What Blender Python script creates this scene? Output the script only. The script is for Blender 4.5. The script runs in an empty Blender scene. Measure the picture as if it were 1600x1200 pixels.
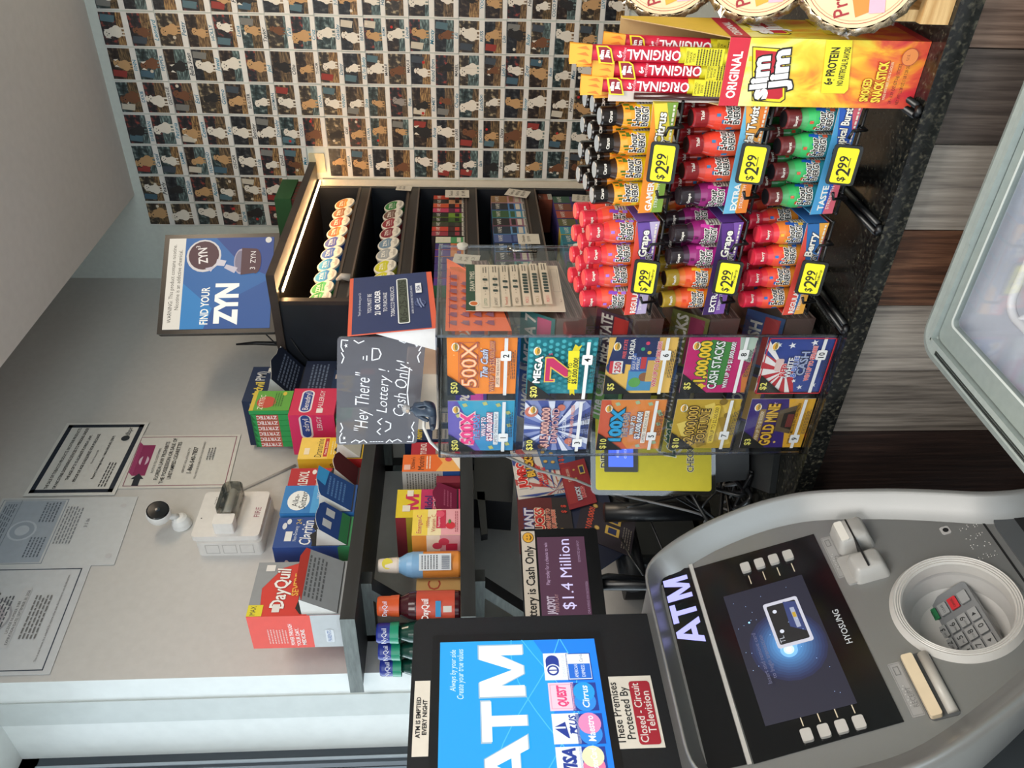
import bpy, bmesh, math, random
from mathutils import Vector, Matrix
random.seed(7)
S = bpy.context.scene
COL = S.collection
PI = math.pi
V = Vector

# ---------------------------------------------------------------- camera
CAM = V((0, 0, 1.54))
YAW, PITCH, ROLL, FPX = 0.641416, 0.063835, 0.004899, 1261.9
cy, sy = math.cos(YAW), math.sin(YAW)
_F = V((-sy, cy, 0)); _R = V((cy, sy, 0)); _D = V((0, 0, -1))
_F2 = _F*math.cos(PITCH) + _D*math.sin(PITCH); _D2 = _D*math.cos(PITCH) - _F*math.sin(PITCH)
_R3 = _R*math.cos(ROLL) + _D2*math.sin(ROLL); _D3 = _D2*math.cos(ROLL) - _R*math.sin(ROLL)
cd = bpy.data.cameras.new('camera'); cam = bpy.data.objects.new('camera', cd); COL.objects.link(cam)
M3 = Matrix((_D3, _R3, -_F2)).transposed()
cam.matrix_world = Matrix.Translation(CAM) @ M3.to_4x4()
cd.sensor_width = 36; cd.lens = FPX*36/1600; cd.clip_start = 0.01; cd.clip_end = 200
S.camera = cam

# ---------------------------------------------------------------- world, exposure, lights
w = bpy.data.worlds.new('world'); S.world = w; w.use_nodes = True
bg = w.node_tree.nodes['Background']; bg.inputs[0].default_value = (0.80, 0.92, 1.0, 1); bg.inputs[1].default_value = 1.8
S.view_settings.view_transform = 'Standard'; S.view_settings.look = 'None'
S.view_settings.exposure = 0.50; S.view_settings.gamma = 1.0; S.view_settings.use_curve_mapping = False
def area(name, loc, rot, sx, sz, power, col):
    l = bpy.data.lights.new(name, 'AREA'); l.shape = 'RECTANGLE'; l.size = sx; l.size_y = sz
    l.energy = power; l.color = col
    o = bpy.data.objects.new(name, l); COL.objects.link(o); o.location = loc; o.rotation_euler = rot
    o['kind'] = 'structure'
    return o
area('unseen_ceiling_lamp', (0.35, 0.25, 2.66), (0, 0, 0), 1.2, 0.6, 30, (1.0, 0.95, 0.88))  # unseen lamp, set over the freezer to brighten its liner and the counter fronts
area('unseen_ceiling_lamp', (-0.25, 1.95, 2.66), (0, 0, 0), 0.6, 0.6, 12, (1.0, 0.80, 0.58))  # unseen warm lamp, added to spread a glow over the back wall
area('unseen_ceiling_lamp', (-0.2, -1.4, 2.66), (0, 0, 0), 1.2, 0.6, 22, (1.0, 0.95, 0.9))
area('window_daylight', (-1.98, 0.0, 1.75), (0, -PI/2, 0), 1.5, 1.9, 13, (0.80, 0.92, 1.0))

# ---------------------------------------------------------------- pixel -> point on a real surface (used to place things on planes of the room)
def ray(x, y): return _R3*((600-y)/FPX) + _D3*((x-800)/FPX) + _F2
def oX(x, y, X): r = ray(x, y); return CAM + r*(X/r.x)
def oY(x, y, Y): r = ray(x, y); return CAM + r*(Y/r.y)
def oZ(x, y, Z): r = ray(x, y); return CAM + r*((Z-CAM.z)/r.z)

# ---------------------------------------------------------------- materials
def lin(c): return c/12.92 if c <= .04045 else ((c+.055)/1.055)**2.4
def rgb(h):
    h = h.lstrip('#'); h = ''.join(c*2 for c in h) if len(h) == 3 else h; return tuple(lin(int(h[i:i+2], 16)/255) for i in (0, 2, 4))
_m = {}
def mat(spec):
    """'#rrggbb' plus flags: /g gloss, /s satin, /m metal, /eN glow"""
    if not isinstance(spec, str): return spec
    if spec in _m: return _m[spec]
    p = spec.split('/'); c = rgb(p[0]); rough, metal, em = .62, 0, 0
    for f in p[1:]:
        if f == 'g': rough = .16
        elif f == 's': rough = .36
        elif f == 'm': metal, rough = 1, .3
        elif f[0] == 'e': em = float(f[1:])
    m = bpy.data.materials.new('paint_'+spec.replace('/', '_').strip('#')); m.use_nodes = True
    nt = m.node_tree; b = nt.nodes['Principled BSDF']
    if em:
        b.inputs['Base Color'].default_value = (.01, .01, .01, 1)
        b.inputs['Emission Color'].default_value = (*c, 1); b.inputs['Emission Strength'].default_value = em
    else:
        tc = nt.nodes.new('ShaderNodeTexCoord'); n = nt.nodes.new('ShaderNodeTexNoise'); n.inputs['Scale'].default_value = 60
        mx = nt.nodes.new('ShaderNodeMix'); mx.data_type = 'RGBA'
        mx.inputs[6].default_value = (*[v*.93 for v in c], 1); mx.inputs[7].default_value = (*[min(1, v*1.06) for v in c], 1)
        nt.links.new(tc.outputs['Object'], n.inputs['Vector']); nt.links.new(n.outputs['Fac'], mx.inputs[0])
        nt.links.new(mx.outputs[2], b.inputs['Base Color'])
    b.inputs['Roughness'].default_value = rough; b.inputs['Metallic'].default_value = metal
    _m[spec] = m; return m

def nodes(name):
    m = bpy.data.materials.new(name); m.use_nodes = True; nt = m.node_tree
    return m, nt, nt.nodes['Principled BSDF'], nt.links.new
def ramp(nt, pts):
    r = nt.nodes.new('ShaderNodeValToRGB'); e = r.color_ramp.elements
    while len(e) < len(pts): e.new(.5)
    for q, (p, c) in zip(e, pts): q.position = p; q.color = (*rgb(c), 1)
    return r
def noise_mat(name, pts, scale, rough=.6, stretch=(1, 1, 1), bump=0, detail=6, metal=0, rot=None):
    m, nt, b, L = nodes(name)
    tc = nt.nodes.new('ShaderNodeTexCoord'); mp = nt.nodes.new('ShaderNodeMapping'); mp.inputs['Scale'].default_value = stretch
    if rot: mp.inputs['Rotation'].default_value = rot
    n = nt.nodes.new('ShaderNodeTexNoise'); n.inputs['Scale'].default_value = scale; n.inputs['Detail'].default_value = detail
    r = ramp(nt, pts)
    L(tc.outputs['Object'], mp.inputs[0]); L(mp.outputs[0], n.inputs['Vector']); L(n.outputs['Fac'], r.inputs[0]); L(r.outputs[0], b.inputs['Base Color'])
    b.inputs['Roughness'].default_value = rough; b.inputs['Metallic'].default_value = metal
    if bump:
        bp = nt.nodes.new('ShaderNodeBump'); bp.inputs['Strength'].default_value = bump; bp.inputs['Distance'].default_value = .002
        L(n.outputs['Fac'], bp.inputs['Height']); L(bp.outputs[0], b.inputs['Normal'])
    return m
def flame_mat():
    m, nt, b, L = nodes('flame_print')
    tc = nt.nodes.new('ShaderNodeTexCoord'); mp = nt.nodes.new('ShaderNodeMapping'); mp.inputs['Scale'].default_value = (1.6, 1.6, .9); mp.inputs['Rotation'].default_value = (0, .5, 0)
    n = nt.nodes.new('ShaderNodeTexNoise'); n.inputs['Scale'].default_value = 14; n.inputs['Detail'].default_value = 3; n.inputs['Distortion'].default_value = 2.2
    sx = nt.nodes.new('ShaderNodeSeparateXYZ'); ma = nt.nodes.new('ShaderNodeMath'); ma.operation = 'MULTIPLY_ADD'; ma.inputs[1].default_value = 2.6; ma.inputs[2].default_value = -.22
    ad = nt.nodes.new('ShaderNodeMath'); ad.operation = 'ADD'
    r = ramp(nt, [(.20, '#c83038'), (.36, '#dc5a38'), (.50, '#e8942e'), (.62, '#e8c034'), (.78, '#ead84a'), (.95, '#f0e890')])
    L(tc.outputs['Object'], mp.inputs[0]); L(mp.outputs[0], n.inputs['Vector']); L(tc.outputs['Object'], sx.inputs[0]); L(sx.outputs['Z'], ma.inputs[0])
    L(n.outputs['Fac'], ad.inputs[0]); L(ma.outputs[0], ad.inputs[1]); L(ad.outputs[0], r.inputs[0]); L(r.outputs[0], b.inputs['Base Color']); b.inputs['Roughness'].default_value = .35
    return m
FLAME = flame_mat()
def clear(name, tint=(.93, .95, .96), spec=.5, base=.05):
    m = bpy.data.materials.new(name); m.use_nodes = True; nt = m.node_tree; nt.nodes.remove(nt.nodes['Principled BSDF'])
    out = nt.nodes['Material Output']; t = nt.nodes.new('ShaderNodeBsdfTransparent'); t.inputs[0].default_value = (*tint, 1)
    g = nt.nodes.new('ShaderNodeBsdfGlossy'); g.inputs['Roughness'].default_value = .06
    f = nt.nodes.new('ShaderNodeFresnel'); f.inputs[0].default_value = 1.45
    mx = nt.nodes.new('ShaderNodeMixShader')
    mu = nt.nodes.new('ShaderNodeMath'); mu.operation = 'MULTIPLY_ADD'; mu.inputs[1].default_value = spec; mu.inputs[2].default_value = base
    nt.links.new(f.outputs[0], mu.inputs[0]); nt.links.new(mu.outputs[0], mx.inputs[0])
    nt.links.new(t.outputs[0], mx.inputs[1]); nt.links.new(g.outputs[0], mx.inputs[2]); nt.links.new(mx.outputs[0], out.inputs[0])
    return m
ACR = clear('clear_acrylic', (.97, .975, .98), .16, .004)
ACRE = clear('acrylic_edge', (.72, .74, .80), .6, .14)
GLASS = clear('window_glass', (.97, .98, .99), .8, .01)
FGLASS = clear('freezer_glass', (.97, .98, .99), .35, .0)
PLAST = clear('clear_plastic', (.80, .78, .72), .9, .10)
WALL = noise_mat('wall_paint', [(.3, '#c8c6c3'), (.7, '#cdcbc8')], 60, .75, bump=.15)
WALLR = noise_mat('wall_paint_cool', [(.3, '#c4c9c2'), (.7, '#cad0c8')], 60, .75, bump=.1)
CEIL = noise_mat('ceiling_paint', [(.3, '#dad3cf'), (.7, '#dfd8d4')], 40, .85)
WHITE = noise_mat('white_trim_paint', [(.3, '#d4d8d6'), (.7, '#dadedc')], 30, .45)
BLACKW = noise_mat('black_wood', [(.35, '#17191c'), (.7, '#24272b')], 30, .5, (1, .15, 1), bump=.1)
LITW = noise_mat('window_lit_wood', [(.3, '#4d5350'), (.7, '#6a716e')], 60, .6, (.3, 1, 2), bump=.2)  # black wood with the window light painted in as paler grey
RACKB = noise_mat('rack_dark_board', [(.3, '#15181e'), (.7, '#1b1f26')], 20, .45)
RACKT = noise_mat('rack_brown_board', [(.3, '#2a211d'), (.7, '#3a2f29')], 20, .45)
SILVER = noise_mat('silver_plastic', [(.2, '#868786'), (.8, '#898a89')], 900, .33, metal=.5)
SILVERD = noise_mat('dark_silver_plastic', [(.2, '#64686b'), (.8, '#686c6f')], 900, .4, metal=.5)
BLKP = noise_mat('black_plastic', [(.3, '#14161a'), (.7, '#191c20')], 200, .42)
FLOOR = noise_mat('floor_tile', [(.3, '#a0968c'), (.7, '#a89e94')], 4, .4)
FRZ = noise_mat('freezer_plastic', [(.3, '#8d9794'), (.7, '#959f9c')], 80, .4)
STEEL = noise_mat('foil', [(.3, '#6a583e'), (.55, '#a8957a'), (.72, '#e8dfd0')], 90, .25, metal=.8, bump=1)
m, nt, b, L = nodes('granite')
tc = nt.nodes.new('ShaderNodeTexCoord'); v1 = nt.nodes.new('ShaderNodeTexVoronoi'); v1.inputs['Scale'].default_value = 260
n1 = nt.nodes.new('ShaderNodeTexNoise'); n1.inputs['Scale'].default_value = 150; n1.inputs['Detail'].default_value = 10
r1 = ramp(nt, [(.48, '#0e0f0f'), (.64, '#1a1b1a'), (.76, '#302f29'), (.90, '#5a5648')]); mx = nt.nodes.new('ShaderNodeMath'); mx.operation = 'MULTIPLY_ADD'
mx.inputs[1].default_value = .25; L(tc.outputs['Object'], v1.inputs['Vector']); L(tc.outputs['Object'], n1.inputs['Vector'])
L(v1.outputs['Distance'], mx.inputs[0]); L(n1.outputs['Fac'], mx.inputs[2]); L(mx.outputs[0], r1.inputs[0]); L(r1.outputs[0], b.inputs['Base Color']); b.inputs['Roughness'].default_value = .16
GRAN = m
def wood(name, a, c, d, rough=.5):
    return noise_mat(name, [(.3, a), (.5, c), (.72, d)], 9, rough, (22, 22, .9), bump=.5, detail=10)
WG = wood('light_grey_plank', '#6d6660', '#8d857c', '#a39b91')
WM = wood('mid_grey_plank', '#4d4640', '#6c645c', '#857c72')
WD = wood('dark_grey_plank', '#3d3632', '#544b46', '#6b615a')
WB = wood('brown_plank', '#3a261c', '#573a2b', '#7a5640')
WT = wood('tan_plank', '#5b483d', '#7a6558', '#98806f')
WK = wood('deep_brown_plank', '#1c1311', '#2a1d19', '#382822')
PINE = noise_mat('pine_crate', [(.3, '#b98d55'), (.6, '#dcb981'), (.75, '#e9cd9a')], 12, .6, (1, 6, 12), bump=.2)

PBG = [noise_mat('photo_backdrop', [(.35, a), (.55, b_), (.68, c)], 70, .35, (1, 1, 1), detail=4) for a, b_, c in (('#101114', '#22242a', '#4a4a48'), ('#1a1412', '#2e2420', '#6a5a48'), ('#16201f', '#324042', '#7a8a86'), ('#141418', '#28262a', '#8a3a30'), ('#24201c', '#3c342c', '#a89878'))]
PFL = [noise_mat('photo_floorboards', [(.35, a), (.5, b_), (.68, c)], 45, .35, (1, 1, 6), detail=5, rot=(0, r_, 0)) for a, b_, c, r_ in (('#3a2c1e', '#6b533a', '#a08458', .5), ('#2e2620', '#5c4a36', '#8a7250', -.6), ('#3a2a1c', '#7a5c3c', '#b8965f', 1.0), ('#2a3434', '#4a5a5a', '#8aa09c', .3), ('#2c241c', '#54442f', '#90754e', -.2))]
# ---------------------------------------------------------------- text outlines (built-in font)
_t = {}
def outline(txt, off, shear):
    k = (txt, off, shear)
    if k in _t: return _t[k]
    c = bpy.data.curves.new('t', 'FONT'); c.body = txt; c.size = 1; c.offset = off; c.shear = shear; c.resolution_u = 2; c.fill_mode = 'BOTH'
    o = bpy.data.objects.new('t', c); me = o.to_mesh()
    vs = [(v.co.x, v.co.y) for v in me.vertices]; fs = []
    for p in me.polygons:
        f = list(p.vertices)
        ar = sum(vs[f[i]][0]*vs[f[(i+1) % len(f)]][1]-vs[f[(i+1) % len(f)]][0]*vs[f[i]][1] for i in range(len(f)))
        fs.append(f if ar > 0 else f[::-1])
    o.to_mesh_clear(); bpy.data.objects.remove(o); bpy.data.curves.remove(c)
    if vs:
        x0 = min(v[0] for v in vs); x1 = max(v[0] for v in vs)
    else: x0 = x1 = 0
    _t[k] = (vs, fs, x0, x1); return _t[k]
CAPH = .70

def block(ch, x0, x1, y0, y1, c):   # plain block capitals for the big signs, as decal polygons
    G = {'T': [[(0, 1), (0, .78), (1, .78), (1, 1)], [(.37, 0), (.63, 0), (.63, .78), (.37, .78)]],
         'A': [[(0, 0), (.24, 0), (.60, 1), (.38, 1)], [(.76, 0), (1, 0), (.62, 1), (.42, 1)], [(.22, .20), (.78, .20), (.72, .40), (.28, .40)]],
         'M': [[(0, 0), (.20, 0), (.20, 1), (0, 1)], [(.80, 0), (1, 0), (1, 1), (.80, 1)], [(0, 1), (.42, .0), (.58, 0), (.28, 1)], [(.42, 0), (.58, 0), (1, 1), (.72, 1)]]}
    return [('p', [(x0+a*(x1-x0), y0+b_*(y1-y0)) for a, b_ in q], c) for q in G[ch]]
class Fr:   # a flat frame: origin, u (right), v (up); normal = u x v
    def __init__(s, o, u, v, W=1, H=1):
        s.o = V(o); s.u = V(u).normalized(); s.v = V(v).normalized(); s.n = s.u.cross(s.v).normalized(); s.W = W; s.H = H
    def P(s, a, b, h=0): return s.o + s.u*a + s.v*b + s.n*h
    def ab(s, p): d = V(p)-s.o; return d.dot(s.u), d.dot(s.v)
def fX(X, y0, z0, W, H): return Fr((X, y0, z0), (0, 1, 0), (0, 0, 1), W, H)     # faces +X
def fY(Y, x0, z0, W, H): return Fr((x0, Y, z0), (1, 0, 0), (0, 0, 1), W, H)     # faces the camera side (-Y)
def fZ(Z, x0, y0, W, H): return Fr((x0, y0, Z), (1, 0, 0), (0, 1, 0), W, H)
def fC(tl, tr, bl):    # from three corners
    tl, tr, bl = V(tl), V(tr), V(bl); return Fr(bl, tr-tl, tl-bl, (tr-tl).length, (tl-bl).length)

class MB:
    def __init__(s): s.v = []; s.f = []; s.m = []; s.mi = []; s.sm = []
    def _mi(s, m):
        m = mat(m)
        if m not in s.m: s.m.append(m)
        return s.m.index(m)
    def add(s, vs, fs, m, smooth=False):
        k = len(s.v); s.v += [V(p) for p in vs]; i = s._mi(m)
        for f in fs: s.f.append([k+j for j in f]); s.mi.append(i); s.sm.append(smooth)
        return s
    def box(s, x0, x1, y0, y1, z0, z1, m):
        vs = [(x, y, z) for x in (x0, x1) for y in (y0, y1) for z in (z0, z1)]
        return s.add(vs, [(0, 1, 3, 2), (4, 6, 7, 5), (0, 4, 5, 1), (2, 3, 7, 6), (0, 2, 6, 4), (1, 5, 7, 3)], m)
    def slab(s, fr, pts, h0, h1, m, mside=None):   # extruded polygon on a frame (pts in metres, counter-clockwise)
        n = len(pts)
        s.add([fr.P(a, b, h1) for a, b in pts], [list(range(n))], m)
        vs = [fr.P(a, b, h0) for a, b in pts]+[fr.P(a, b, h1) for a, b in pts]
        s.add(vs, [[i, (i+1) % n, n+(i+1) % n, n+i] for i in range(n)]+[list(range(n))[::-1]], mside or m)
        return s
    def fbox(s, fr, a0, a1, b0, b1, h0, h1, m, mside=None):
        return s.slab(fr, [(a0, b0), (a1, b0), (a1, b1), (a0, b1)], h0, h1, m, mside)
    def rbox(s, fr, a0, a1, b0, b1, h0, h1, m, r=.004, mside=None, seg=4):
        return s.slab(fr, rrect(a0, a1, b0, b1, r, seg), h0, h1, m, mside)
    def lathe(s, prof, m, seg=20, c=(0, 0, 0), ax=None, mats=None):
        c = V(c); ax = V(ax or (0, 0, 1)).normalized(); t = V((1, 0, 0)) if abs(ax.x) < .9 else V((0, 1, 0))
        u = ax.cross(t).normalized(); w_ = ax.cross(u)
        for i in range(len(prof)-1):
            (r0, z0), (r1, z1) = prof[i], prof[i+1]; mm = mats[min(i, len(mats)-1)] if mats else m
            vs = []
            for r, z in ((r0, z0), (r1, z1)):
                for k in range(seg):
                    a = 2*PI*k/seg; vs.append(c+ax*z+(u*math.cos(a)+w_*math.sin(a))*r)
            s.add(vs, [[k, (k+1) % seg, seg+(k+1) % seg, seg+k] for k in range(seg)], mm, True)
        return s
    def tube(s, pts, r, m, seg=8, smooth=True):
        pts = [V(p) for p in pts]; n = len(pts); vs = []; pu = None
        for i, p in enumerate(pts):
            d = (pts[min(i+1, n-1)]-pts[max(i-1, 0)]).normalized()
            if pu is None: pu = d.orthogonal().normalized()
            u = (pu-d*pu.dot(d)).normalized(); pu = u; w_ = d.cross(u)
            rr = r[i] if isinstance(r, (list, tuple)) else r
            vs += [p+(u*math.cos(2*PI*k/seg)+w_*math.sin(2*PI*k/seg))*rr for k in range(seg)]
        fs = [[i*seg+k, i*seg+(k+1) % seg, (i+1)*seg+(k+1) % seg, (i+1)*seg+k] for i in range(n-1) for k in range(seg)]
        fs += [list(range(seg))[::-1], [(n-1)*seg+k for k in range(seg)]]
        return s.add(vs, fs, m, smooth)
    def text(s, fr, txt, a, b, h, m, w=None, al='c', bold=0, it=0, rot=0, lift=.0004, oc=None, ow=.05):
        for off, mm, lf in ([(bold+ow, oc, lift)] if oc else [])+[(bold, m, lift+(.00012 if oc else 0))]:
            vs, fs, x0, x1 = outline(txt, off, it)
            if not vs: return s
            v0, _, bx0, bx1 = outline(txt, 0, it)
            sc = h/CAPH; sx = sc
            if w: sx = w/max(bx1-bx0, 1e-6) if (al == 'f' or (bx1-bx0)*sc > w) else sc
            cx = {'l': bx0, 'r': bx1}.get(al, (bx0+bx1)/2); cr, sr = math.cos(rot), math.sin(rot)
            P = []
            for x, y in vs:
                X = (x-cx)*sx; Y = y*sc-h/2; P.append(fr.P(a+X*cr-Y*sr, b+X*sr+Y*cr, lf))
            s.add(P, fs, mm)
        return s
    def decal(s, fr, spec, lift=.0003, step=.00012):
        W, H = fr.W, fr.H; h = lift
        for it in spec:
            k = it[0]
            if k == 'r':
                _, a0, b0, a1, b1, c = it[:6]
                s.add([fr.P(a*W, b_*H, h) for a, b_ in ((a0, b0), (a1, b0), (a1, b1), (a0, b1))], [(0, 1, 2, 3)], c)
            elif k == 'R':
                _, a0, b0, a1, b1, r, c = it
                P = rrect(a0*W, a1*W, b0*H, b1*H, r*H, 4); s.add([fr.P(a, b_, h) for a, b_ in P], [list(range(len(P)))], c)
            elif k == 'c':
                a0, b0, r, c = it[1:5]; ry = it[5] if len(it) > 5 else r
                s.add([fr.P(a0*W+math.cos(t*PI/10)*r*H, b0*H+math.sin(t*PI/10)*ry*H, h) for t in range(20)], [list(range(20))], c)
            elif k == 'p':
                pts = it[1]; s.add([fr.P(a*W, b_*H, h) for a, b_ in pts], [list(range(len(pts)))], it[2])
            elif k == 'l':
                pts = [V((a*W, b_*H)) for a, b_ in it[1]]; t = it[2]*H/2
                for p, q in zip(pts, pts[1:]):
                    d = (q-p)
                    if d.length < 1e-7: continue
                    d.normalize(); n = V((-d.y, d.x))*t; e = d*t*.6
                    s.add([fr.P(*(z), h) for z in (p-n-e, q-n+e, q+n+e, p+n-e)], [(0, 1, 2, 3)], it[3])
            elif k == 'f':   # frame line
                _, a0, b0, a1, b1, t, c = it; tw = t*H/W
                for q in ((a0, b0, a1, b0+t), (a0, b1-t, a1, b1), (a0, b0, a0+tw, b1), (a1-tw, b0, a1, b1)):
                    s.add([fr.P(a*W, b_*H, h) for a, b_ in ((q[0], q[1]), (q[2], q[1]), (q[2], q[3]), (q[0], q[3]))], [(0, 1, 2, 3)], c)
            elif k == 't':
                o = dict(it[6]) if len(it) > 6 else {}
                if 'w' in o: o['w'] *= W
                s.text(fr, it[1], it[2]*W, it[3]*H, it[4]*H, it[5], lift=h, **o)
                if o.get('oc'): h += step
            elif k == 'x':   # rows of tiny unreadable print drawn as bars of words
                _, a0, b0, a1, b1, n, c = it; rr = random.Random(int(a0*999+b0*777+n))
                for i in range(n):
                    yb = b1-(i+.75)*(b1-b0)/n; hh = (b1-b0)/n*.45; a = a0
                    while a < a1-.02:
                        wd = min(rr.uniform(.03, .12)*(a1-a0)+.01, a1-a)
                        s.add([fr.P(p*W, q*H, h) for p, q in ((a, yb), (a+wd, yb), (a+wd, yb+hh), (a, yb+hh))], [(0, 1, 2, 3)], c); a += wd+.02*(a1-a0)+.004
            h += step
        return s
    def build(s, name, parent=None, loc=None, label=None, cat=None, group=None, kind=None):
        me = bpy.data.meshes.new(name)
        o = V(parent.location) if (parent is not None and parent.get('_w')) else (V(loc) if loc is not None else V((0, 0, 0)))
        if parent is not None and parent.get('_p'): o = V(parent['_p'])
        me.from_pydata([tuple(p) for p in s.v], [], s.f)
        for m in s.m: me.materials.append(m)
        me.polygons.foreach_set('material_index', s.mi); me.polygons.foreach_set('use_smooth', s.sm); me.update()
        ob = bpy.data.objects.new(name, me); COL.objects.link(ob)
        if parent is not None: ob.parent = parent
        elif loc is not None: ob.location = loc
        if label: ob['label'] = label
        if cat: ob['category'] = cat
        if group: ob['group'] = group
        if kind: ob['kind'] = kind
        return ob
def rrect(a0, a1, b0, b1, r, seg=4):
    r = min(r, (a1-a0)/2, (b1-b0)/2); P = []
    for cx, cy_, t0 in ((a1-r, b0+r, -PI/2), (a1-r, b1-r, 0), (a0+r, b1-r, PI/2), (a0+r, b0+r, PI)):
        for k in range(seg+1):
            t = t0+PI/2*k/seg; P.append((cx+r*math.cos(t), cy_+r*math.sin(t)))
    return P
def thing(name, label, cat, loc, group=None, rot=None, world=True):
    o = bpy.data.objects.new(name, None); COL.objects.link(o); o.location = loc; o.empty_display_size = .02
    if rot: o.rotation_euler = rot
    o['label'] = label; o['category'] = cat
    if group: o['group'] = group
    if world: _wp[o.name] = V(loc)
    return o
_wp = {}
_ob = MB.build
def _build(s, name, parent=None, **k):   # vertices given in world space are stored relative to the parent thing
    if parent is not None:
        base = _wp.get(parent.name)
        if base is not None: s.v = [p-base for p in s.v]
        ob = _ob(s, name, None, **k); ob.parent = parent
        if base is not None: _wp[ob.name] = base
        return ob
    return _ob(s, name, None, **k)
MB.build = _build
def copy_tree(o, loc=None, rot=None, label=None, parent=None):
    c = o.copy(); COL.objects.link(c)
    if parent is not None: c.parent = parent
    if loc is not None: c.location = loc
    if rot is not None: c.rotation_euler = rot
    if label: c['label'] = label
    for ch in list(o.children): copy_tree(ch, parent=c)
    return c
ORD = ['first', 'second', 'third', 'fourth', 'fifth', 'sixth', 'seventh', 'eighth', 'ninth', 'tenth', 'eleventh', 'twelfth', 'thirteenth', 'fourteenth']
# ================================================================ the room
LW, BW = -1.575, 2.8
MB().box(-3.2, 3.4, -3.2, 3.0, -.05, 0, FLOOR).build('floor', kind='structure')
MB().box(-1.235, 3.4, -3.2, 3.0, 2.705, 2.80, CEIL).build('ceiling', kind='structure')
MB().box(-1.735, -1.235, 1.054, 3.0, 3.15, 3.2, CEIL).box(-1.235, -1.2, -3.2, 3.0, 2.80, 3.2, CEIL).box(-2.1, -1.235, -3.2, 1.054, 3.15, 3.2, CEIL).build('ceiling_upper', kind='structure')
MB().box(-1.735, 3.4, BW, BW+.12, 0, 3.2, WALLR).build('wall_back', kind='structure')
MB().box(-1.65, LW, 1.054, BW, 0, 3.15, WALL).box(-1.65, LW-.0001, 1.0535, 1.054, 0, 3.15, WHITE).build('wall_left', kind='structure')
MB().box(-1.735, -1.65, 1.050, BW, 0, 3.15, noise_mat('jamb_paint_grey', [(.3, '#b9bfbd'), (.7, '#c0c6c4')], 30, .5)).box(-2.02, -1.735, 1.056, BW, 0, 3.15, WHITE).box(-2.02, -1.735, -1.35, 1.056, 2.575, 3.15, WHITE) \
    .box(-2.02, -1.60, -1.35, 1.05, 0, .80, WHITE).box(-2.02, -1.60, -3.2, -1.35, 0, 3.15, WHITE).build('wall_left_window_side', kind='structure')
wf = MB()
for a, b_, c, d in ((1.02, 1.056, .80, 2.575), (-1.35, -1.30, .80, 2.575), (-1.35, 1.056, 2.535, 2.575), (-1.35, 1.056, .80, .84), (-.20, -.15, .80, 2.575)):
    wf.box(-1.93, -1.885, a, b_, c, d, '#3c444c/s')
wf.box(-1.886, -1.88, 1.028, 1.034, .84, 2.535, '#aab4bc/s').build('window_frame', kind='structure')
MB().box(-1.91, -1.904, -1.3, 1.02, .84, 2.535, GLASS).build('window_1', kind='structure')
MB().box(-1.885, -1.60, -1.35, 1.05, .80, .825, WHITE).build('window_sill', kind='structure')
MB().box(3.4, 3.5, -3.2, 3.0, 0, 2.8, WALLR).build('wall_right', kind='structure')
MB().box(-6.5, -2.02, -9, 12, -.1, -.02, noise_mat('outside_ground', [(.3, '#6f7a55'), (.7, '#a8a898')], 3, .9)).build('ground_outside', kind='structure')
# hedge outside the window
hb = MB(); rr = random.Random(3)
for i in range(1500):
    p = V((rr.uniform(-4.3, -3.5), rr.uniform(-1.5, 9.0), rr.uniform(0, 1.9))); n = V((rr.gauss(0, 1), rr.gauss(0, 1), rr.gauss(0, 1))).normalized()
    u = n.orthogonal().normalized()*.06; v_ = n.cross(u).normalized()*.035
    hb.add([p-u, p-v_, p+u, p+v_], [(0, 1, 2, 3)], rr.choice(['#6c8a4c', '#8aa860', '#55703c']))
hb.build('hedge', loc=(0, 0, 0), label='green leafy hedge outside the shop window', cat='hedge')

# cable moulding on the left wall near the fire alarm
MB().tube([oX(x, y, LW+.003) for x, y in ((462, 727), (372, 768))], .004, '#b7b4b0').build('wall_cable', loc=(0, 0, 0), label='thin grey cable running diagonally down the wall from the fire alarm to the boxes', cat='cable')

# ---------------------------------------------------------------- counter
ct = thing('service_counter', 'black granite topped shop counter with vertical wood plank front', 'counter', (-.4, 1.3, 0))
MB().slab(Fr((0, 0, .93), (1, 0, 0), (0, 1, 0)), [(-1.56, .985), (1.2, .985), (1.2, 1.66), (-1.56, 1.66)], 0, .03, GRAN).build('countertop', ct)
pk = MB(); xs = [1.2, .9, .62, .40, .16, .0, -.12, -.24, -.36, -.482, -.605, -.725, -.849, -1.05, -1.25, -1.5]
cs = [WG, WB, WD, WM, WG, WB, WT, WD, WG, WB, WG, WM, WK, WK, WD]
for i, mm in enumerate(cs):
    if mm is WM and xs[i] < -.7:
        pk.box(xs[i+1]+.0008, xs[i]-.0008, 1.0, 1.02, .52+.001, .93, mm).box(xs[i+1]+.0008, xs[i]-.0008, 1.0, 1.02, .02, .52, WK)
    else: pk.box(xs[i+1]+.0008, xs[i]-.0008, 1.0, 1.02, .02, .93, mm)
pk.box(-1.5, 1.2, 1.006, 1.6, 0, .93, '#14100e').build('plank_front', ct)

# back counter that carries the rack
bc = thing('back_counter', 'tan back counter against the far left corner under the tobacco rack', 'counter', (-1.38, 2.3, 0))
MB().box(LW+.003, -1.10, 1.78, 2.79, .0, .86, '#5a4a3e').build('cabinet', bc)
MB().box(LW+.003, -1.07, 1.76, 2.79, .86, .90, '#6c5a4a/s').build('worktop', bc)

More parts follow.
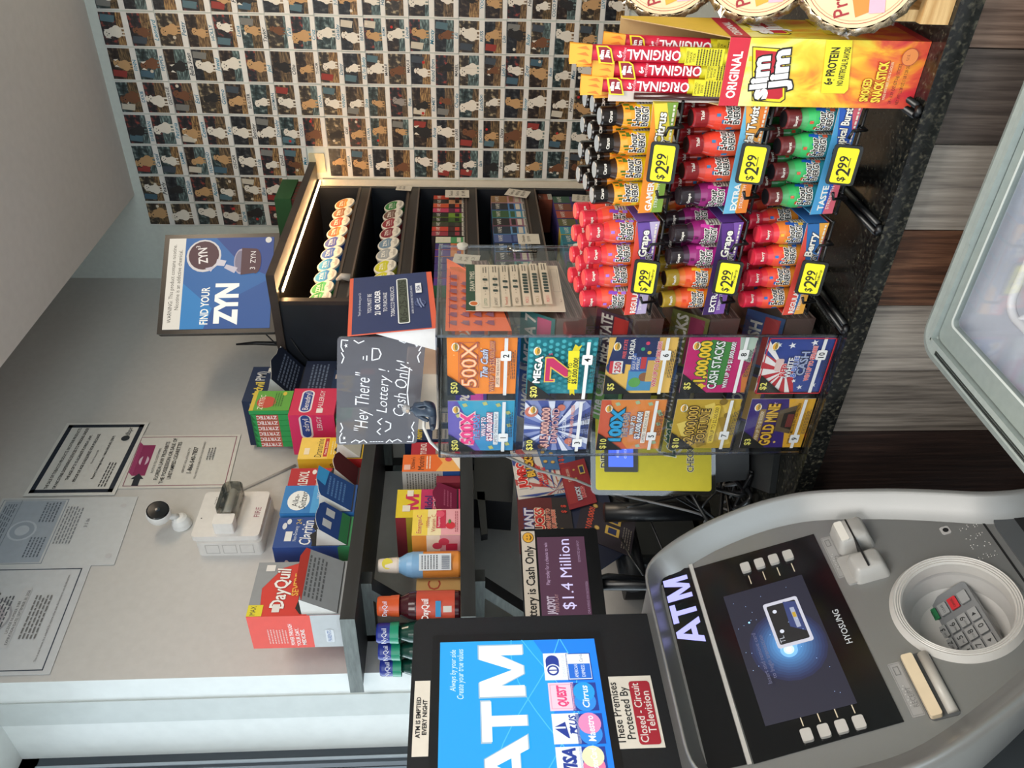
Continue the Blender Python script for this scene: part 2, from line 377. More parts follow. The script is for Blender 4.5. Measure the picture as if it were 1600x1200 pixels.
# ================================================================ wall papers and fixtures on the left wall
def paper(name, label, cat, tl, tr, bl, spec, back='#e2e2de', th=.0012):
    fr = fC(tl, tr, bl); o = fr.P(fr.W/2, 0)
    mb = MB(); mb.fbox(fr, 0, fr.W, 0, fr.H, 0, th, back); 
    f2 = Fr(fr.P(0, 0, th), fr.u, fr.v, fr.W, fr.H); mb.decal(f2, spec)
    mb.v = [p-o for p in mb.v]
    return mb.build(name, loc=o, label=label, cat=cat)
X = LW+.002
NV = '#1d2736'
paper('tobacco_age_notice', 'white wall notice with a thick navy border about tobacco sale under age 21', 'sign',
      (X+.0015, 1.615, 2.706), (X+.0015, 1.920, 2.706), (X+.0015, 1.615, 2.469),
      [('f', .03, .04, .97, .96, .055, NV), ('t', 'THE SALE OF TOBACCO PRODUCTS, NICOTINE PRODUCTS,', .5, .80, .036, '#222', {'w': .84, 'bold': .02}),
       ('t', 'OR NICOTINE DISPENSING DEVICES TO PERSONS UNDER', .5, .71, .036, '#222', {'w': .84, 'bold': .02}), ('t', 'THE AGE OF 21 IS AGAINST FLORIDA LAW.', .5, .62, .034, '#222', {'w': .62, 'bold': .02}),
       ('t', 'PROOF OF AGE IS REQUIRED FOR PURCHASE.', .5, .53, .034, '#222', {'w': .66, 'bold': .02}), ('t', 'Florida Statute 569', .5, .44, .022, '#555', {}),
       ('t', 'Report Underage Sales: 1-866-540-PUFS (7837)', .5, .34, .028, '#222', {'w': .64, 'bold': .02}), ('x', .1, .14, .42, .24, 3, '#555'),
       ('c', .76, .19, .05, '#2b3238'), ('t', 'dbpr', .86, .19, .06, '#333', {'w': .12})], '#dddcd8')
paper('cigarette_law_notice', 'white notice with a magenta pack drawing saying Florida law prohibits unstamped cigarettes', 'sign',
      (X, 1.640, 2.468), (X, 1.862, 2.480), (X, 1.640, 2.176),
      [('f', .035, .03, .965, .97, .008, '#8a4a60'), ('r', .22, .80, .80, .92, '#8f2a5c'), ('p', [(.22, .92), (.80, .92), (.86, .96), (.28, .96)], '#a23a6c'), ('c', .50, .86, .07, '#d9bfd0', .045),
       ('r', .40, .84, .60, .88, '#8f2a5c'), ('p', [(.04, .83), (.16, .83), (.16, .80), (.26, .86), (.16, .92), (.16, .89), (.04, .89)], '#1d2430'),
       ('t', 'NOTICE TO CUSTOMERS', .5, .745, .022, '#333', {}), ('t', 'FLORIDA LAW PROHIBITS', .5, .69, .036, '#1c1c1c', {'w': .72, 'bold': .01}),
       ('t', 'THE POSSESSION OR SALE OF', .5, .63, .036, '#1c1c1c', {'w': .86, 'bold': .01}), ('t', 'UNSTAMPED CIGARETTES', .5, .57, .036, '#1c1c1c', {'w': .7, 'bold': .01}),
       ('t', 'REPORT VIOLATIONS TO', .5, .46, .022, '#333', {}), ('t', '1-866-540-7837', .5, .40, .042, '#1c1c1c', {'w': .56, 'bold': .01}),
       ('t', 'YOU MAY BE ELIGIBLE FOR A CASH REWARD', .5, .33, .02, '#444', {'w': .7}), ('c', .6, .24, .04, '#b5b5b5', .03), ('x', .5, .2, .74, .28, 3, '#777')], '#dcdad4')
paper('business_tax_receipt', 'pale sleeved paper with a blue printed block and round seal on the wall', 'sign',
      (X, 1.372, 2.74), (X, 1.608, 2.756), (X, 1.372, 2.390),
      [('r', .05, .52, .95, .96, '#aab4c0'), ('f', .03, .50, .97, .98, .006, '#8e98a4'), ('c', .5, .74, .10, '#c3cbd4'), ('c', .5, .74, .085, '#a3aebb'), ('c', .5, .74, .05, '#c3cbd4'),
       ('x', .1, .86, .9, .95, 5, '#6a7480'), ('x', .12, .54, .4, .66, 5, '#6a7480'), ('x', .62, .54, .92, .66, 5, '#6a7480'), ('l', [(.05, .84), (.95, .84)], .004, '#7a8490'),
       ('x', .3, .36, .85, .49, 6, '#888c92'), ('t', '3 5 86', .6, .30, .025, '#888c92', {}), ('c', .12, .06, .022, '#c9c9cb'), ('c', .85, .08, .022, '#c9c9cb')], '#cfd2d4')
paper('tobacco_licence', 'white licence paper with thin dark border and round state seal, nearest the window', 'sign',
      (X, 1.07, 2.77), (X, 1.372, 2.79), (X, 1.07, 2.425),
      [('f', .03, .05, .97, .985, .008, '#3a4656'), ('t', 'dbpr', .80, .90, .05, '#555e68', {}), ('t', 'STATE OF FLORIDA', .5, .86, .024, '#333', {}), ('t', 'DEPARTMENT OF BUSINESS AND PROFESSIONAL REGULATION', .5, .80, .022, '#333', {'w': .8}),
       ('t', 'DIVISION OF ALCOHOLIC BEVERAGES & TOBACCO', .5, .75, .02, '#333', {'w': .7}), ('c', .5, .55, .16, '#a9a9ae'), ('c', .5, .55, .145, '#cfd0d2'), ('c', .5, .55, .115, '#b5aeb4'),
       ('x', .25, .62, .75, .72, 4, '#5c5f66'), ('t', 'CITY ESSENTIALS LLC', .5, .54, .03, '#2f2f35', {'w': .5, 'bold': .01}), ('x', .3, .42, .7, .51, 4, '#5c5f66'),
       ('R', .22, .33, .78, .39, .01, '#cfd0d2'), ('t', 'LICENSE NUMBER: NBR', .5, .375, .018, '#333', {}), ('t', 'EXPIRATION DATE: SEPTEMBER 30, 2026', .5, .345, .018, '#333', {'w': .5}),
       ('x', .3, .17, .7, .29, 5, '#777'), ('t', 'This is your license. It is unlawful for anyone other than the licensee to use this document.', .5, .12, .014, '#555', {'w': .8})], '#cdd0d3')

# wi-fi camera
p = oX(285, 820, LW); wc = thing('security_camera', 'small white round security camera with a black lens face on the wall', 'camera', (LW, p.y, p.z))
mb = MB(); mb.lathe([(0.0001, .034), (.012, .032), (.019, .026), (.024, .014), (.025, 0)], '#e4e4e2/s', c=(LW, p.y, p.z), ax=(1, 0, .1)); mb.build('base', wc)
q = oX(248, 803, LW+.055); mb = MB(); ax = V((1, -.25, -.15)).normalized()
mb.tube([V((LW+.03, p.y, p.z+.005)), V((LW+.045, q.y, q.z-.02))], .008, '#dcdcda/s'); mb.build('arm', wc)
mb = MB(); mb.lathe([(.0001, -.028), (.016, -.025), (.027, -.012), (.030, .004), (.029, .016), (.0275, .018)], '#e8e8e6/s', 24, q, ax); h = mb.build('head', wc)
mb = MB(); mb.lathe([(.0275, .018), (.024, .020), (.0001, .021)], '#14161a/g', 24, q, ax, ); mb.lathe([(.006, .0215), (.0001, .022)], '#26303c/g', 12, q, ax); mb.build('lens', h)

# fire alarm horn strobe
fa = thing('fire_alarm', 'white fire alarm box with clear strobe and the word FIRE', 'alarm', (LW, 1.48, 2.03))
y0, y1, z0, z1 = 2.035, 2.215, 1.385+0, 1.60
y0, y1 = 1.41, 1.555
mb = MB(); fb = Fr((LW, 0, 0), (0, 1, 0), (0, 0, 1)); mb.rbox(fb, y0-.012, y1+.006, 2.035, 2.195, 0, .045, '#d8d6d2/s', .012); 
for k in range(3): mb.decal(fY(y0-.012, LW+.008, 2.055+.042*k, .030, .034), [('f', 0, 0, 1, 1, .05, '#b4b2ae')])
mb.build('back_box', fa)
mb = MB(); mb.rbox(fb, y0-.004, y1+.008, 2.040, 2.205, .045, .060, '#e0ddd9/s', .010)
f2 = Fr((LW+.060, y0-.004, 2.040), (0, 1, 0), (0, 0, 1), y1-y0+.012, .165)
dots = [('c', .12+.035*i, .40+.05*j, .009, '#55504e') for i in range(7) for j in range(5)]+[('c', .72+.035*i, .50+.05*j, .009, '#55504e') for i in range(5) for j in range(7)]
mb.decal(f2, dots+[('t', 'FIRE', .52, .11, .085, '#a0707a', {'w': .26, 'bold': .01}), ('c', .4, .93, .012, '#555')], step=0); mb.build('front_plate', fa)
mb = MB(); mb.rbox(fb, 1.415, 1.45, 2.10, 2.150, .060, .095, '#e6e4e0/s', .005); mb.rbox(fb, 1.45, 1.55, 2.105, 2.145, .060, .070, '#d0d0d0/s', .005); mb.build('strobe_mount', fa)
mb = MB(); mb.rbox(fb, 1.451, 1.555, 2.100, 2.150, .070, .105, PLAST, .015); mb.tube([(LW+.085, 1.46, 2.125), (LW+.085, 1.54, 2.125)], .010, '#cfd3d6/g'); mb.build('strobe_lens', fa)

# ================================================================ instant photos of dogs on the back wall
colx = [-.51, -.617, -.725, -.832, -.940, -1.048, -1.158, -1.260, -1.350]
rz = [2.673, 2.585, 2.497, 2.408, 2.320, 2.237, 2.156, 2.076, 2.000, 1.922, 1.846, 1.774, 1.700, 1.618, 1.540, 1.456, 1.384, 1.304, 1.224, 1.146, 1.066, .986, .906]
names = {0: ['', '', '', '', 'Finn', 'Louie', 'Asha', 'Jill', 'JUNIOR', '', 'Hannah', '', '', '', 'YOGI', '', 'Hal', 'COCO PUFF', '', 'LEVI', ''],
 1: ['', 'Leonard', 'Petey', 'HOLLY', 'Luna', 'Taylor', 'Talli', 'Cruz', 'Gatsby', 'BEANIE', 'REMI', 'Louie', 'Monty', 'Lili', 'RUSS', 'Lilo', 'Ruby', '', '', '', ''],
 2: ['FINN', 'PEPPER', 'Bella Swan', 'Jewel', '', 'Jed', 'Ollie', 'THOR', 'Daisy', 'Hi, I\'m Buddy', 'MABLE', 'MAQUI', 'found from', 'MABEL', '', 'Lady L', 'Zoey', 'Roo', 'Max', '', ''],
 3: ['DIXIE', 'GEORGE', 'Earl', 'Gizmo', 'BUSTER', 'SHYMAN', '', 'FIONA', 'WINNY', 'Shea', '', 'Blue', 'ROMEY', 'Charlie', 'London', '', 'Rover', '', 'Hunter', '', ''],
 4: ['SHERMAN', 'Petunia', 'Cowan', 'Teo', 'Bentley', 'Dorothy', 'COCO', '', 'Gail', 'FLORA', '', '', 'Rose', 'KORRI', 'BOWIE', 'Daisy', '', '', '', 'Anna', ''],
 5: ['Camel', 'SAMMI', 'FERDINAND', 'OSCAR', 'Lola', 'Dodd', 'Max', None, 'ASHER', 'HARPER', 'DAISY', '', 'Pepe', 'Bella', 'Ian', 'Pam', '', '', 'Bella B', '', ''],
 6: ['Pearly', 'Delilah', 'Apollo', '', 'Blue', '', None],
 7: ['', '', '', 'Clark', '', '', None]}
sure = {(1, 1), (1, 3), (1, 5), (1, 8), (1, 9), (1, 14), (1, 15), (1, 16), (2, 0), (2, 1), (2, 3), (2, 7), (2, 10), (2, 11), (2, 13), (3, 0), (3, 1), (3, 8), (3, 9), (3, 13), (3, 14), (4, 1), (4, 6), (4, 9), (4, 13), (4, 14), (5, 1), (5, 2), (5, 3), (5, 8), (5, 9), (5, 10), (0, 8), (0, 17)}
DOG = {'w': '#d6cfc2', 't': '#b58f62', 'k': '#1c1a1a', 'b': '#6b4329', 'g': '#8c8580'}
rows8 = {0: 'wtbwtkwtwtwbwwktwwktw', 1: 'wbttwtbtwwtwtbwtkbwtw', 2: 'tbkwwtktwwwbwkwbwtwwt', 3: 'bwbktwwtwwtgkbwwtwwtk', 4: 'kwtwwwwbktttkwbtbwtwk', 5: 'twttwwbwttwbwwwkwtbbw', 6: 'wktwwww', 7: 'twwwkww'}
CAPT = ['#1f7a96', '#1a5f7a', '#24303a', '#2a6f8c']
def instant_photo(c, r):
    nm = names[c][r]; x0, x1 = colx[c+1], colx[c]; z1, z0 = rz[r], rz[r+1]
    rr = random.Random(c*100+r); W = x1-x0-.004; H = z1-z0-.001
    a = rr.uniform(-.018, .018); u = V((math.cos(a), 0, math.sin(a))); v = V((-math.sin(a), 0, math.cos(a)))
    cx, cz = (x0+x1)/2+rr.uniform(-.001, .001), (z0+z1)/2; lay = .0015+.0022*(r % 2)+.0011*(c % 2)
    o = V((cx, BW-lay, cz)); fr = Fr(o-u*W/2-v*H/2, u, v, W, H); mb = MB(); mb.fbox(fr, 0, W, 0, H, 0, .0009, rr.choice(['#d3d1cc', '#dad8d3', '#cfcdc9']))
    f2 = Fr(fr.P(0, 0, .0009), u, v, W, H)
    bgc = rr.choice(['#1c1d20', '#24211f', '#2a2522', '#1a2226', '#2e3a3c', '#302a26'] if r < 8 or c > 3 else ['#24211f', '#2a2522', '#35322c', '#4c5a5a', '#3a4646', '#2c2420'])
    bgc = rr.choice(PBG); fl = rr.choice(PFL); _o = (['#6b573f', '#7a6347', '#5c5040', '#4a4036', '#8a7150', '#3c4a4a'])
    L0, L1, B0, B1 = .025, .975, .20, .992; B = B0+(B1-B0)*rr.uniform(.2, .6)
    sp = [('r', L0, B0, L1, B1, bgc), ('p', [(L0, B0), (L1, B0), (L1, B-rr.uniform(0, .12)), (L0, B)], fl)]
    for k in range(3): a0 = rr.uniform(.08, .8); sp.append(('l', [(a0, B0+.02), (a0+rr.uniform(-.1, .1), B-.1)], .012, '#241c16'))
    if rr.random() < .55:
        a0 = rr.choice([.08, .68]); sp.append(('p', [(a0, B0+.3), (a0+.2, B0+.24), (a0+.24, B1-.05), (a0+.04, B1-.02)], rr.choice(['#3d5a6a', '#4a6670', '#8a2f28', '#39424c', '#70706c', '#c0b8a8'])))
    if rr.random() < .4: sp.append(('c', rr.uniform(.1, .9), rr.uniform(.4, .9), .06, rr.choice(['#c2b8a6', '#b0261e', '#d0c6b4'])))
    dc = DOG[rows8[c][r]]; d2 = rr.choice([dc, dc, '#3a2c22', '#d6cfc2']); bx = rr.uniform(.38, .6); by = rr.uniform(.44, .52); s_ = rr.uniform(1.0, 1.65); hd = rr.choice([-1, 1])
    sp += [('c', bx, by, .155*s_, dc, .125*s_), ('c', bx+hd*.015, by+.08*s_, .115*s_, dc, .15*s_)]
    for k in (-.09, -.03, .05): sp.append(('r', bx+k*s_, by-.2*s_, bx+(k+.035)*s_, by, dc))
    hx, hy = bx+hd*.05*s_, by+.24*s_; ec = '#3a2c22' if dc != '#3a2c22' else '#1c1a1a'
    sp += [('c', hx, hy, .105*s_, dc, .1*s_), ('p', [(hx-.085*s_, hy+.08*s_), (hx-.10*s_, hy-.07*s_), (hx-.045*s_, hy+.02*s_)], d2), ('p', [(hx+.085*s_, hy+.08*s_), (hx+.045*s_, hy+.02*s_), (hx+.10*s_, hy-.07*s_)], d2),
           ('c', hx, hy-.045*s_, .045*s_, dc, .035*s_), ('c', hx, hy-.03*s_, .016*s_, '#0c0a0a'), ('c', hx-.03*s_, hy+.02*s_, .012*s_, '#0c0a0a'), ('c', hx+.03*s_, hy+.02*s_, .012*s_, '#0c0a0a')]
    sp = [q for q in sp if True]
    # keep the drawing inside the picture window: cover the frame again
    FC = '#d6d4cf'; sp += [('r', 0, 0, 1, B0, FC), ('r', 0, 0, L0, 1, FC), ('r', L1, 0, 1, 1, FC), ('r', 0, B1, 1, 1, FC)]
    if nm: sp.append(('t', nm, rr.uniform(.42, .6), .105, .15 if not nm.isupper() else .125, rr.choice(CAPT), {'w': .7, 'bold': .015, 'it': .25 if not nm.isupper() else .05, 'rot': rr.uniform(-.03, .06)}))
    mb.decal(f2, sp, step=.00003); mb.v = [p-o for p in mb.v]
    # label: by caption if one can read it, else by the readable neighbour above or below in the same column
    if (c, r) in sure: lab = 'instant photo of a dog captioned %s in handwriting on the far wall' % nm
    else:
        best = None
        for q in range(len(names[c])):
            if (c, q) in sure and (best is None or abs(q-r) < abs(best-r)): best = q
        colname = ['rightmost', 'second from the right', 'third from the right', 'fourth from the right', 'fifth from the right', 'sixth from the right', 'second leftmost', 'leftmost'][c]
        if best is not None:
            k = abs(best-r); lab = 'instant dog photo %s the one captioned %s' % ('directly '+('below' if r > best else 'above') if k == 1 else '%s places %s' % (['', 'one', 'two', 'three', 'four', 'five', 'six', 'seven', 'eight', 'nine', 'ten', 'eleven', 'twelve'][k], 'below' if r > best else 'above'), names[c][best])
        else: lab = 'instant dog photo, %s from the top in the %s column' % (ORD[r], colname)
    mb.build('instant_photo', loc=o, label=lab, cat='photo', group='instant photos of dogs on the wall')
for c in names:
    for r in range(len(names[c])):
        if names[c][r] is None: continue
        instant_photo(c, r)
MB().box(-1.187, -1.163, BW-.012, BW, .90, 2.03, '#cfc6b4').build('trim_1', kind='structure')
MB().rbox(fY(BW-.0005, 0, 0, 1, 1), -1.14, -1.07, 2.015, 2.07, 0, .006, '#cbbf9c/s', .004).build('switch_plate', loc=(0, 0, 0), label='cream blank wall plate just above the lit rack canopy', cat='wall plate')
# ================================================================ tobacco rack
XF, YN, YR = -1.187, 1.982, 2.785
rk = thing('tobacco_rack', 'tall dark tobacco rack with five shelves and a warm light strip under its canopy', 'shelf rack', (-1.38, 2.38, .90))
MB().box(LW+.005, XF, YN, YN+.018, .905, 2.045, RACKB).box(XF-.012, XF+.001, YN-.001, YN+.019, 1.0, 2.04, RACKT).build('side_panel', rk)
MB().box(LW+.005, XF, YR-.014, YR, .905, 2.045, RACKB).build('side_panel', rk)
MB().box(LW+.004, LW+.02, YN+.018, YR-.014, .905, 2.045, RACKB).build('back_panel', rk)
MB().box(LW+.005, -1.098, YN-.012, YR, 2.045, 2.068, RACKT).build('canopy', rk)
mb = MB(); mb.box(-1.172, -1.160, YN+.02, YR-.004, 2.038, 2.045, '#3a3430'); h = mb.build('light_channel', rk)
mb = MB(); mb.box(-1.168, -1.1635, YN+.02, YR-.004, 2.034, 2.038, '#ffcc90/e62'); mb.build('light_strip', h)
RAIL = [1.901, 1.728, 1.524, 1.311, 1.078]
for i, z in enumerate(RAIL):
    MB().box(LW+.02, XF-.012, YN+.018, YR-.014, z-.045, z-.035, RACKB).build('shelf', rk)
    MB().box(XF-.012, XF, YN+.018, YR-.014, z-.043, z, '#26211f/s').box(XF, XF+.003, YN+.018, YR-.014, z-.010, z-.004, '#4a4038/s').box(XF-.012, XF+.006, YN+.018, YR-.014, z-.046, z-.041, '#5a4e46/s').build('shelf_rail', rk)
# nicotine pouch cans
def can(name, x, y, z, main, wave, label, strength):
    t = thing(name, label, 'pouch can', (x, y, z), 'nicotine pouch cans')
    ax = V((.965, -.06, .25)).normalized(); c = V((x, y, z)); R = .0365
    mb = MB(); mb.lathe([(.0001, -.024), (R-.003, -.024), (R, -.021), (R, -.004), (R-.0005, -.002)], '#cfcac0/s', 28, c, ax, [main, '#e2ddd3/s', main, '#e2ddd3/s']); mb.build('can_base', t)
    mb = MB(); mb.lathe([(R, -.003), (R, .001), (R-.0015, .0025), (.0001, .0025)], '#dcd5c8/s', 28, c, ax)
    u = V((0, 1, 0)); u = (u-ax*u.dot(ax)).normalized(); v = ax.cross(u); fr = Fr(c-u*R-v*R+ax*.0025, u, v, 2*R, 2*R)
    pts = [(.5+.44*math.cos(t_), .5+.44*math.sin(t_)) for t_ in [PI*(-.02+1.04*k/14) for k in range(15)]]
    mb.decal(fr, [('p', pts, main), ('p', [(.06, .5), (.94, .5), (.80, .33), (.5, .40), (.18, .36)], wave), ('t', 'ZYN', .5, .66, .17, '#e9e4da', {'w': .62, 'bold': .02}),
                  ('t', 'NICOTINE POUCHES', .5, .49, .045, '#e9e4da', {'w': .5}), ('t', strength, .5, .27, .09, '#4a4640', {}), ('x', .26, .10, .74, .22, 3, '#8a857c')])
    mb.build('lid', t)
R1 = [(2.039, '#2f9a4a', 'green'), (2.098, '#2f9a4a', 'green'), (2.170, '#2a93c8', 'pale blue'), (2.243, '#2a93c8', 'pale blue'), (2.318, '#2a5db0', 'royal blue'), (2.393, '#31489a', 'dark blue'), (2.467, '#d8572a', 'orange red'), (2.540, '#c8452a', 'red'), (2.615, '#8a5530', 'brown'), (2.690, '#a8682c', 'amber brown')]
for i, (y, c_, nm) in enumerate(R1):
    can('pouch_can', -1.212, y, 1.944, c_, {'#2f9a4a': '#4fb56a', '#2a93c8': '#1f78b8'}.get(c_, '#e08a3a' if i in (6, 9) else c_), '%s nicotine pouch can, %s from the left on the lit top shelf' % (nm, ORD[i]), ['3', '6'][i % 2])
R2 = [(2.010, '#c6c12e', 'yellow green'), (2.084, '#c6c12e', 'yellow green'), (2.158, '#c2bd2c', 'yellow green'), (2.231, '#c2bd2c', 'yellow green'), (2.313, '#9a9c9c', 'grey'), (2.386, '#6a8296', 'slate blue'), (2.463, '#7a2430', 'maroon'), (2.536, '#8a2a34', 'dark red'), (2.604, '#6a4a40', 'brown'), (2.675, '#2f7a3a', 'green')]
for i, (y, c_, nm) in enumerate(R2):
    can('pouch_can', -1.212, y, 1.770, c_, c_, '%s nicotine pouch can, %s from the left on the second rack shelf' % (nm, ORD[i]), ['3', '6'][i % 2])
# boxes of disposable vapes and cigars on the lower shelves
def vape(y, z, wy, hz, c1, c2, lab, bands):
    t = thing('vape_box', lab, 'box', (-1.22, y, z), 'small boxes on the lower rack shelves')
    mb = MB(); mb.box(-1.33, -1.20, y-wy/2+.001, y+wy/2-.001, z, z+hz, c1); fr = fX(-1.20, y-wy/2+.001, z, wy-.002, hz)
    sp = [('r', 0, .62, 1, 1, c2)]+[('r', .1, b_, .9, b_+.1, c) for b_, c in bands]+[('t', 'VAPE', .5, .86, .09, '#d8d4ca', {'w': .8})]
    sp += [('r', 0, .0, 1, .30, '#b8b4aa'), ('x', .08, .03, .92, .28, 4, '#45423e')]
    mb.decal(fr, sp); mb.build('carton', t)
cc = [('#3a2a24', '#b03a22'), ('#c48f6a', '#2a2422'), ('#2a2024', '#c24a2a'), ('#5a2440', '#b8385a'), ('#6a8a2a', '#1c2416'), ('#3a5a22', '#1a1c14'), ('#2a2a24', '#3a3a2a'), ('#3a1c1c', '#b83a2a'), ('#2a1a1c', '#8a2a3a'),
      ('#4a8a5a', '#c8c4b0'), ('#c8602a', '#3a2a6a'), ('#c87a3a', '#4a2a7a'), ('#5a3a7a', '#3a2a6a'), ('#2a5a7a', '#3a2a6a'), ('#b8385a', '#3a2a6a'), ('#3a6a4a', '#4a2a7a')]
ys = [2.725, 2.690, 2.655, 2.618, 2.580, 2.543, 2.507, 2.472, 2.437, 2.392, 2.346, 2.300, 2.254, 2.208, 2.162, 2.116]
for i, (y, (a, b_)) in enumerate(zip(ys, cc)):
    vape(y, 1.490, .034 if i < 9 else .044, .142 if i < 9 else .128, a, b_, 'slim upright box in the third rack shelf, %s from the right end' % (ORD[i] if i < 14 else ['fifteenth', 'sixteenth'][i-14]), [(.36, b_), (.5, a)])
cc = [('#b88a8a', '#8a6a4a'), ('#4a78b0', '#2a2e36'), ('#4a8aa0', '#3a5a3a'), ('#8a5a6a', '#2a2424'), ('#5a86b0', '#26323e'), ('#2a3a6a', '#4a5a8a'), ('#4a7ab0', '#26303a'), ('#7a4a7a', '#26242a'), ('#4a8a8a', '#26302e'), ('#9a6a4a', '#26201c')]
for i, (a, b_) in enumerate(cc):
    y = 2.715-.062*i; vape(y, 1.277, .058, .150, a, b_, 'vape carton on the fourth rack shelf, %s from the right end' % ORD[i], [(.34, '#c8c0b0'), (.48, b_)])
cc = [('#4a3a7a', '#3a5a4a'), ('#4a3a7a', '#7a4a3a'), ('#3a3070', '#a04a3a'), ('#4a3a80', '#5a5a3a'), ('#c8a83a', '#3a8a9a'), ('#4a98a8', '#2a6a7a'), ('#4a8aa8', '#2a5a6a'), ('#6a5a8a', '#3a3a6a'), ('#3a6a5a', '#26403a'), ('#8a4a3a', '#3a2420')]
for i, (a, b_) in enumerate(cc):
    y = 2.715-.062*i; vape(y, 1.044, .058, .160, a, b_, 'vape carton on the fifth rack shelf, %s from the right end' % ORD[i], [(.34, '#c8c0b0'), (.48, b_)])
vape(2.74, 1.206, .05, .05, '#7a3a24', '#5a2a1c', 'small reddish brown box at the right end above the fifth shelf cartons', [])
# price cards clipped on the rails
def card(y, z, w, hh, rot, lines, lab):
    a = rot; u = V((0, math.cos(a), math.sin(a))); v = V((0, -math.sin(a), math.cos(a))); o = V((XF+.008, y, z)); fr = Fr(o-u*w/2-v*hh/2, u, v, w, hh)
    mb = MB(); mb.fbox(fr, 0, w, 0, hh, 0, .001, '#cfc8ba'); mb.decal(Fr(fr.P(0, 0, .001), u, v, w, hh), [('t', s_, .5, .75-.25*i, .14, '#4a443c', {'w': .7}) for i, s_ in enumerate(lines)])
    mb.v = [p-o for p in mb.v]; mb.build('price_card', loc=o, label=lab, cat='price card', group='white price cards on the rack')
card(2.71, 1.548, .062, .085, .0, ['Twisted', 'Extra', '$ 1.49'], 'white handwritten price card on the third rack rail near its right end')
card(2.72, 1.332, .058, .082, -.35, ['Geek bar', '4000 Puffs', '$25.99'], 'white price card tilted on the fourth rack rail near its right end')
card(2.68, 1.100, .060, .080, -.15, ['Vape Juice', '30ml 3mg', '$12.99'], 'white price card on the fifth rack rail behind the black capped bottles')
card(2.755, 1.738, .040, .055, -.1, ['ZYN', '$6.49'], 'small white tag at the right end of the second rack rail')
card(2.36, 1.318, .070, .070, .0, ['Disposable', '$19.99'], 'white price card on the fourth rack rail behind the clear dispenser top')
card(2.22, 1.52, .060, .080, -.15, ['Juul', 'Pods', '$ 21'], 'white price card on the third rack rail seen through the clear dispenser corner')
mb = MB(); mb.tube([(XF+.004, 2.095, 1.90), (XF+.014, 2.10, 1.885), (XF+.010, 2.10, 1.86)], [.004, .010, .012], '#a39c94/s', 8); mb.build('plastic_clip', loc=(0, 0, 0), label='curled grey plastic clip on the top rack rail near its left end', cat='clip')

# green box on the canopy, against the dog photos
gb = thing('gift_box', 'dark green box with a red tartan side standing on the rack canopy', 'box', (-1.16, 2.72, 2.068))
MB().box(-1.36, -1.155, 2.60, 2.765, 2.11, 2.165, '#24502a').build('lid', gb)
mb = MB(); mb.box(-1.355, -1.16, 2.605, 2.76, 2.068, 2.11, '#5a2420')
for k in range(6): mb.decal(fX(-1.16, 2.605, 2.068, .155, .042), [('r', .05+.16*k, 0, .09+.16*k, 1, '#24402a')], .0003)
mb.decal(fX(-1.16, 2.605, 2.068, .155, .042), [('r', 0, .2, 1, .3, '#24402a'), ('r', 0, .6, 1, .7, '#24402a')], .0006); mb.build('body', gb)

# screen on the canopy
br, bl = oZ(437, 364, 2.075), oZ(429, 519, 2.075); u = (br-bl).normalized(); W = (br-bl).length; H = .34
vv = V((0, 0, 1)); nn = u.cross(vv); vv = (vv-nn*.06).normalized()
zs = thing('advertising_screen', 'blue advertising screen with a white nicotine warning strip standing on the rack', 'screen', (bl+br)/2)
fr = Fr(bl, u, vv, W, H); mb = MB(); mb.rbox(fr, 0, W, 0, H, -.022, -.002, '#17191d/s', .004); mb.fbox(fr, 0, W, 0, H, -.002, 0, '#23201f/s', '#8e9094/s'); mb.build('housing', zs)
mb = MB(); f2 = Fr(fr.P(.013, .015, .0006), u, vv, W-.026, H-.03)
mb.decal(f2, [('r', 0, 0, 1, 1, '#2f6fb0/e.55'), ('p', [(0, 0), (.55, 0), (.22, .55), (0, .62)], '#2a5fa6/e.5'), ('p', [(.55, 0), (1, 0), (1, .55), (.70, .30)], '#2c4f98/e.5'), ('p', [(0, .62), (.22, .55), (.5, .84), (0, .84)], '#2e86c4/e.6'), ('r', 0, .84, 1, 1, '#d9d2c4/e.75'),
   ('t', 'WARNING: This product contains nicotine.', .5, .945, .038, '#26241f', {'w': .86}), ('t', 'Nicotine is an addictive chemical.', .54, .885, .038, '#26241f', {'w': .66}),
   ('t', 'FIND YOUR', .05, .62, .075, '#e9e4d6/e.85', {'w': .40, 'al': 'l', 'bold': .02}), ('t', 'ZYN', .27, .42, .20, '#e9e4d6/e.9', {'w': .42, 'al': 'f', 'bold': .05}) ,
   ('c', .80, .66, .165, '#d4ccc6/e.7'), ('c', .805, .66, .145, '#54343e/e.6'), ('t', 'ZYN', .80, .67, .085, '#e0d8d0/e.8', {'w': .17, 'rot': .12, 'bold': .02}), ('t', '3', .90, .72, .04, '#e0d8d0/e.8'),
   ('c', .73, .30, .13, '#b5aab8/e.6', .07), ('c', .73, .31, .11, '#8f869a/e.5', .05), ('p', [(.58, .30), (.88, .30), (.87, .16), (.60, .16)], '#54343e/e.6'), ('c', .73, .16, .125, '#54343e/e.6', .05), ('t', '3  ZYN', .74, .19, .05, '#e0d8d0/e.8', {'w': .2}),
   ('p', [(.60, .36), (.66, .33), (.70, .44), (.66, .46)], '#c4bcc4/e.7'), ('p', [(.68, .46), (.74, .44), (.76, .53), (.69, .54)], '#d0c8cc/e.7'), ('p', [(.62, .58), (.68, .55), (.66, .64)], '#c4bcc4/e.7'), ('c', .965, .05, .03, '#d9d2c4/e.7')])
mb.v = [p for p in mb.v]; mb.build('display', zs)
mb = MB(); q = fr.P(W*.45, H*.0, -.05); mb.tube([fr.P(W*.5, H*.3, -.02), fr.P(W*.5, .01, -.07)], .006, '#1a1c20'); mb.build('stand', zs)
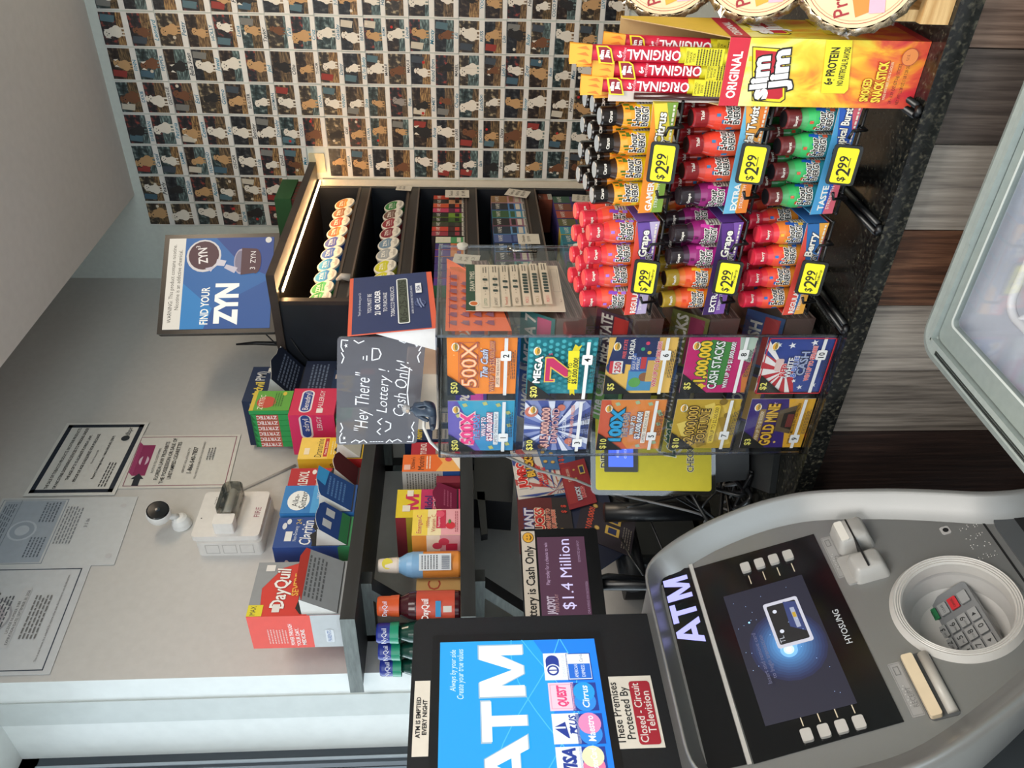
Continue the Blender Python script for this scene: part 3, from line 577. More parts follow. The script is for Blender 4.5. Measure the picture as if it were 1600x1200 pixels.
mb = MB(); q = fr.P(W*.42, H-.01, -.075); mb.lathe([(.0001, .03), (.03, .02), (.04, 0), (.04, -.03)], '#274a9a/s', 16, q, (0, 0, 1)); mb.lathe([(.041, -.002), (.041, -.012)], '#c8b890', 16, q, (0, 0, 1))
mb.tube([q+V((0, 0, -.03)), V((q.x, q.y, 2.068))], .012, '#20242a'); mb.build('blue_topped_jar', loc=(0, 0, 0), label='blue topped round object just showing above the blue advertising screen', cat='jar')
q = oX(425, 537, -1.42); mb = MB(); mb.tube([V((q.x, q.y, 2.068)), V((q.x, q.y, 2.10)), oX(400, 536, q.x), oX(369, 538, q.x)], [.010, .008, .006, .003], '#15171b/s'); mb.box(q.x-.03, q.x+.03, q.y-.02, q.y+.02, 2.066, 2.085, '#15171b/s'); mb.build('router_antenna', loc=(0, 0, 0), label='thin black antenna standing left of the blue advertising screen', cat='antenna')
mb = MB(); mb.tube([fr.P(.02, .05, -.02), fr.P(-.02, -.0, -.06)+V((0, 0, .01)), V((q.x+.02, q.y-.03, 2.075)), oY(455, 530, 1.978), oY(470, 552, 1.976), oY(520, 600, 1.976)], .0022, '#101216'); mb.build('black_cord', loc=(0, 0, 0), label='thin black cord hanging down the side of the tobacco rack', cat='cord')

# ================================================================ wall shelves and medicine
XS = -1.35
def wall_shelf(z, lab):
    t = thing('wall_shelf', lab, 'shelf', (-1.46, 1.5, z))
    MB().box(LW, XS, 1.026, 1.975, z-.030, z, BLACKW).box(LW-.03, XS, 1.0255, 1.027, z-.030, z, LITW).build('board', t)  # board end coloured paler to stand for light from the window
    for y in (1.135, 1.70):
        mb = MB(); mb.box(LW, LW+.022, y, y+.032, z-.22, z-.03, BLACKW); 
        fr = Fr((0, y, 0), (1, 0, 0), (0, 0, 1)); mb.slab(fr, [(LW+.022, z-.21), (LW+.022, z-.175), (LW+.165, z-.03), (LW+.20, z-.03)], -.032, 0, LITW, BLACKW)
        mb.box(LW+.022, LW+.20, y, y+.032, z-.052, z-.030, BLACKW); mb.decal(fY(y, LW, z-.22, .022, .19), [('r', 0, 0, 1, 1, LITW)]); mb.decal(fY(y, LW, z-.052, .20, .022), [('r', 0, 0, 1, 1, LITW)]); mb.build('bracket', t)
wall_shelf(1.783, 'upper black wooden wall shelf crowded with medicine boxes')
wall_shelf(1.541, 'lower black wall shelf with syrup bottles and vitamin packs')

def carton(name, lab, cat, yn, yf, z0, z1, xf, dep, body, front, near, torn=None, flap=None, rot=0):
    """front faces +X, near side faces the window end"""
    t = thing(name, lab, cat, (xf-dep/2, (yn+yf)/2, z0))
    mb = MB(); mb.box(xf-dep, xf, yn, yf, z0, z1, body)
    W, H = yf-yn, z1-z0
    mb.decal(fX(xf, yn, z0, W, H), front); mb.decal(fY(yn, xf-dep, z0, dep, H), near)
    if torn:
        rr = random.Random(int(yn*1000)); pts = [(.02, .03), (.98, .03), (.98, torn)]
        for k in range(7): pts.append((.9-.13*k, torn+rr.uniform(-.03, .07)))
        pts.append((.02, torn)); mb.decal(fX(xf, yn, z0, W, H), [('p', pts, '#14161a')], .0018)
    mb.build('carton', t)
    if flap:
        ang, hh, c_out, c_in, sp = flap   # hinged at the bottom edge, leaning outwards
        d = V((math.sin(ang), 0, math.cos(ang))); fr = Fr(V((xf+.001, yn+.003, z0+.008)), (0, 1, 0), d, W-.006, H*hh)
        rr = random.Random(int(yf*977)); n = 7; top = [((W-.006)*(1-k/n), H*hh*(1-.18*abs(k/n-.5)*2)+rr.uniform(-.004, .004)) for k in range(n+1)]
        mb = MB(); mb.slab(fr, [(0, 0), (W-.006, 0)]+top, 0, .0012, c_out, c_in); mb.decal(Fr(fr.P(0, 0, .0012), fr.u, fr.v, fr.W, fr.H), sp)
        a = fr.P(W-.006, 0); b_ = fr.P(W-.006, H*hh*.85); c = V((xf-.004, yf-.003, z0+H*hh*.8)); mb.add([a, b_, c], [(0, 1, 2)], c_in)
        a = fr.P(0, 0); b_ = fr.P(0, H*hh*.85); c = V((xf-.004, yn+.003, z0+H*hh*.8)); mb.add([a, c, b_], [(0, 1, 2)], c_in)
        mb.build('torn_flap', t)
    return t
Z1, Z2 = 1.784, 1.542
carton('medicine_box', 'large red and grey torn box at the window end of the upper shelf', 'medicine box', 1.045, 1.185, Z1, 1.972, -1.36, .105, '#c8352c',
  [('r', 0, 0, 1, .36, '#8a8d90'), ('p', [(0, .86), (0, 1), (1, 1), (1, .50), (.88, .72), (.5, .90)], '#8a8d90'), ('r', 0, .84, .20, 1, '#d8c82a'), ('t', 'MAX', .10, .94, .06, '#333', {'w': .16}), ('t', 'DayQuil', .50, .70, .15, '#e8e4e0', {'w': .74, 'bold': .02, 'it': .12, 'oc': '#7a1a18', 'ow': .02}),
   ('t', 'SEVERE', .56, .53, .07, '#e8b04a', {'w': .42, 'bold': .02}), ('R', .36, .40, .78, .48, .02, '#2f86b8'), ('t', 'COLD & FLU', .57, .44, .05, '#e8e4e0', {'w': .36}), ('r', .06, .66, .20, .74, '#d8d4d0'), ('r', .82, .80, .94, .90, '#d8d4d0')],
  [('r', 0, 0, 1, .33, '#b0b4b6'), ('r', 0, .33, 1, 1, '#d84434'), ('t', 'POWER THROUGH', .42, .56, .042, '#e8dcd8', {'w': .66, 'bold': .02, 'al': 'c'}), ('t', 'YOUR DAY.', .34, .495, .042, '#e8dcd8', {'bold': .02}), ('t', 'MEDICINE.', .34, .435, .042, '#e8dcd8', {'bold': .02}), ('x', .15, .60, .6, .82, 7, '#e0a8a0'),
   ('R', .16, .10, .56, .19, .02, '#c8ccd0'), ('t', 'PARENTS', .36, .15, .045, '#3a5a9a', {'w': .34})], .44,
  (.55, .52, '#8b8f93', '#c8c6c2', [('x', .1, .35, .9, .8, 5, '#55585c'), ('p', [(0, .80), (.3, .98), (.8, 1), (1, .9), (1, .80)], '#b8382e')]))
carton('medicine_box', 'dark blue torn box between the large red box and light blue box', 'medicine box', 1.222, 1.312, Z1, 1.951, -1.355, .10, '#1f4486',
  [('r', 0, .0, 1, .14, '#2f7a4a'), ('t', 'Claritin', .48, .60, .15, '#e0e2e4', {'w': .8, 'it': .15, 'bold': .01}), ('t', 'Non-Drowsy', .45, .74, .05, '#c8d0dc', {'w': .5}), ('r', .2, .78, .52, .87, '#d8d8d4'), ('c', .85, .85, .05, '#d0d4d8', .03), ('c', .7, .90, .06, '#d0d4d8', .03), ('t', '24', .84, .72, .07, '#c8b060'), ('x', .1, .42, .9, .5, 2, '#9ab0d0')],
  [('r', 0, 0, 1, .16, '#2f7a4a'), ('t', '24', .4, .45, .1, '#c8b060'), ('c', .5, .85, .06, '#d0d4d8', .03), ('t', 'Claritin', .5, .62, .08, '#e0e2e4', {'w': .7})], .50,
  (.75, .55, '#1f4486', '#cfd0cc', [('r', .0, 0, 1, .25, '#2f7a4a'), ('r', .2, .5, .45, .75, '#c8ccd0'), ('r', .6, .45, .85, .7, '#c8ccd0')]))
carton('medicine_box', 'light blue medicine box with a white oval logo on the upper shelf', 'medicine box', 1.320, 1.410, Z1, 1.952, -1.35, .10, '#2a6aa8',
  [('r', 0, .45, 1, 1, '#2f78b8'), ('r', 0, .45, 1, .6, '#4a9ad0'), ('r', 0, 0, 1, .3, '#1f4a86'), ('c', .45, .78, .19, '#e2e4e2', .15), ('t', 'Alka-', .45, .82, .08, '#222832', {'w': .5}), ('t', 'Seltzer', .46, .72, .09, '#222832', {'w': .62, 'it': .2}), ('t', 'ORIGINAL', .7, .52, .04, '#e0e4e8', {'w': .4}), ('c', .22, .42, .05, '#1f3a70')],
  [('r', 0, .4, 1, 1, '#2f78b8')], .45, (.7, .60, '#1f4a8a', '#d2d4d2', [('x', .15, .2, .85, .7, 5, '#5a86c0'), ('p', [(.4, .75), (1, .7), (1, 1), (.5, 1)], '#3aa0e0')]))
carton('medicine_box', 'red medicine box between the light blue box and the yellow box', 'medicine box', 1.422, 1.492, Z1, 1.955, -1.37, .10, '#b02830',
  [('t', 'TYLENOL', .40, .80, .13, '#e2dcd8', {'w': .9, 'bold': .02, 'it': .15}), ('t', 'Extra Strength', .45, .60, .06, '#e2dcd8', {'w': .8}), ('c', .8, .66, .05, '#e2dcd8', .03), ('c', .9, .56, .05, '#e2dcd8', .03), ('r', 0, 0, 1, .2, '#5a1a20')],
  [('r', 0, 0, 1, .2, '#5a1a20')], .42, (.9, .5, '#5a1a20', '#cfcac4', []))
carton('medicine_box', 'yellow torn medicine box left of the pink box', 'medicine box', 1.520, 1.602, Z1, 1.945, -1.365, .10, '#e0b428',
  [('r', 0, .55, 1, 1, '#e8c45a'), ('t', 'Dramamine', .50, .70, .11, '#2a2420', {'w': .84, 'it': .1}), ('r', .1, .56, .95, .62, '#b83030'), ('t', 'Motion Sickness', .5, .59, .035, '#f0e8d8', {'w': .6}), ('x', .2, .36, .8, .52, 4, '#e8dca0'), ('r', .2, .84, .5, .92, '#e8d8b8')],
  [('r', 0, 0, 1, .25, '#b83030'), ('t', 'ine', .7, .5, .12, '#2a2420')], .40, (.8, .52, '#e8e0d0', '#e6e2da', []))
carton('medicine_box', 'low mustard yellow box just right of the yellow torn box flap', 'medicine box', 1.612, 1.640, Z1, 1.86, -1.345, .10, '#c8a030', [('t', 'Less Drowsy', .5, .4, .1, '#3a3020', {'w': .8})], [])
bn = carton('medicine_box', 'pink allergy box with a blue oval logo under the green boxes', 'medicine box', 1.650, 1.765, 1.868, 1.985, -1.33, .135, '#d42a62',
  [('r', 0, 0, 1, 1, '#c42a50'), ('R', .10, .52, .92, .80, .12, '#e0d8dc'), ('R', .13, .555, .89, .765, .10, '#24408a'), ('t', 'Benadryl', .51, .66, .13, '#e8e4e4', {'w': .70}), ('t', 'ALLERGY', .58, .34, .11, '#e8dce0', {'w': .66}), ('r', .08, .26, .24, .40, '#e0d8d8')],
  [('R', .42, .50, 1.0, .78, .12, '#e0d8dc'), ('R', .45, .54, 1.0, .74, .10, '#24408a'), ('t', 'adryl', .76, .64, .13, '#e8e4e4', {'w': .4}), ('t', 'LERGY', .8, .34, .11, '#e8dce0', {'w': .34})])
carton('medicine_box', 'short green and white box below the pink allergy box', 'medicine box', 1.655, 1.70, Z1, 1.866, -1.345, .10, '#2f9a50',
  [('r', 0, 0, 1, .5, '#c8ccc4'), ('x', .1, .05, .9, .45, 5, '#666'), ('t', 'ZYRTEC', .5, .75, .2, '#e8e4e0', {'w': .9})], [('r', .3, 0, 1, .6, '#c8ccc4')])
carton('medicine_box', 'plain dark box supporting the pink allergy box', 'medicine box', 1.705, 1.775, Z1, 1.866, -1.36, .12, '#2a2c30', [], [])
for k in range(6):   # blister boxes standing side by side on the pink box
    x = -1.452+.0185*k; t = thing('allergy_tablet_box', 'slim green box, %s from the left in the row on the pink box' % ORD[k], 'medicine box', (x, 1.70, 1.9855), 'slim green allergy boxes')
    mb = MB(); mb.box(x, x+.0175, 1.668, 1.745, 1.9855, 2.085, '#2a9a50'); mb.decal(fY(1.668, x, 1.9855, .0175, .10), [('p', [(0, .9), (1, .98), (1, 1), (0, 1)], '#1c7038'), ('r', 0, .30, 1, .86, '#c0584e')]); 
    mb.text(Fr((x+.00875, 1.6676, 2.045), (0, 0, 1), (-1, 0, 0)), 'ZYRTEC', 0, 0, .011, '#efe8e4', w=.052, bold=.03); mb.v = [p for p in mb.v]; mb.build('carton', t)
carton('allergy_tablet_box', 'green box with a red round logo beside the slim green boxes', 'medicine box', 1.668, 1.752, 1.9855, 2.088, -1.328, .012, '#4a9a3a',
  [('r', 0, 0, 1, 1, '#5a9a3c'), ('r', 0, .9, 1, 1, '#c8b040'), ('c', .42, .62, .24, '#b8483a'), ('t', 'ZYRTEC', .42, .74, .13, '#e0dcc8', {'w': .74, 'it': .1}), ('x', .2, .2, .9, .45, 4, '#3a6a30'), ('c', .85, .2, .08, '#c8b040', .05)], [('r', 0, 0, 1, 1, '#2a9a50')])
carton('medicine_box', 'navy torn box with yellow letters, topmost at the far end of the shelf', 'medicine box', 1.80, 1.965, 1.99, 2.145, -1.40, .16, '#16294a',
  [('t', 'Advil', .34, .78, .16, '#d8c44a', {'w': .40, 'bold': .02}), ('t', 'PM)', .72, .80, .17, '#c8ccd0', {'w': .26, 'bold': .01}), ('x', .1, .35, .6, .62, 4, '#8a94a4'), ('c', .62, .48, .06, '#3a6aa8'), ('r', .84, .55, .96, .7, '#c8c8c4')],
  [('t', 'Advil', .45, .78, .13, '#d8c44a', {'w': .5, 'bold': .02}), ('t', 'PM)', .85, .80, .15, '#c8ccd0', {'w': .24})], .26, (.9, .72, '#101c34', '#c8cac8', [('x', .1, .1, .9, .7, 6, '#6a7890')]))
carton('medicine_box', 'plain navy box directly under the topmost torn navy box', 'medicine box', 1.80, 1.965, 1.90, 1.988, -1.38, .16, '#14213c', [('x', .1, .2, .9, .8, 5, '#5a6880')], [])
carton('medicine_box', 'navy box with yellow letters standing on the far end of the upper shelf', 'medicine box', 1.785, 1.90, Z1, 1.898, -1.365, .16, '#162c50',
  [('t', 'Advil', .40, .66, .32, '#d8bc3a', {'w': .66, 'bold': .02}), ('r', .62, .82, .80, .95, '#b8a8a0'), ('x', .1, .1, .8, .42, 3, '#8a94a4'), ('r', .8, .0, 1, .35, '#a04030')], [])
# lower shelf
carton('medicine_box', 'orange and white medicine box with small print side on the lower shelf', 'medicine box', 1.470, 1.532, Z2, 1.684, -1.365, .075, '#c8c4c0',
  [('r', 0, 0, 1, 1, '#e06a2a'), ('p', [(0, 0), (1, 0), (1, .42), (.5, .3), (0, .42)], '#e8a858'), ('p', [(.1, 0), (1, 0), (1, .2)], '#e8e0d4'), ('t', "Children's", .5, .82, .07, '#2a2420', {'w': .7}), ('t', 'Motrin', .5, .68, .11, '#2a2420', {'w': .8}), ('r', .1, .86, .4, .97, '#e0b0a0'), ('c', .7, .2, .06, '#c83a4a'), ('x', .15, .5, .9, .6, 2, '#f0dcc8')],
  [('r', 0, .32, 1, 1, '#b8b4b0'), ('x', .08, .36, .92, .94, 12, '#6a6664'), ('r', 0, 0, 1, .30, '#1f4a8a'), ('c', .55, .15, .09, '#3a86c8')])
carton('medicine_box', 'small dark red box between the orange box and the magenta box', 'medicine box', 1.440, 1.464, Z2, 1.60, -1.375, .08, '#7a1c30', [], [])
carton('medicine_box', 'yellow and magenta torn box on the lower shelf', 'medicine box', 1.335, 1.428, Z2, 1.693, -1.385, .14, '#a89a28',
  [('r', 0, .62, 1, 1, '#d8c02a'), ('r', 0, 0, 1, .62, '#b82a5a'), *block('M', .26, .82, .65, .86, '#c02a50'), ('t', 'Midol', .45, .50, .12, '#2a2a6a', {'w': .66, 'bold': .02}), ('t', 'COMPLETE', .5, .40, .05, '#e8d0d8', {'w': .6}), ('r', .2, .78, .42, .9, '#e0d8c8'), ('r', .74, .74, .96, .84, '#e0d8c8')],
  [('r', 0, .0, 1, 1, '#a8962c'), ('r', 0, .84, 1, 1, '#8a2a34'), *block('M', .2, .8, .34, .66, '#8a2450')], .36, (.5, .42, '#8a1f48', '#8a1f48', [('x', .2, .2, .8, .6, 3, '#b85a7a')]))
carton('vitamin_box', 'pink and yellow vitamin box with a raspberry picture on the lower shelf', 'vitamin box', 1.248, 1.328, Z2, 1.650, -1.352, .055, '#e8d8b0',
  [('r', 0, .68, 1, 1, '#e8cc50'), ('r', 0, .40, 1, .68, '#eadcb0'), ('r', 0, 0, 1, .40, '#e0a0a8'), ('t', 'Emergen-C', .42, .86, .10, '#c8702a', {'w': .7, 'it': .1, 'bold': .02, 'oc': '#e8e0b0', 'ow': .03}), ('t', '1000mg', .5, .68, .07, '#b8503a', {'w': .5}), ('t', 'Vitamin C', .45, .56, .09, '#b8503a', {'w': .66}), ('r', .25, .30, .95, .50, '#c02a4a'), ('t', 'Raspberry', .5, .45, .05, '#f0dce0', {'w': .4}), ('c', .8, .42, .09, '#d8506a'), ('c', .35, .20, .10, '#c82a3a'), ('c', .5, .22, .06, '#4a7a3a', .03), ('x', .1, .04, .9, .12, 2, '#b86a74')],
  [('r', 0, .70, 1, 1, '#e0903a'), ('r', 0, .42, 1, .70, '#eadcc8'), ('r', 0, 0, 1, .42, '#d8a0a8'), ('r', .1, .06, .5, .30, '#c02a4a'), ('c', .62, .34, .11, '#c8405a'), ('c', .38, .48, .10, '#c8405a')])
carton('vitamin_box', 'tan vitamin box mostly hidden behind the orange spray bottle', 'vitamin box', 1.16, 1.20, Z2, 1.64, -1.44, .10, '#d8b070', [('t', 'C', .5, .6, .3, '#b8503a')], [('r', 0, 0, 1, .4, '#b86a3a')])
for k, (y, lab, c1, tx) in enumerate([(1.56, 'small navy sachet box directly beyond the orange and white box', '#14284c', 'Advil'), (1.615, 'small red sachet box between navy ones on the lower shelf', '#b0283a', 'TYLENOL'), (1.675, 'navy sachet box seen under the clear note sign', '#14284c', 'AdvilPM'), (1.745, 'navy sachet box behind the robed figurine', '#162c50', 'Advil')]):
    carton('sachet_box', lab, 'medicine box', y-.024, y+.028, Z2, 1.69-.02*(k == 1), -1.42, .09, c1, [('t', tx, .5, .75, .12, '#d8bc3a' if c1 != '#b0283a' else '#e8dcd8', {'w': .85, 'bold': .02}), ('r', .1, .1, .9, .5, '#9a928a'), ('x', .15, .15, .85, .45, 4, '#4a4644')], [])
# spray bottle
sp_ = thing('spray_bottle', 'orange and light blue spray bottle with a clear cap on the lower shelf', 'bottle', (-1.40, 1.205, Z2))
c = V((-1.40, 1.205, Z2)); mb = MB(); mb.lathe([(.0001, 0), (.027, 0), (.029, .004), (.029, .105), (.026, .118), (.018, .132), (.016, .138)], '#d8893a/s', 24, c, mats=['#d8893a/s']*2+['#d8893a/s', '#7aa6cc/s', '#7aa6cc/s', '#7aa6cc/s'])
mb.lathe([(.0294, .082), (.0294, .106)], '#7aa6cc/s', 24, c); mb.decal(Fr(c+V((.0205, -.0215, .02)), V((.72, .69, 0)), V((0, 0, 1)), .030, .07), [('r', -.3, .0, .9, 1, '#cfd4d6'), ('x', -.2, .4, .8, .95, 6, '#5a5e64')]+[('r', -.2+.07*k, .05, -.2+.07*k+.03, .3, '#2a3a5a') for k in range(14)], .004)
mb.build('bottle_body', sp_); mb = MB(); mb.lathe([(.017, .135), (.018, .140), (.015, .178), (.013, .181), (.0001, .182)], '#d8ccc0/s', 20, c); mb.build('cap', sp_)
mb = MB(); mb.decal(Fr(c+V((.002, -.0175, .150)), V((.7, .7, 0)), V((0, 0, 1)), .02, .02), [('c', .8, .5, .6, '#d8c83a')], .002); mb.build('price_sticker', sp_)
def syrup(name, lab, x, y, z, glass, capc, labelc, txt, hcap=.034, R=.030):
    t = thing(name, lab, 'medicine bottle', (x, y, z), None); c = V((x, y, z))
    mb = MB(); mb.lathe([(.0001, 0), (R-.002, 0), (R, .004), (R, .095), (R*.93, .108), (R*.6, .128), (.015, .136), (.015, .142)], glass, 24, c); mb.build('bottle_body', t)
    mb = MB(); mb.lathe([(R+.0006, .012), (R+.0006, .092)], labelc, 24, c)
    u = V((.80, .60, 0)); fr = Fr(c-u*.024+V((0, 0, .012))+V((.6, -.8, 0))*R*.92, u, V((0, 0, 1)), .048, .08); mb.text(fr, txt, .024, .062, .014, '#ece4e0', w=.042, bold=.02, lift=.003); mb.decal(fr, [('r', .15, .36, .85, .5, '#2f86b8'), ('r', .35, .08, .62, .30, '#cfc8c0')], .003); mb.build('label_wrap', t)
    mb = MB(); mb.lathe([(.019, .136), (.021, .138), (.021, .136+hcap), (.019, .140+hcap), (.0001, .141+hcap)], capc, 20, c); mb.lathe([(.023, .128), (.022, .146)], '#1f8a6a/g' if 'Ny' in txt else capc, 20, c)
    fr = Fr(c-u*.018+V((0, 0, .150))+V((.6, -.8, 0))*.0195, u, V((0, 0, 1)), .036, .02); mb.text(fr, txt, .018, .008, .010, '#dfe0ee', w=.031, lift=.002); mb.build('cap', t); return t
syrup('medicine_bottle', 'dark red syrup bottle with an orange cap beside the green bottles', -1.40, 1.095, Z2, '#3a1018/g', '#c8542a/g', '#c04a34/s', 'DayQuil')
for k, (x, y) in enumerate([(-1.43, 1.050), (-1.489, 1.050), (-1.547, 1.050)]):
    syrup('medicine_bottle', ['blue capped green syrup bottle nearest the dark red bottle', 'blue capped green syrup bottle in the middle of its row', 'blue capped green syrup bottle at the window end of its row'][k], x, y, Z2, '#0f3a30/g', '#27348a/g', '#1c5a48/s', 'NyQuil', R=.022)
# ================================================================ lottery ticket dispenser
DX0, DX1, DY0, DY1, DZ0, DZ1 = -.895, -.658, 1.0, 1.288, .962, 1.575
BP = .1226
dp = thing('ticket_dispenser', 'clear acrylic lottery ticket dispenser with ten numbered bins standing on the counter edge', 'dispenser', ((DX0+DX1)/2, 1.14, .96))
def pane(name, x0, x1, y0, y1, z0, z1): return MB().box(x0, x1, y0, y1, z0, z1, ACR).build(name, dp)
pane('front_panel', DX0, DX1, DY0, DY0+.003, DZ0, DZ1); pane('side_panel', DX0, DX0+.003, DY0+.003, DY1, DZ0, DZ1); pane('side_panel', DX1-.003, DX1, DY0+.003, DY1, DZ0, DZ1); pane('back_door', DX0, DX1, DY1, DY1+.003, DZ0, DZ1); pane('lid', DX0, DX1, DY0+.003, DY1, DZ1-.004, DZ1)
mb = MB()
e = .0035
for x in (DX0, DX1):
    for y in (DY0, DY1): mb.box(x-e/2, x+e/2, y-e/2, y+e/2, DZ0, DZ1, ACRE)
for z in (DZ0, DZ1):
    for y in (DY0, DY1): mb.box(DX0, DX1, y-e/2, y+e/2, z-e/2, z+e/2, ACRE)
    for x in (DX0, DX1): mb.box(x-e/2, x+e/2, DY0, DY1, z-e/2, z+e/2, ACRE)
mb.build('edge_strips', dp)
for k in range(1, 5):
    z = DZ0+BP*k
    mb = MB(); mb.slab(Fr((DX0+.003, 0, 0), (0, 1, 0), (0, 0, 1)), [(DY0+.004, z-.002), (DY1-.01, z+.035), (DY1-.01, z+.038), (DY0+.004, z+.001)], 0, DX1-DX0-.006, ACR); mb.box(DX0+.003, DX1-.003, DY0+.0031, DY0+.006, z-.003, z+.001, ACRE); mb.build('bin_shelf', dp)
MB().box((DX0+DX1)/2-.001, (DX0+DX1)/2+.001, DY0+.02, DY1-.01, DZ0, DZ1-.005, ACR).build('divider', dp)
for z in (1.505, 1.300):
    mb = MB(); mb.lathe([(.0001, -.004), (.009, -.002), (.010, .004), (.0001, .007)], '#b8b4a8/s', 12, (DX1, DY1-.003, z+.03), (1, 0, 0)); mb.build('hinge', dp)
    mb = MB(); mb.tube([(DX1+.002, DY1-.01, z-.05), (DX1+.002, DY1-.02, z-.06), (DX1+.002, DY1-.02, z-.10)], .004, PLAST); mb.build('latch', dp)

LOGO = [('c', .85, .88, .075, '#efe9d8', .055), ('c', .85, .88, .06, '#e6a83a', .04), ('t', 'Lottery', .85, .875, .045, '#1f5a3a', {'w': .15, 'it': .3, 'bold': .02})]
def tail(n, price, na=None):
    a = na
    return [('p', [(0, .58), (0, 1), (.36, 1)], '#171512'), ('t', price, .135, .905, .095, '#e8dc6a', {'w': .22, 'bold': .02, 'rot': 0, 'oc': '#2a2410', 'ow': .05})]+LOGO+\
           [('r', 0, .135, 1, .185, '#e6e4e0'), ('t', 'For prizes and odds see back', .55, .110, .022, '#2a2a2a', {'w': .5}), ('x', .3, .02, .8, .09, 3, '#3a3a3a'), ('R', a-.085, .085, a+.085, .235, .02, '#e8e6e2'), ('t', n, a, .16, .085, '#16181a', {'w': .13, 'bold': .02})]
rt = random.Random(5)
def dots(n, c, r0, r1, seed=1, y0=.1): 
    q = random.Random(seed); return [('c', q.uniform(.04, .96), q.uniform(y0, .97), q.uniform(r0, r1), c) for i in range(n)]
def rays(cx, cy_, n, c, R=1.2, w=.5):
    out = []
    for k in range(n):
        a = 2*PI*k/n; b_ = a+2*PI/n*w
        P = [(cx, cy_)]; 
        for t in (a, b_):
            dx, dy = math.cos(t), math.sin(t); s_ = 9
            if dx > 0: s_ = min(s_, (1-cx)/dx)
            if dx < 0: s_ = min(s_, -cx/dx)
            if dy > 0: s_ = min(s_, (1-cy_)/dy)
            if dy < 0: s_ = min(s_, -cy_/dy)
            P.append((cx+dx*s_, cy_+dy*s_))
        out.append(('p', P, c))
    return out
def star(a, b_, r, c): return ('p', [(a+r*(1 if k % 2 == 0 else .4)*math.sin(k*PI/5), b_+r*(1 if k % 2 == 0 else .4)*math.cos(k*PI/5)) for k in range(10)], c)
T = {}
T['1'] = [('r', 0, 0, 1, 1, '#3a9ab8'), ('p', [(0, 1), (1, 1), (1, .86), (0, .45)], '#6a5aa8'), ('p', [(0, 0), (0, .5), (.5, .75), (.7, 0)], '#3a8ab8')]+[('c', .5, .5, .01, '#2a7aa0')]+[('p', [(a, b_), (a+.06, b_+.03), (a+.04, b_+.09), (a-.02, b_+.06)], '#b8b86a') for a, b_ in ((.9, .7), (.93, .4), (.9, .2), (.75, .05), (.5, .03), (.12, .05), (.05, .3), (.7, .8))]+\
  [('t', '500X', .45, .71, .19, '#e83a78', {'w': .60, 'al': 'f', 'bold': .05, 'oc': '#f0c8c8', 'ow': .06}), ('t', 'THE CASH', .48, .575, .085, '#3a9ad0', {'w': .5, 'bold': .03, 'oc': '#c83a78', 'ow': .07}), ('t', 'WIN UP TO', .50, .465, .065, '#f0ecec', {'w': .38, 'bold': .02, 'oc': '#8a2a6a', 'ow': .07}), ('t', '$25,000,000!', .50, .375, .08, '#f0ecec', {'w': .56, 'bold': .02, 'oc': '#b83058', 'ow': .07}), ('R', .14, .24, .80, .31, .01, '#e0e2e0'), ('t', 'LIMITED TIME BONUS PLAY', .47, .275, .045, '#2a3a5a', {'w': .6})]+tail('1', '$50', .29)
T['2'] = [('r', 0, 0, 1, 1, '#f0871e')]+dots(16, '#f6b868', .008, .014, 3)+[('f', .13, .54, .92, .84, .012, '#c86a3a'), ('t', '500X', .52, .69, .22, '#8a4a52', {'w': .74, 'al': 'f', 'bold': .06}), ('t', '500X', .52, .69, .22, '#f0871e', {'w': .74, 'al': 'f', 'bold': .03}), ('t', '500X', .52, .69, .22, '#f6c8a0', {'w': .74, 'al': 'f', 'bold': -.005}),
  ('t', 'The Cash', .56, .47, .10, '#c8ccd8', {'w': .48, 'it': .35, 'bold': .02, 'oc': '#6a5a78', 'ow': .05}), ('t', 'WIN UP TO $25,000,000!', .5, .355, .065, '#f0a050', {'w': .88, 'bold': .02, 'oc': '#5a2a6a', 'ow': .06}), ('R', .14, .235, .66, .30, .01, '#f0d0b0'), ('t', 'LIMITED TIME BONUS PLAY', .42, .27, .04, '#5a2a3a', {'w': .48})]+tail('2', '$50', .70)
T['3'] = [('r', 0, 0, 1, 1, '#4a5a9a')]+rays(.45, .55, 14, '#8a94c0', w=.45)+rays(.45, .55, 9, '#e0e2ec', w=.25)+[('c', .8, .9, .10, '#c8705a'), ('c', .8, .9, .05, '#f0d8c8'), ('c', .1, .72, .05, '#d88a6a'), ('c', .2, .3, .06, '#c8705a'), ('c', .88, .45, .06, '#c8705a'),
  ('t', '$15,000,000', .48, .68, .12, '#e0a898', {'w': .80, 'al': 'f', 'bold': .03, 'oc': '#6a3a4a', 'ow': .06}), ('t', 'DIAMOND', .52, .53, .10, '#e0b0a8', {'w': .70, 'al': 'f', 'bold': .0, 'oc': '#8a4a58', 'ow': .05}), ('t', 'Spectacular!', .50, .40, .08, '#e8eaf0', {'w': .46, 'it': .3}), ('t', 'MORE THAN $480 IN PRIZES', .52, .275, .05, '#e09a8a', {'w': .82, 'bold': .02})]+tail('3', '$30', .18)
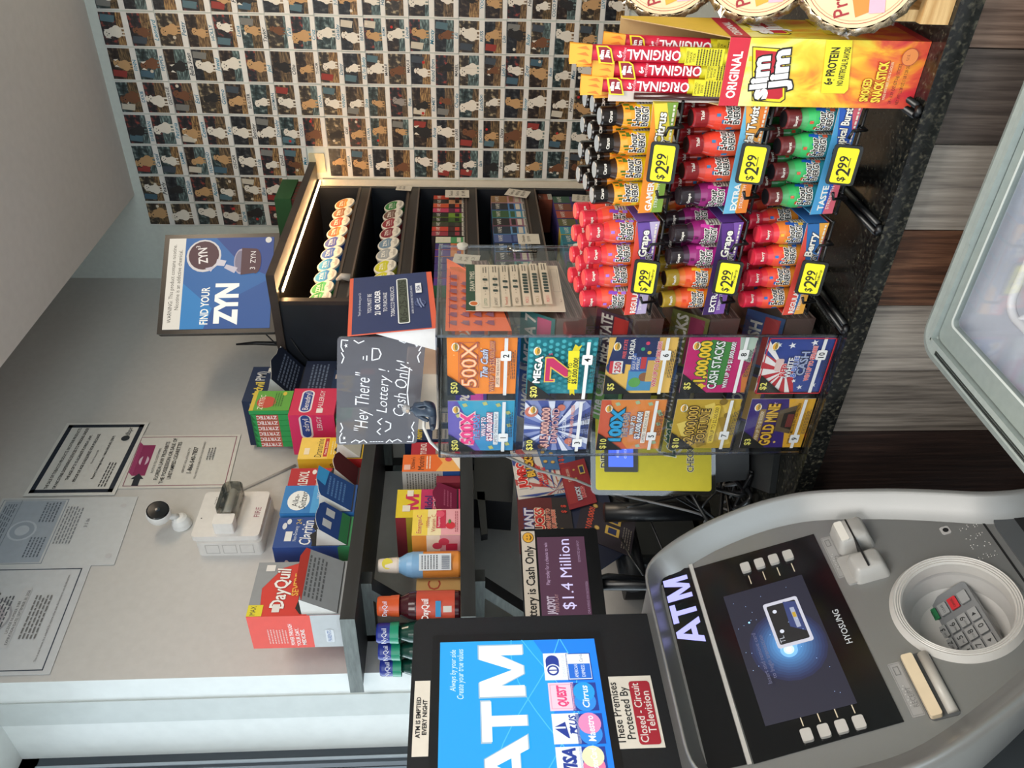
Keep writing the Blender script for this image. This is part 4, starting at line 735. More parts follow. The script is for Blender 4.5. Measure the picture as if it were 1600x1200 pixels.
T['4'] = [('r', 0, 0, 1, 1, '#2a8a94')]+[('c', .05+.1*i+.05*(j % 2), .06+.09*j, .030, '#3c9aa2') for i in range(10) for j in range(11)]+[('t', 'MEGA', .52, .86, .10, '#e8eae8', {'w': .46, 'al': 'f', 'bold': .04, 'oc': '#14382a', 'ow': .06, 'rot': -.06}),
  ('p', [(.30, .76), (.74, .76), (.74, .64), (.54, .42), (.54, .36), (.38, .36), (.38, .46), (.54, .66), (.36, .66), (.36, .60), (.30, .60)], '#d8b048'), ('p', [(.32, .745), (.72, .745), (.72, .645), (.52, .42), (.52, .37), (.40, .37), (.40, .46), (.58, .68), (.345, .68), (.345, .62), (.32, .62)], '#b8285a'), ('t', "'s", .78, .70, .08, '#b8285a'),
  ('p', [(.06, .29), (.22, .31), (.20, .38), (.06, .36), (.10, .33)], '#d0c020'), ('p', [(.80, .31), (.95, .25), (.92, .30), (.96, .35), (.80, .40)], '#d0c020'), ('p', [(.17, .26), (.85, .28), (.85, .44), (.17, .40)], '#e2d420'), ('t', 'WIN UP TO', .46, .395, .055, '#20301c', {'w': .36, 'bold': .02}), ('t', '$5,000,000!', .50, .32, .07, '#20301c', {'w': .60, 'bold': .02})]+tail('4', '$20', .70)
T['5'] = [('r', 0, 0, 1, 1, '#d8803a'), ('p', [(0, 1), (1, 1), (1, .86), (.3, .70), (0, .5)], '#c8583a')]+[('p', [(a, b_), (a+.06, b_+.03), (a+.04, b_+.09), (a-.02, b_+.06)], '#9ab08a') for a, b_ in ((.9, .7), (.93, .4), (.9, .2), (.75, .05), (.5, .03), (.12, .05), (.05, .3), (.7, .02))]+\
  [('t', '100X', .50, .73, .18, '#2a98c8', {'w': .62, 'al': 'f', 'bold': .05, 'oc': '#1f3a3a', 'ow': .06}), ('t', 'THE CASH', .50, .59, .085, '#c89a6a', {'w': .5, 'bold': .02, 'oc': '#1f78a8', 'ow': .07}), ('t', 'WIN UP TO', .5, .48, .065, '#ece8e0', {'w': .38, 'bold': .02, 'oc': '#14486a', 'ow': .07}), ('t', '$2,000,000!', .50, .385, .08, '#ece8e0', {'w': .58, 'bold': .02, 'oc': '#14486a', 'ow': .07}), ('R', .14, .245, .80, .315, .01, '#e8dcc8'), ('t', 'LIMITED TIME BONUS PLAY', .47, .28, .045, '#3a3a3a', {'w': .6})]+tail('5', '$10', .29)
T['6'] = [('r', 0, 0, 1, 1, '#e2b458'), ('p', [(.55, .98), (1, .90), (1, .45), (.5, .5)], '#26305a'), ('c', .47, .86, .13, '#2a3a6a', .14), ('R', .36, .76, .58, .90, .01, '#e0dcd4'), ('t', '250', .47, .83, .09, '#b8303a', {'w': .18, 'bold': .03}), ('r', .36, .90, .58, .95, '#c83a40'), ('r', .36, .72, .58, .75, '#24325a'),
  ('r', .05, .30, .42, .66, '#4a8ab0'), ('c', .2, .55, .09, '#5a9a4a'), ('c', .3, .42, .08, '#8a5a3a'), ('r', .40, .28, .72, .64, '#3a5a9a'), ('t', 'GULF OF', .56, .60, .045, '#e8e0d0', {'w': .26}), ('t', 'AMERICA', .56, .54, .045, '#e8e0d0', {'w': .26}), ('r', .45, .42, .67, .50, '#b83a3a'), ('r', .22, .24, .6, .40, '#c8a058'), ('t', 'FREE STATE', .80, .76, .05, '#d85a5a', {'w': .32, 'bold': .02}), ('t', 'FLORIDA', .80, .66, .07, '#e8e4dc', {'w': .34, 'bold': .02}), ('r', .66, .28, 1, .58, '#1f2a52'), ('c', .8, .5, .03, '#3a9a6a'), ('c', .9, .44, .03, '#c83a5a'), ('c', .74, .4, .03, '#c8a03a'),
  ('t', 'WIN UP TO $1,000,000!', .53, .265, .06, '#c83a48', {'w': .80, 'bold': .03, 'oc': '#f0ece4', 'ow': .05})]+tail('6', '$5', .70)
T['7'] = [('r', 0, 0, 1, 1, '#b8962c')]+[('p', [(a, b_), (a+.28, b_+.12), (a+.22, b_+.26), (a-.06, b_+.14)], c) for a, b_, c in ((.1, .02, '#d0b04a'), (.4, .05, '#9a7a20'), (.66, .3, '#d8bc58'), (.6, .62, '#a88828'), (.3, .68, '#d8bc58'), (.08, .4, '#94761c'), (.7, .04, '#caa83c'), (.36, .33, '#c8a840'))]+dots(5, '#7a601c', .05, .07, 8)+\
  [('t', '$2,000,000', .48, .72, .15, '#2a1c10', {'w': .80, 'al': 'f', 'bold': .08}), ('t', '$2,000,000', .48, .72, .15, '#c8a040', {'w': .80, 'al': 'f', 'bold': .015}), ('t', 'FORTUNE', .48, .53, .14, '#2a1c10', {'w': .68, 'al': 'f', 'bold': .08}), ('t', 'FORTUNE', .48, .53, .14, '#c8a040', {'w': .68, 'al': 'f', 'bold': .01}), ('R', .12, .31, .9, .41, .04, '#d8b838'), ('t', 'WIN UP TO $2,000,000!', .51, .36, .06, '#2a2010', {'w': .7})]+tail('7', '$10', .29)
T['8'] = [('r', 0, 0, 1, 1, '#b81e62'), ('r', .72, .05, 1, .2, '#9ab09a'), ('p', [(.0, 0), (.6, 0), (.3, .1), (0, .06)], '#c07030'), ('p', [(.55, .02), (.98, .0), (1, .26), (.6, .2)], '#a8b8a8'), ('p', [(.14, .42), (.16, .36), (.9, .36), (.95, .66), (.9, .70), (.16, .60)], '#3a7a34'),
  ('t', '$1,000,000', .50, .735, .16, '#e0b828', {'w': .84, 'al': 'f', 'bold': .04, 'oc': '#2a5a24', 'ow': .07}), ('t', 'CASH STACKS', .50, .53, .13, '#e0e4dc', {'w': .84, 'al': 'f', 'bold': .02, 'oc': '#1f3a1c', 'ow': .06}), ('t', 'WIN UP TO $1,000,000!', .5, .335, .065, '#ece8e8', {'w': .82, 'bold': .02, 'oc': '#6a1038', 'ow': .06})]+tail('8', '$5', .70)
T['9'] = [('r', 0, 0, 1, 1, '#34206a'), ('p', [(0, 0), (1, 0), (1, .42), (.8, .38), (.6, .5), (.3, .34), (0, .3)], '#d8a028'), star(.9, .62, .04, '#e8c0e0'), star(.12, .46, .03, '#e8c050'), ('R', .12, .735, .80, .83, .01, '#8a6a34'), ('t', 'WIN UP TO $150,000!', .46, .785, .055, '#e8dcc0', {'w': .60}), ('t', 'GOLD MINE', .48, .625, .17, '#e0b038', {'w': .84, 'al': 'f', 'bold': .03, 'oc': '#4a2a14', 'ow': .07}),
  ('p', [(.30, .26), (.36, .52), (.78, .52), (.88, .26)], '#5a4a34'), ('p', [(.38, .26), (.44, .44), (.72, .44), (.78, .26)], '#241c14'), ('r', .44, .27, .70, .37, '#6a2a24'), ('t', 'OVER $3 MILLION IN CASH PRIZES!', .5, .235, .045, '#3a2410', {'w': .84, 'bold': .01})]+tail('9', '$3', .20)
T['10'] = [('r', 0, 0, 1, 1, '#2f4288'), ('p', [(0, 1), (.7, 1), (.42, .5), (0, .4)], '#b82a34')]+[('p', [(.40, .62), (a, b_), (a2, b2)], '#e6e0dc') for a, b_, a2, b2 in ((0, .95, 0, .86), (.04, 1, .18, 1), (.30, 1, .44, 1), (.56, 1, .7, 1), (0, .74, 0, .64), (0, .54, .0, .46), (.95, .98, .8, 1))]+[star(.85, .62, .06, '#e6e4e4'), star(.86, .82, .05, '#e6e4e4'), star(.10, .33, .05, '#e6e4e4'), star(.14, .13, .05, '#e6e4e4'), star(.9, .3, .06, '#e6e4e4'), star(.22, .45, .04, '#e6e4e4')]+\
  [('R', .40, .68, .62, .80, .03, '#d8b8b0'), ('t', 'RED', .42, .655, .09, '#c83038', {'w': .24, 'bold': .04, 'oc': '#ece4e0', 'ow': .05}), ('t', 'WHITE', .46, .575, .09, '#e8e4e0', {'w': .36, 'bold': .03, 'oc': '#26305a', 'ow': .06}), ('t', '& BLUE', .48, .495, .085, '#4a6ab8', {'w': .38, 'bold': .03, 'oc': '#ece4e0', 'ow': .05}), ('t', 'CASH', .54, .395, .12, '#9aa4c0', {'w': .42, 'bold': .03, 'oc': '#1c2440', 'ow': .05}), ('t', 'WIN UP TO $50,000!', .54, .275, .065, '#d83a40', {'w': .62, 'bold': .03, 'oc': '#ece4e0', 'ow': .05})]+tail('10', '$2', .70)+[('f', 0, 0, 1, 1, .018, '#b82a34')]
NMT = {'1': 'blue and purple 500X ticket', '2': 'plain orange 500X ticket', '3': 'blue starburst diamond ticket', '4': 'teal dotted ticket with a magenta seven', '5': 'orange ticket with blue 100X', '6': 'yellow Florida 250 ticket', '7': 'gold 2,000,000 fortune ticket', '8': 'magenta cash stacks ticket', '9': 'purple and gold mine ticket', '10': 'red white and blue cash ticket'}
for row in range(5):
    for colm in range(2):
        n = str(row*2+colm+1); z1 = DZ1-BP*row-.015; hh = .106
        if colm == 1: x1, x0 = -.664, -.771
        else: x0, x1 = -.889, -.785
        fr = fY(DY0+.0075, x0, z1-hh, x1-x0, hh); o = V((x0+(x1-x0)/2, DY0+.0075, z1-hh)); mb = MB(); mb.fbox(fr, 0, fr.W, 0, hh, -.001, 0, '#cfcac0'); mb.decal(fr, T[n]); mb.v = [p-o for p in mb.v]
        mb.build('scratch_ticket', loc=o, label='%s numbered %s in the clear dispenser' % (NMT[n], n), cat='ticket', group='scratch tickets on display')
# packs of tickets lying in the bins behind
PK = [('#4a3a8a', '#c83a9a', '500X'), ('#d8682a', '#5a3a6a', '500X'), ('#3a4a8a', '#b8a0a0', 'DIAMOND'), ('#1f6a6a', '#b83a6a', 'MEGA 7'), ('#6a9a3a', '#1f4a2a', 'The Cash'), ('#3a2a3a', '#b8302a', 'FREE STATE'), ('#6a5a2a', '#2a2420', 'FORTUNE'), ('#6a6a2a', '#8a2a4a', 'STACKS'), ('#4a3a6a', '#c8983a', 'GOLD'), ('#2a4a7a', '#a83a3a', 'CASH')]
for row in range(5):
    for colm in range(2):
        i = row*2+colm; a, b_, tx = PK[i]; x0, x1 = ((-.886, -.785), (-.770, -.668))[colm]; z0 = DZ1-BP*(row+1)
        t = thing('ticket_pack', 'fan folded pack of scratch tickets lying in the bin behind ticket number %d' % (i+1), 'ticket pack', ((x0+x1)/2, 1.16, z0+.01), 'ticket packs in the dispenser bins')
        fr = Fr((x0, 0, 0), (0, 1, 0), (0, 0, 1)); hh = .048 if row else .03
        W = x1-x0; mb = MB(); sl = .13
        pts = [(1.065, z0+.012), (1.255, z0+.012+.19*sl+.004), (1.252, z0+.012+.19*sl+hh), (1.063, z0+.012+hh)]
        mb.slab(fr, pts, 0, W, '#6e5650' if colm else '#5e544e')
        for k in range(9): 
            s_ = (k+.5)/9; f3 = Fr((x1, 1.065, z0+.012+hh*s_), (0, 1, sl), (0, 0, 1)); mb.fbox(f3, .002, .186, -.0005, .0005, 0, .0005, ['#9a8278', '#4a3430'][k % 2])
        mb.build('folded_stack', t)
        mb = MB(); f3 = Fr((x0, 1.062-.0, z0+.014+hh), (1, 0, 0), (0, .55, .83), W, .062); mb.fbox(f3, 0, W, 0, .062, 0, .0006, a)
        mb.decal(Fr(f3.P(0, 0, .0006), f3.u, f3.v, W, .062), [('r', .05, .1, .95, .5, b_), ('t', tx, .5, .7, .3, '#d8cfc0', {'w': .9, 'bold': .03})])
        fs = Fr((x1+.0006, 1.10, z0+.02+hh*.9), (0, 1, .1), (0, 0, 1), .13, .045); mb.fbox(fs, 0, .13, 0, .045, -.0005, 0, a); mb.decal(fs, [('r', 0, .0, 1, .25, b_), ('t', tx, .5, .62, .5, '#c8bfb4', {'w': .9, 'bold': .03})]); mb.build('top_ticket', t)
# orange strip of tickets curling up inside the top bin
mb = MB(); n = 18; vs = []
for k in range(n+1):
    t_ = k/n; y = 1.02+.235*t_; z = 1.462+.10*(t_**2.2); vs += [(-.665, y, z), (-.775, y, z)]
mb.add(vs, [[2*k, 2*k+2, 2*k+3, 2*k+1] for k in range(n)], '#e86a3a')
mb.add([(x, y, z+.0006) for x, y, z in vs], [[2*k, 2*k+1, 2*k+3, 2*k+2] for k in range(n)], '#e86a3a')
mb.add([(-.662, 1.02, 1.562), (-.662, 1.215, 1.562), (-.662, 1.19, 1.52), (-.662, 1.12, 1.48), (-.662, 1.02, 1.462)][::-1], [(4, 3, 2, 1, 0)], '#e86a3a')
fs = Fr((-.6615, 1.02, 1.46), (0, 1, 0), (0, 0, 1), .2, .1)
sp = []
for i in range(7):
    for j in range(4):
        a = .07+.115*i; b_ = .93-.19*j
        if b_ > .18+ (a*.95)**1.6 and a < .9: sp += [('p', [(a, b_-.08), (a+.07, b_-.08), (a+.07, b_+.02), (a+.05, b_+.02), (a+.04, b_+.06), (a+.01, b_-.02)], '#8a5a6a')]
mb.decal(fs, sp+[('l', [(.02, .96), (.88, .96)], .01, '#8a3a4a')]); mb.build('ticket_strip', loc=(0, 0, 0), label='orange strip of tickets curling upwards in the top right dispenser bin', cat='ticket strip')

# draw times card on the right side
fr = fC(oX(728, 486, -.6555), oX(728, 414, -.6555), oX(884, 487.6, -.6555)); o = fr.P(fr.W/2, 0); mb = MB(); mb.fbox(fr, 0, fr.W, 0, fr.H, 0, .0008, '#c8bba6'); f2 = Fr(fr.P(0, 0, .0008), fr.u, fr.v, fr.W, fr.H)
sp = [('r', 0, .905, 1, 1, '#22402e'), ('t', 'DRAW TIMES', .62, .935, .05, '#d8d0bc', {'w': .50}), ('c', .14, .92, .05, '#d8d0bc'), ('c', .14, .92, .038, '#b8602a')]
for k in range(7):
    b_ = .80-.105*k; sp += [('r', .06, b_-.04, .96, b_+.045, '#bfb29c'), ('t', ['LOTTO', 'JACKPOT', 'Powerball', 'MEGA', 'PICK 2', 'PICK 3', 'PICK 5'][k], .17, b_, .03, ['#2a6a4a', '#3a3a3a', '#a83a2a', '#4a3a2a', '#b83a4a', '#8a7a4a', '#c83a4a'][k], {'w': .16}),
          ('x', .80, b_-.025, .94, b_+.03, 2, '#5a5348')]
    for j in range(7):
        on = k >= 4 or (j in ((2, 5), (1, 3, 5), (2, 4), (2, 4))[min(k, 3)]); a = .33+.062*j
        sp.append(('R', a-.024, b_-.025, a+.024, b_+.025, .01, '#2a3a34') if on else ('c', a, b_, .006, '#5a5348'))
sp += [('f', .3, .03, .8, .1, .004, '#8a8070'), ('t', 'Rev 3', .12, .04, .018, '#6a3a3a')]
mb.decal(f2, sp); mb.v = [p-o for p in mb.v]; mb.build('draw_times_card', loc=o, label='cream card headed DRAW TIMES on the right side of the clear dispenser', cat='card')

# 21 or older sign, tent card standing on top right of the dispenser
tl, tr, bl = oX(549, 524, -.675), oX(552, 447, -.675), oX(684, 511, -.664); tr = oX(552, 447, -.675)
fr = Fr(bl, (tr-tl), V((-.011, -.006, .135)), (oX(684, 424, -.664)-bl).length, .136)
ag = thing('age_notice_stand', 'navy sign saying 21 OR OLDER with a date display on the clear dispenser', 'sign', fr.P(fr.W/2, 0))
mb = MB(); mb.fbox(fr, 0, fr.W, 0, fr.H, -.002, 0, '#c8553a'); f2 = Fr(fr.P(0, 0, 0), fr.u, fr.v, fr.W, fr.H)
mb.decal(f2, [('r', 0, .065, 1, .955, '#1f2c56'), ('t', 'Thank you for showing your I.D.', .5, .875, .028, '#c8ccd8', {'w': .52}), ('t', 'YOU MUST BE', .5, .76, .048, '#dfe0e6', {'w': .40}), ('t', '21 OR OLDER', .5, .665, .062, '#e6e6ea', {'w': .66, 'bold': .03}), ('t', 'TO PURCHASE', .5, .575, .046, '#dfe0e6', {'w': .46}), ('t', 'TOBACCO PRODUCTS', .5, .49, .046, '#dfe0e6', {'w': .68}),
   ('R', .10, .30, .90, .435, .03, '#d8dad8'), ('R', .115, .312, .885, .423, .02, '#3c4336'), ('t', '06-25-2005', .5, .368, .085, '#15180f', {'w': .72, 'al': 'f'}), ('t', 'BORN ON OR BEFORE THE DATE ABOVE', .5, .262, .024, '#c8ccd8', {'w': .66}), ('c', .42, .17, .065, '#4a5680'), ('c', .42, .17, .055, '#1f2c56'), ('l', [(.34, .16), (.42, .19), (.5, .2)], .015, '#7a86a8'), ('l', [(.35, .13), (.43, .16), (.5, .17)], .015, '#7a86a8'), ('r', .60, .14, .78, .21, '#d8dade'), ('t', 'FDA', .69, .175, .045, '#26305a', {'bold': .03})]); mb.build('printed_face', ag)
mb = MB(); a, b_, c = fr.P(.004, .10, -.002), fr.P(.004, 0, -.002), fr.P(.01, 0, -.05)+V((0, -.0, .0)); c.z = 1.577
mb.add([a, b_, c, a+fr.u*.002, b_+fr.u*.002, c+fr.u*.002], [(0, 1, 2), (5, 4, 3), (0, 2, 5, 3)], '#dcd8d4'); mb.build('back_support', ag)

# clear note sign "Hey There"
fr = fC(oY(525, 695, 1.048), oY(527, 527, 1.048), oY(651, 693, 1.048)); Wd, Hd = fr.W, fr.H
hs = thing('acrylic_note_sign', 'frosted clear note sign reading Hey There Lottery Cash Only in white handwriting', 'sign', fr.P(Wd/2, 0))
fm = clear('frosted_sheet', (.50, .49, .50), .6, .10)
m, nt, b, L = nodes('frosted_plastic'); b.inputs['Base Color'].default_value = (.10, .095, .11, 1); b.inputs['Roughness'].default_value = .30; b.inputs['Alpha'].default_value = .78
mb = MB(); mb.rbox(fr, 0, Wd, 0, Hd, -.003, 0, m, .006, ACRE); mb.build('sheet', hs)
mb = MB(); wc_ = '#e6e6ea'; o_ = dict(it=.30, bold=-.008)
sp = [('t', '"Hey There"', .42, .70, .17, wc_, dict(o_, w=.56)), ('t', 'Lottery !', .52, .46, .13, wc_, dict(o_, w=.50)), ('t', 'Cash Only!', .54, .25, .15, wc_, dict(o_, w=.52)), ('l', [(.30, .12), (.5, .165), (.73, .16)], .015, wc_),
  ('l', [(.80, .66), (.84, .66)], .014, wc_), ('l', [(.80, .62), (.84, .62)], .0, wc_), ('l', [(.81, .70), (.835, .70)], .012, wc_), ('l', [(.80, .60), (.815, .52), (.855, .50), (.90, .53), (.905, .60), (.80, .60)], .015, wc_),
  ('l', [(.10, .46), (.13, .50), (.16, .46)], .015, wc_), ('l', [(.20, .46), (.23, .50), (.26, .45)], .015, wc_), ('l', [(.13, .40), (.16, .34), (.21, .34), (.23, .40)], .017, wc_)]
for a, b_ in ((.07, .10), (.07, .90), (.93, .90), (.93, .10)):
    sp += [star(a, b_, .022, wc_)]; sa = 1 if a < .5 else -1; sb = 1 if b_ < .5 else -1
    sp += [('l', [(a-.045*sa, b_+.02*sb), (a-.05*sa, b_-.05*sb), (a+.01*sa, b_-.055*sb), (a+.05*sa, b_-.03*sb)], .014, wc_), ('l', [(a+.06*sa, b_-.05*sb), (a+.10*sa, b_-.02*sb), (a+.15*sa, b_-.045*sb)], .014, wc_), ('l', [(a-.045*sa, b_+.09*sb), (a-.02*sa, b_+.14*sb), (a-.04*sa, b_+.2*sb)], .014, wc_)]
sp += [('l', [(.02, .30), (.05, .34), (.02, .38)], .014, wc_), ('l', [(.02, .62), (.05, .66), (.02, .72)], .014, wc_)]+[('l', [(.03, .42+.035*k), (.03, .44+.035*k)], .012, wc_) for k in range(5)]
mb.decal(fr, sp, .0004, .00002); mb.build('handwriting', hs)
# pale box with a cable behind the figurine, carrying the sign
mb = MB(); o = V((-.845, 1.10, 1.577)); mb.rbox(Fr((-.91, 1.115, 0), (1, 0, 0), (0, 0, 1)), .015, .132, 1.577, 1.630, -.035, .045, '#d8c4ac/s', .004); 
mb.v = [p-o for p in mb.v]; mb.build('pale_box', loc=o, label='small pale box on the dispenser top under the clear note sign', cat='box')
p0 = oY(655, 655, 1.08); mb = MB(); P = [V((-.845, 1.09, 1.60))]+[oY(x, y, 1.02) for x, y in ((662, 668), (672, 690), (690, 707))]+[oY(x, y, yy) for x, y, yy in ((720, 712, 1.05), (790, 712, 1.2), (840, 735, 1.25), (900, 750, 1.26), (960, 775, 1.28))]
mb.tube(P, .0028, '#c8c6c0/s'); mb.build('white_cable', loc=(0, 0, 0), label='white cable running down from the pale box past the left side of the dispenser', cat='cable')

# robed seated figurine
fg = thing('figurine', 'small dark blue robed seated figurine with grey hair on the dispenser top', 'figurine', (-.80, 1.03, 1.5752))
g = V((-.815, 1.025, 1.577))
def skin(name, pts, edges, rad, m, parent):
    me = bpy.data.meshes.new(name); base = _wp[parent.name]; me.from_pydata([tuple(V(p)-base) for p in pts], edges, []); ob = bpy.data.objects.new(name, me); COL.objects.link(ob); ob.parent = parent; _wp[ob.name] = base
    sk = ob.modifiers.new('skin', 'SKIN'); ob.modifiers.new('sub', 'SUBSURF').levels = 2; ob.modifiers['sub'].render_levels = 2; sk.use_smooth_shade = True
    for v, r in zip(me.skin_vertices[0].data, rad): v.radius = (r, r)
    me.skin_vertices[0].data[0].use_root = True; me.materials.append(mat(m)); return ob
pts = [g+V(q) for q in ((0, 0, .011), (0, 0, .022), (0, .0, .034), (0, 0, .041), (0, -.001, .048), (.009, 0, .034), (.015, -.006, .024), (.018, -.011, .017), (-.010, 0, .034), (-.015, -.006, .023), (-.017, -.010, .014), (.010, -.006, .009), (.022, -.016, .012), (.028, -.018, .022), (-.010, -.006, .008), (-.024, -.014, .008), (-.020, -.026, .008))]
body = skin('body', pts, [(0, 1), (1, 2), (2, 3), (3, 4), (2, 5), (5, 6), (6, 7), (2, 8), (8, 9), (9, 10), (0, 11), (11, 12), (12, 13), (0, 14), (14, 15), (15, 16)], [.012, .010, .008, .003, .0055, .005, .004, .003, .005, .004, .003, .0075, .006, .003, .0075, .006, .004], '#2a3646/s', fg)
mb = MB(); c = g+V((0, .0005, .050)); mb.lathe([(.0001, -.007), (.005, -.006), (.0072, 0), (.006, .005), (.0001, .0075)], '#9a9a9a/s', 14, c); mb.build('hair', body)
mb = MB(); c = g+V((0, -.005, .0475)); mb.lathe([(.0001, -.004), (.003, -.002), (.0035, .001), (.0001, .005)], '#b8a898', 10, c); mb.decal(fY(c.y-.0036, c.x-.003, c.z-.003, .006, .006), [('c', .3, .75, .1, '#222'), ('c', .7, .75, .1, '#222'), ('p', [(.45, .7), (.6, .4), (.4, .4)], '#a89888'), ('r', .35, .18, .65, .28, '#6a4a44')]); mb.build('face', body)

# ================================================================ energy shot rack with six trays
er = thing('energy_shot_rack', 'black wire counter rack holding six trays of small energy shot bottles', 'display rack', (-.48, 1.13, .96))
TY = 1.022; TILT = math.radians(8)
TZ = [1.262, 1.143, 1.020]; TX = [(-.632, -.482), (-.468, -.318)]
for x in (-.645, -.482, -.320):
    mb = MB(); mb.tube([(x, .992, .965), (x, 1.16, .966), (x, 1.185, .99), (x, 1.19, 1.29)], .0045, '#0c0d0f/s'); mb.tube([(x+.012, .992, .9655), (x+.012, 1.16, .9665)], .0045, '#0c0d0f/s'); mb.tube([(x, .990, .965), (x+.006, .986, .965), (x+.012, .990, .965)], .0048, '#0c0d0f/s'); mb.build('upright_foot', er)
for i, z in enumerate(TZ):
    for j, (x0, x1) in enumerate(TX):
        ct_, st_ = math.cos(TILT), math.sin(TILT)
        fr = Fr((x0, TY, z-.006), (1, 0, 0), (0, ct_, st_)); mb = MB()
        for k in range(6): mb.tube([fr.P((x1-x0)*k/5, -.002), fr.P((x1-x0)*k/5, .155)], .0017, '#0c0d0f/s', 6)
        for k in (0, .5, 1): mb.tube([fr.P(-.002, .155*k), fr.P(x1-x0+.002, .155*k)], .002, '#0c0d0f/s', 6)
        for a in (.028, x1-x0-.028): mb.tube([fr.P(a, .004), fr.P(a, -.012), fr.P(a, -.013, .020), fr.P(a+(.01 if a < .07 else -.01), -.014, .024)], .0022, '#0c0d0f/s', 6)
        mb.build('tray_holder', er)
MB().box(-.50, -.465, 1.19, 1.198, .97, 1.28, '#101114/s').build('back_plate', er)
def shot(cols, cap, top, txt):
    t = thing('energy_shot_bottle', 'x', 'bottle', (0, 0, 0), world=False)
    mb = MB(); mb.lathe([(.0001, 0), (.0155, 0), (.0168, .003), (.0168, .022), (.0170, .034), (.0172, .050), (.0166, .058), (.0145, .067), (.0118, .074), (.0112, .0765)], cols[0], 16, mats=[cols[0], cols[0], cols[0], cols[1], cols[1], cols[2], cols[2], cols[3], cols[3]])
    R = .0173
    def wrap(a0, a1, b0, b1, c, r=.0174):   # a patch wrapped round the bottle
        n = 6; vs = []
        for k in range(n+1):
            a = -PI/2+a0+(a1-a0)*k/n; vs += [(r*math.cos(a), r*math.sin(a), b0), (r*math.cos(a), r*math.sin(a), b1)]
        mb.add(vs, [[2*k, 2*k+2, 2*k+3, 2*k+1] for k in range(n)], c, True)
    wrap(.95, 2.3, .006, .048, '#c4c0b4', .01745)
    for q in range(9): wrap(1.0, 2.2-.15*(q % 3), .009+.0042*q, .0107+.0042*q, '#5a544c', .01755)
    qq = random.Random(len(txt)*7+3)
    for q in range(16):
        a = qq.uniform(-1.3, 1.1); b_ = qq.uniform(.03, .062); d = qq.uniform(.12, .3); wrap(a, a+d, b_, b_+qq.uniform(.004, .010), cols[4+q % 2], .0175 if b_ < .052 else .0170)
    n0 = len(mb.v); fr = Fr((-.017, -.0178, 0), (1, 0, 0), (0, 0, 1))
    mb.text(fr, '5-hour', .017, .0505, .0095, '#16120f', w=.023, bold=.03, oc='#e8e4dc', ow=.08); mb.text(fr, 'ENERGY', .017, .0395, .0085, '#16120f', w=.025, bold=.03, oc='#e8e4dc', ow=.08)
    for k in range(n0, len(mb.v)):   # bend the lettering round the bottle
        p = mb.v[k]; a = p.x/.017; r = .0176+max(0, -.0178-p.y+.0004); mb.v[k] = V((r*math.sin(a), -r*math.cos(a), p.z))
    mb.build('sleeve', t)
    mb = MB(); mb.lathe([(.0112, .075), (.0128, .0755), (.0128, .0925), (.0118, .0945), (.0105, .095), (.0001, .0947)], cap, 16, mats=[cap, cap, cap, cap, top])
    fr = Fr((-.0128, -.0133, .0), (1, 0, 0), (0, 0, 1)); n0 = len(mb.v); mb.text(fr, txt, .0128, .0835, .0042, '#e4dcd0' if cap != '#e8e4dc' else '#222', w=.014, bold=.03)
    for k in range(n0, len(mb.v)):
        p = mb.v[k]; a = p.x/.0128; mb.v[k] = V((.0132*math.sin(a), -.0132*math.cos(a), p.z))
    mb.build('cap', t); return t
F = {'citrus': (['#e8d028/g', '#f0c820/g', '#e89a2a/g', '#3a2414/g', '#4a6a24/g', '#f08a24/g'], '#1a1512/g', '#8a9298/s', 'Citrus'), 'tidal': (['#d8d4cc/g', '#d8583a/g', '#d8402c/g', '#c83a2c/g', '#e0e4e4/g', '#3a78a8/g'], '#8a1c20/g', '#241416/s', 'Tidal'),
     'tropic': (['#3a78b8/g', '#2f8a9a/g', '#3ab060/g', '#4a9a5a/g', '#1f5ab8/g', '#c8583a/g'], '#6a2a2a/g', '#1c1618/s', 'Burst'), 'grape': (['#e09a2a/g', '#e0602c/g', '#d8503a/g', '#d83a3a/g', '#8a50c0/g', '#a878d8/g'], '#c83040/g', '#e8484a/s', 'Grape'),
     'magenta': (['#8a2070/g', '#b82a88/g', '#8a2468/g', '#3a1c30/g', '#d040a0/g', '#5a1a48/g'], '#2a2226/g', '#3a3438/s', 'Grape'), 'peach': (['#e8c828/g', '#e88a28/g', '#e0582c/g', '#d8702c/g', '#f0c030/g', '#e04a28/g'], '#a8882a/g', '#1a1514/s', 'Peach'),
     'berry': (['#3a68a8/g', '#e08a30/g', '#e04a34/g', '#d83038/g', '#e8b838/g', '#2f6ab8/g'], '#c8243c/g', '#e03848/s', 'Berry'), 'berryblue': (['#3a5a98/g', '#3a6aa8/g', '#e07a34/g', '#d83038/g', '#2f5ab0/g', '#e8b838/g'], '#c8243c/g', '#e03848/s', 'Berry')}
proto = {}
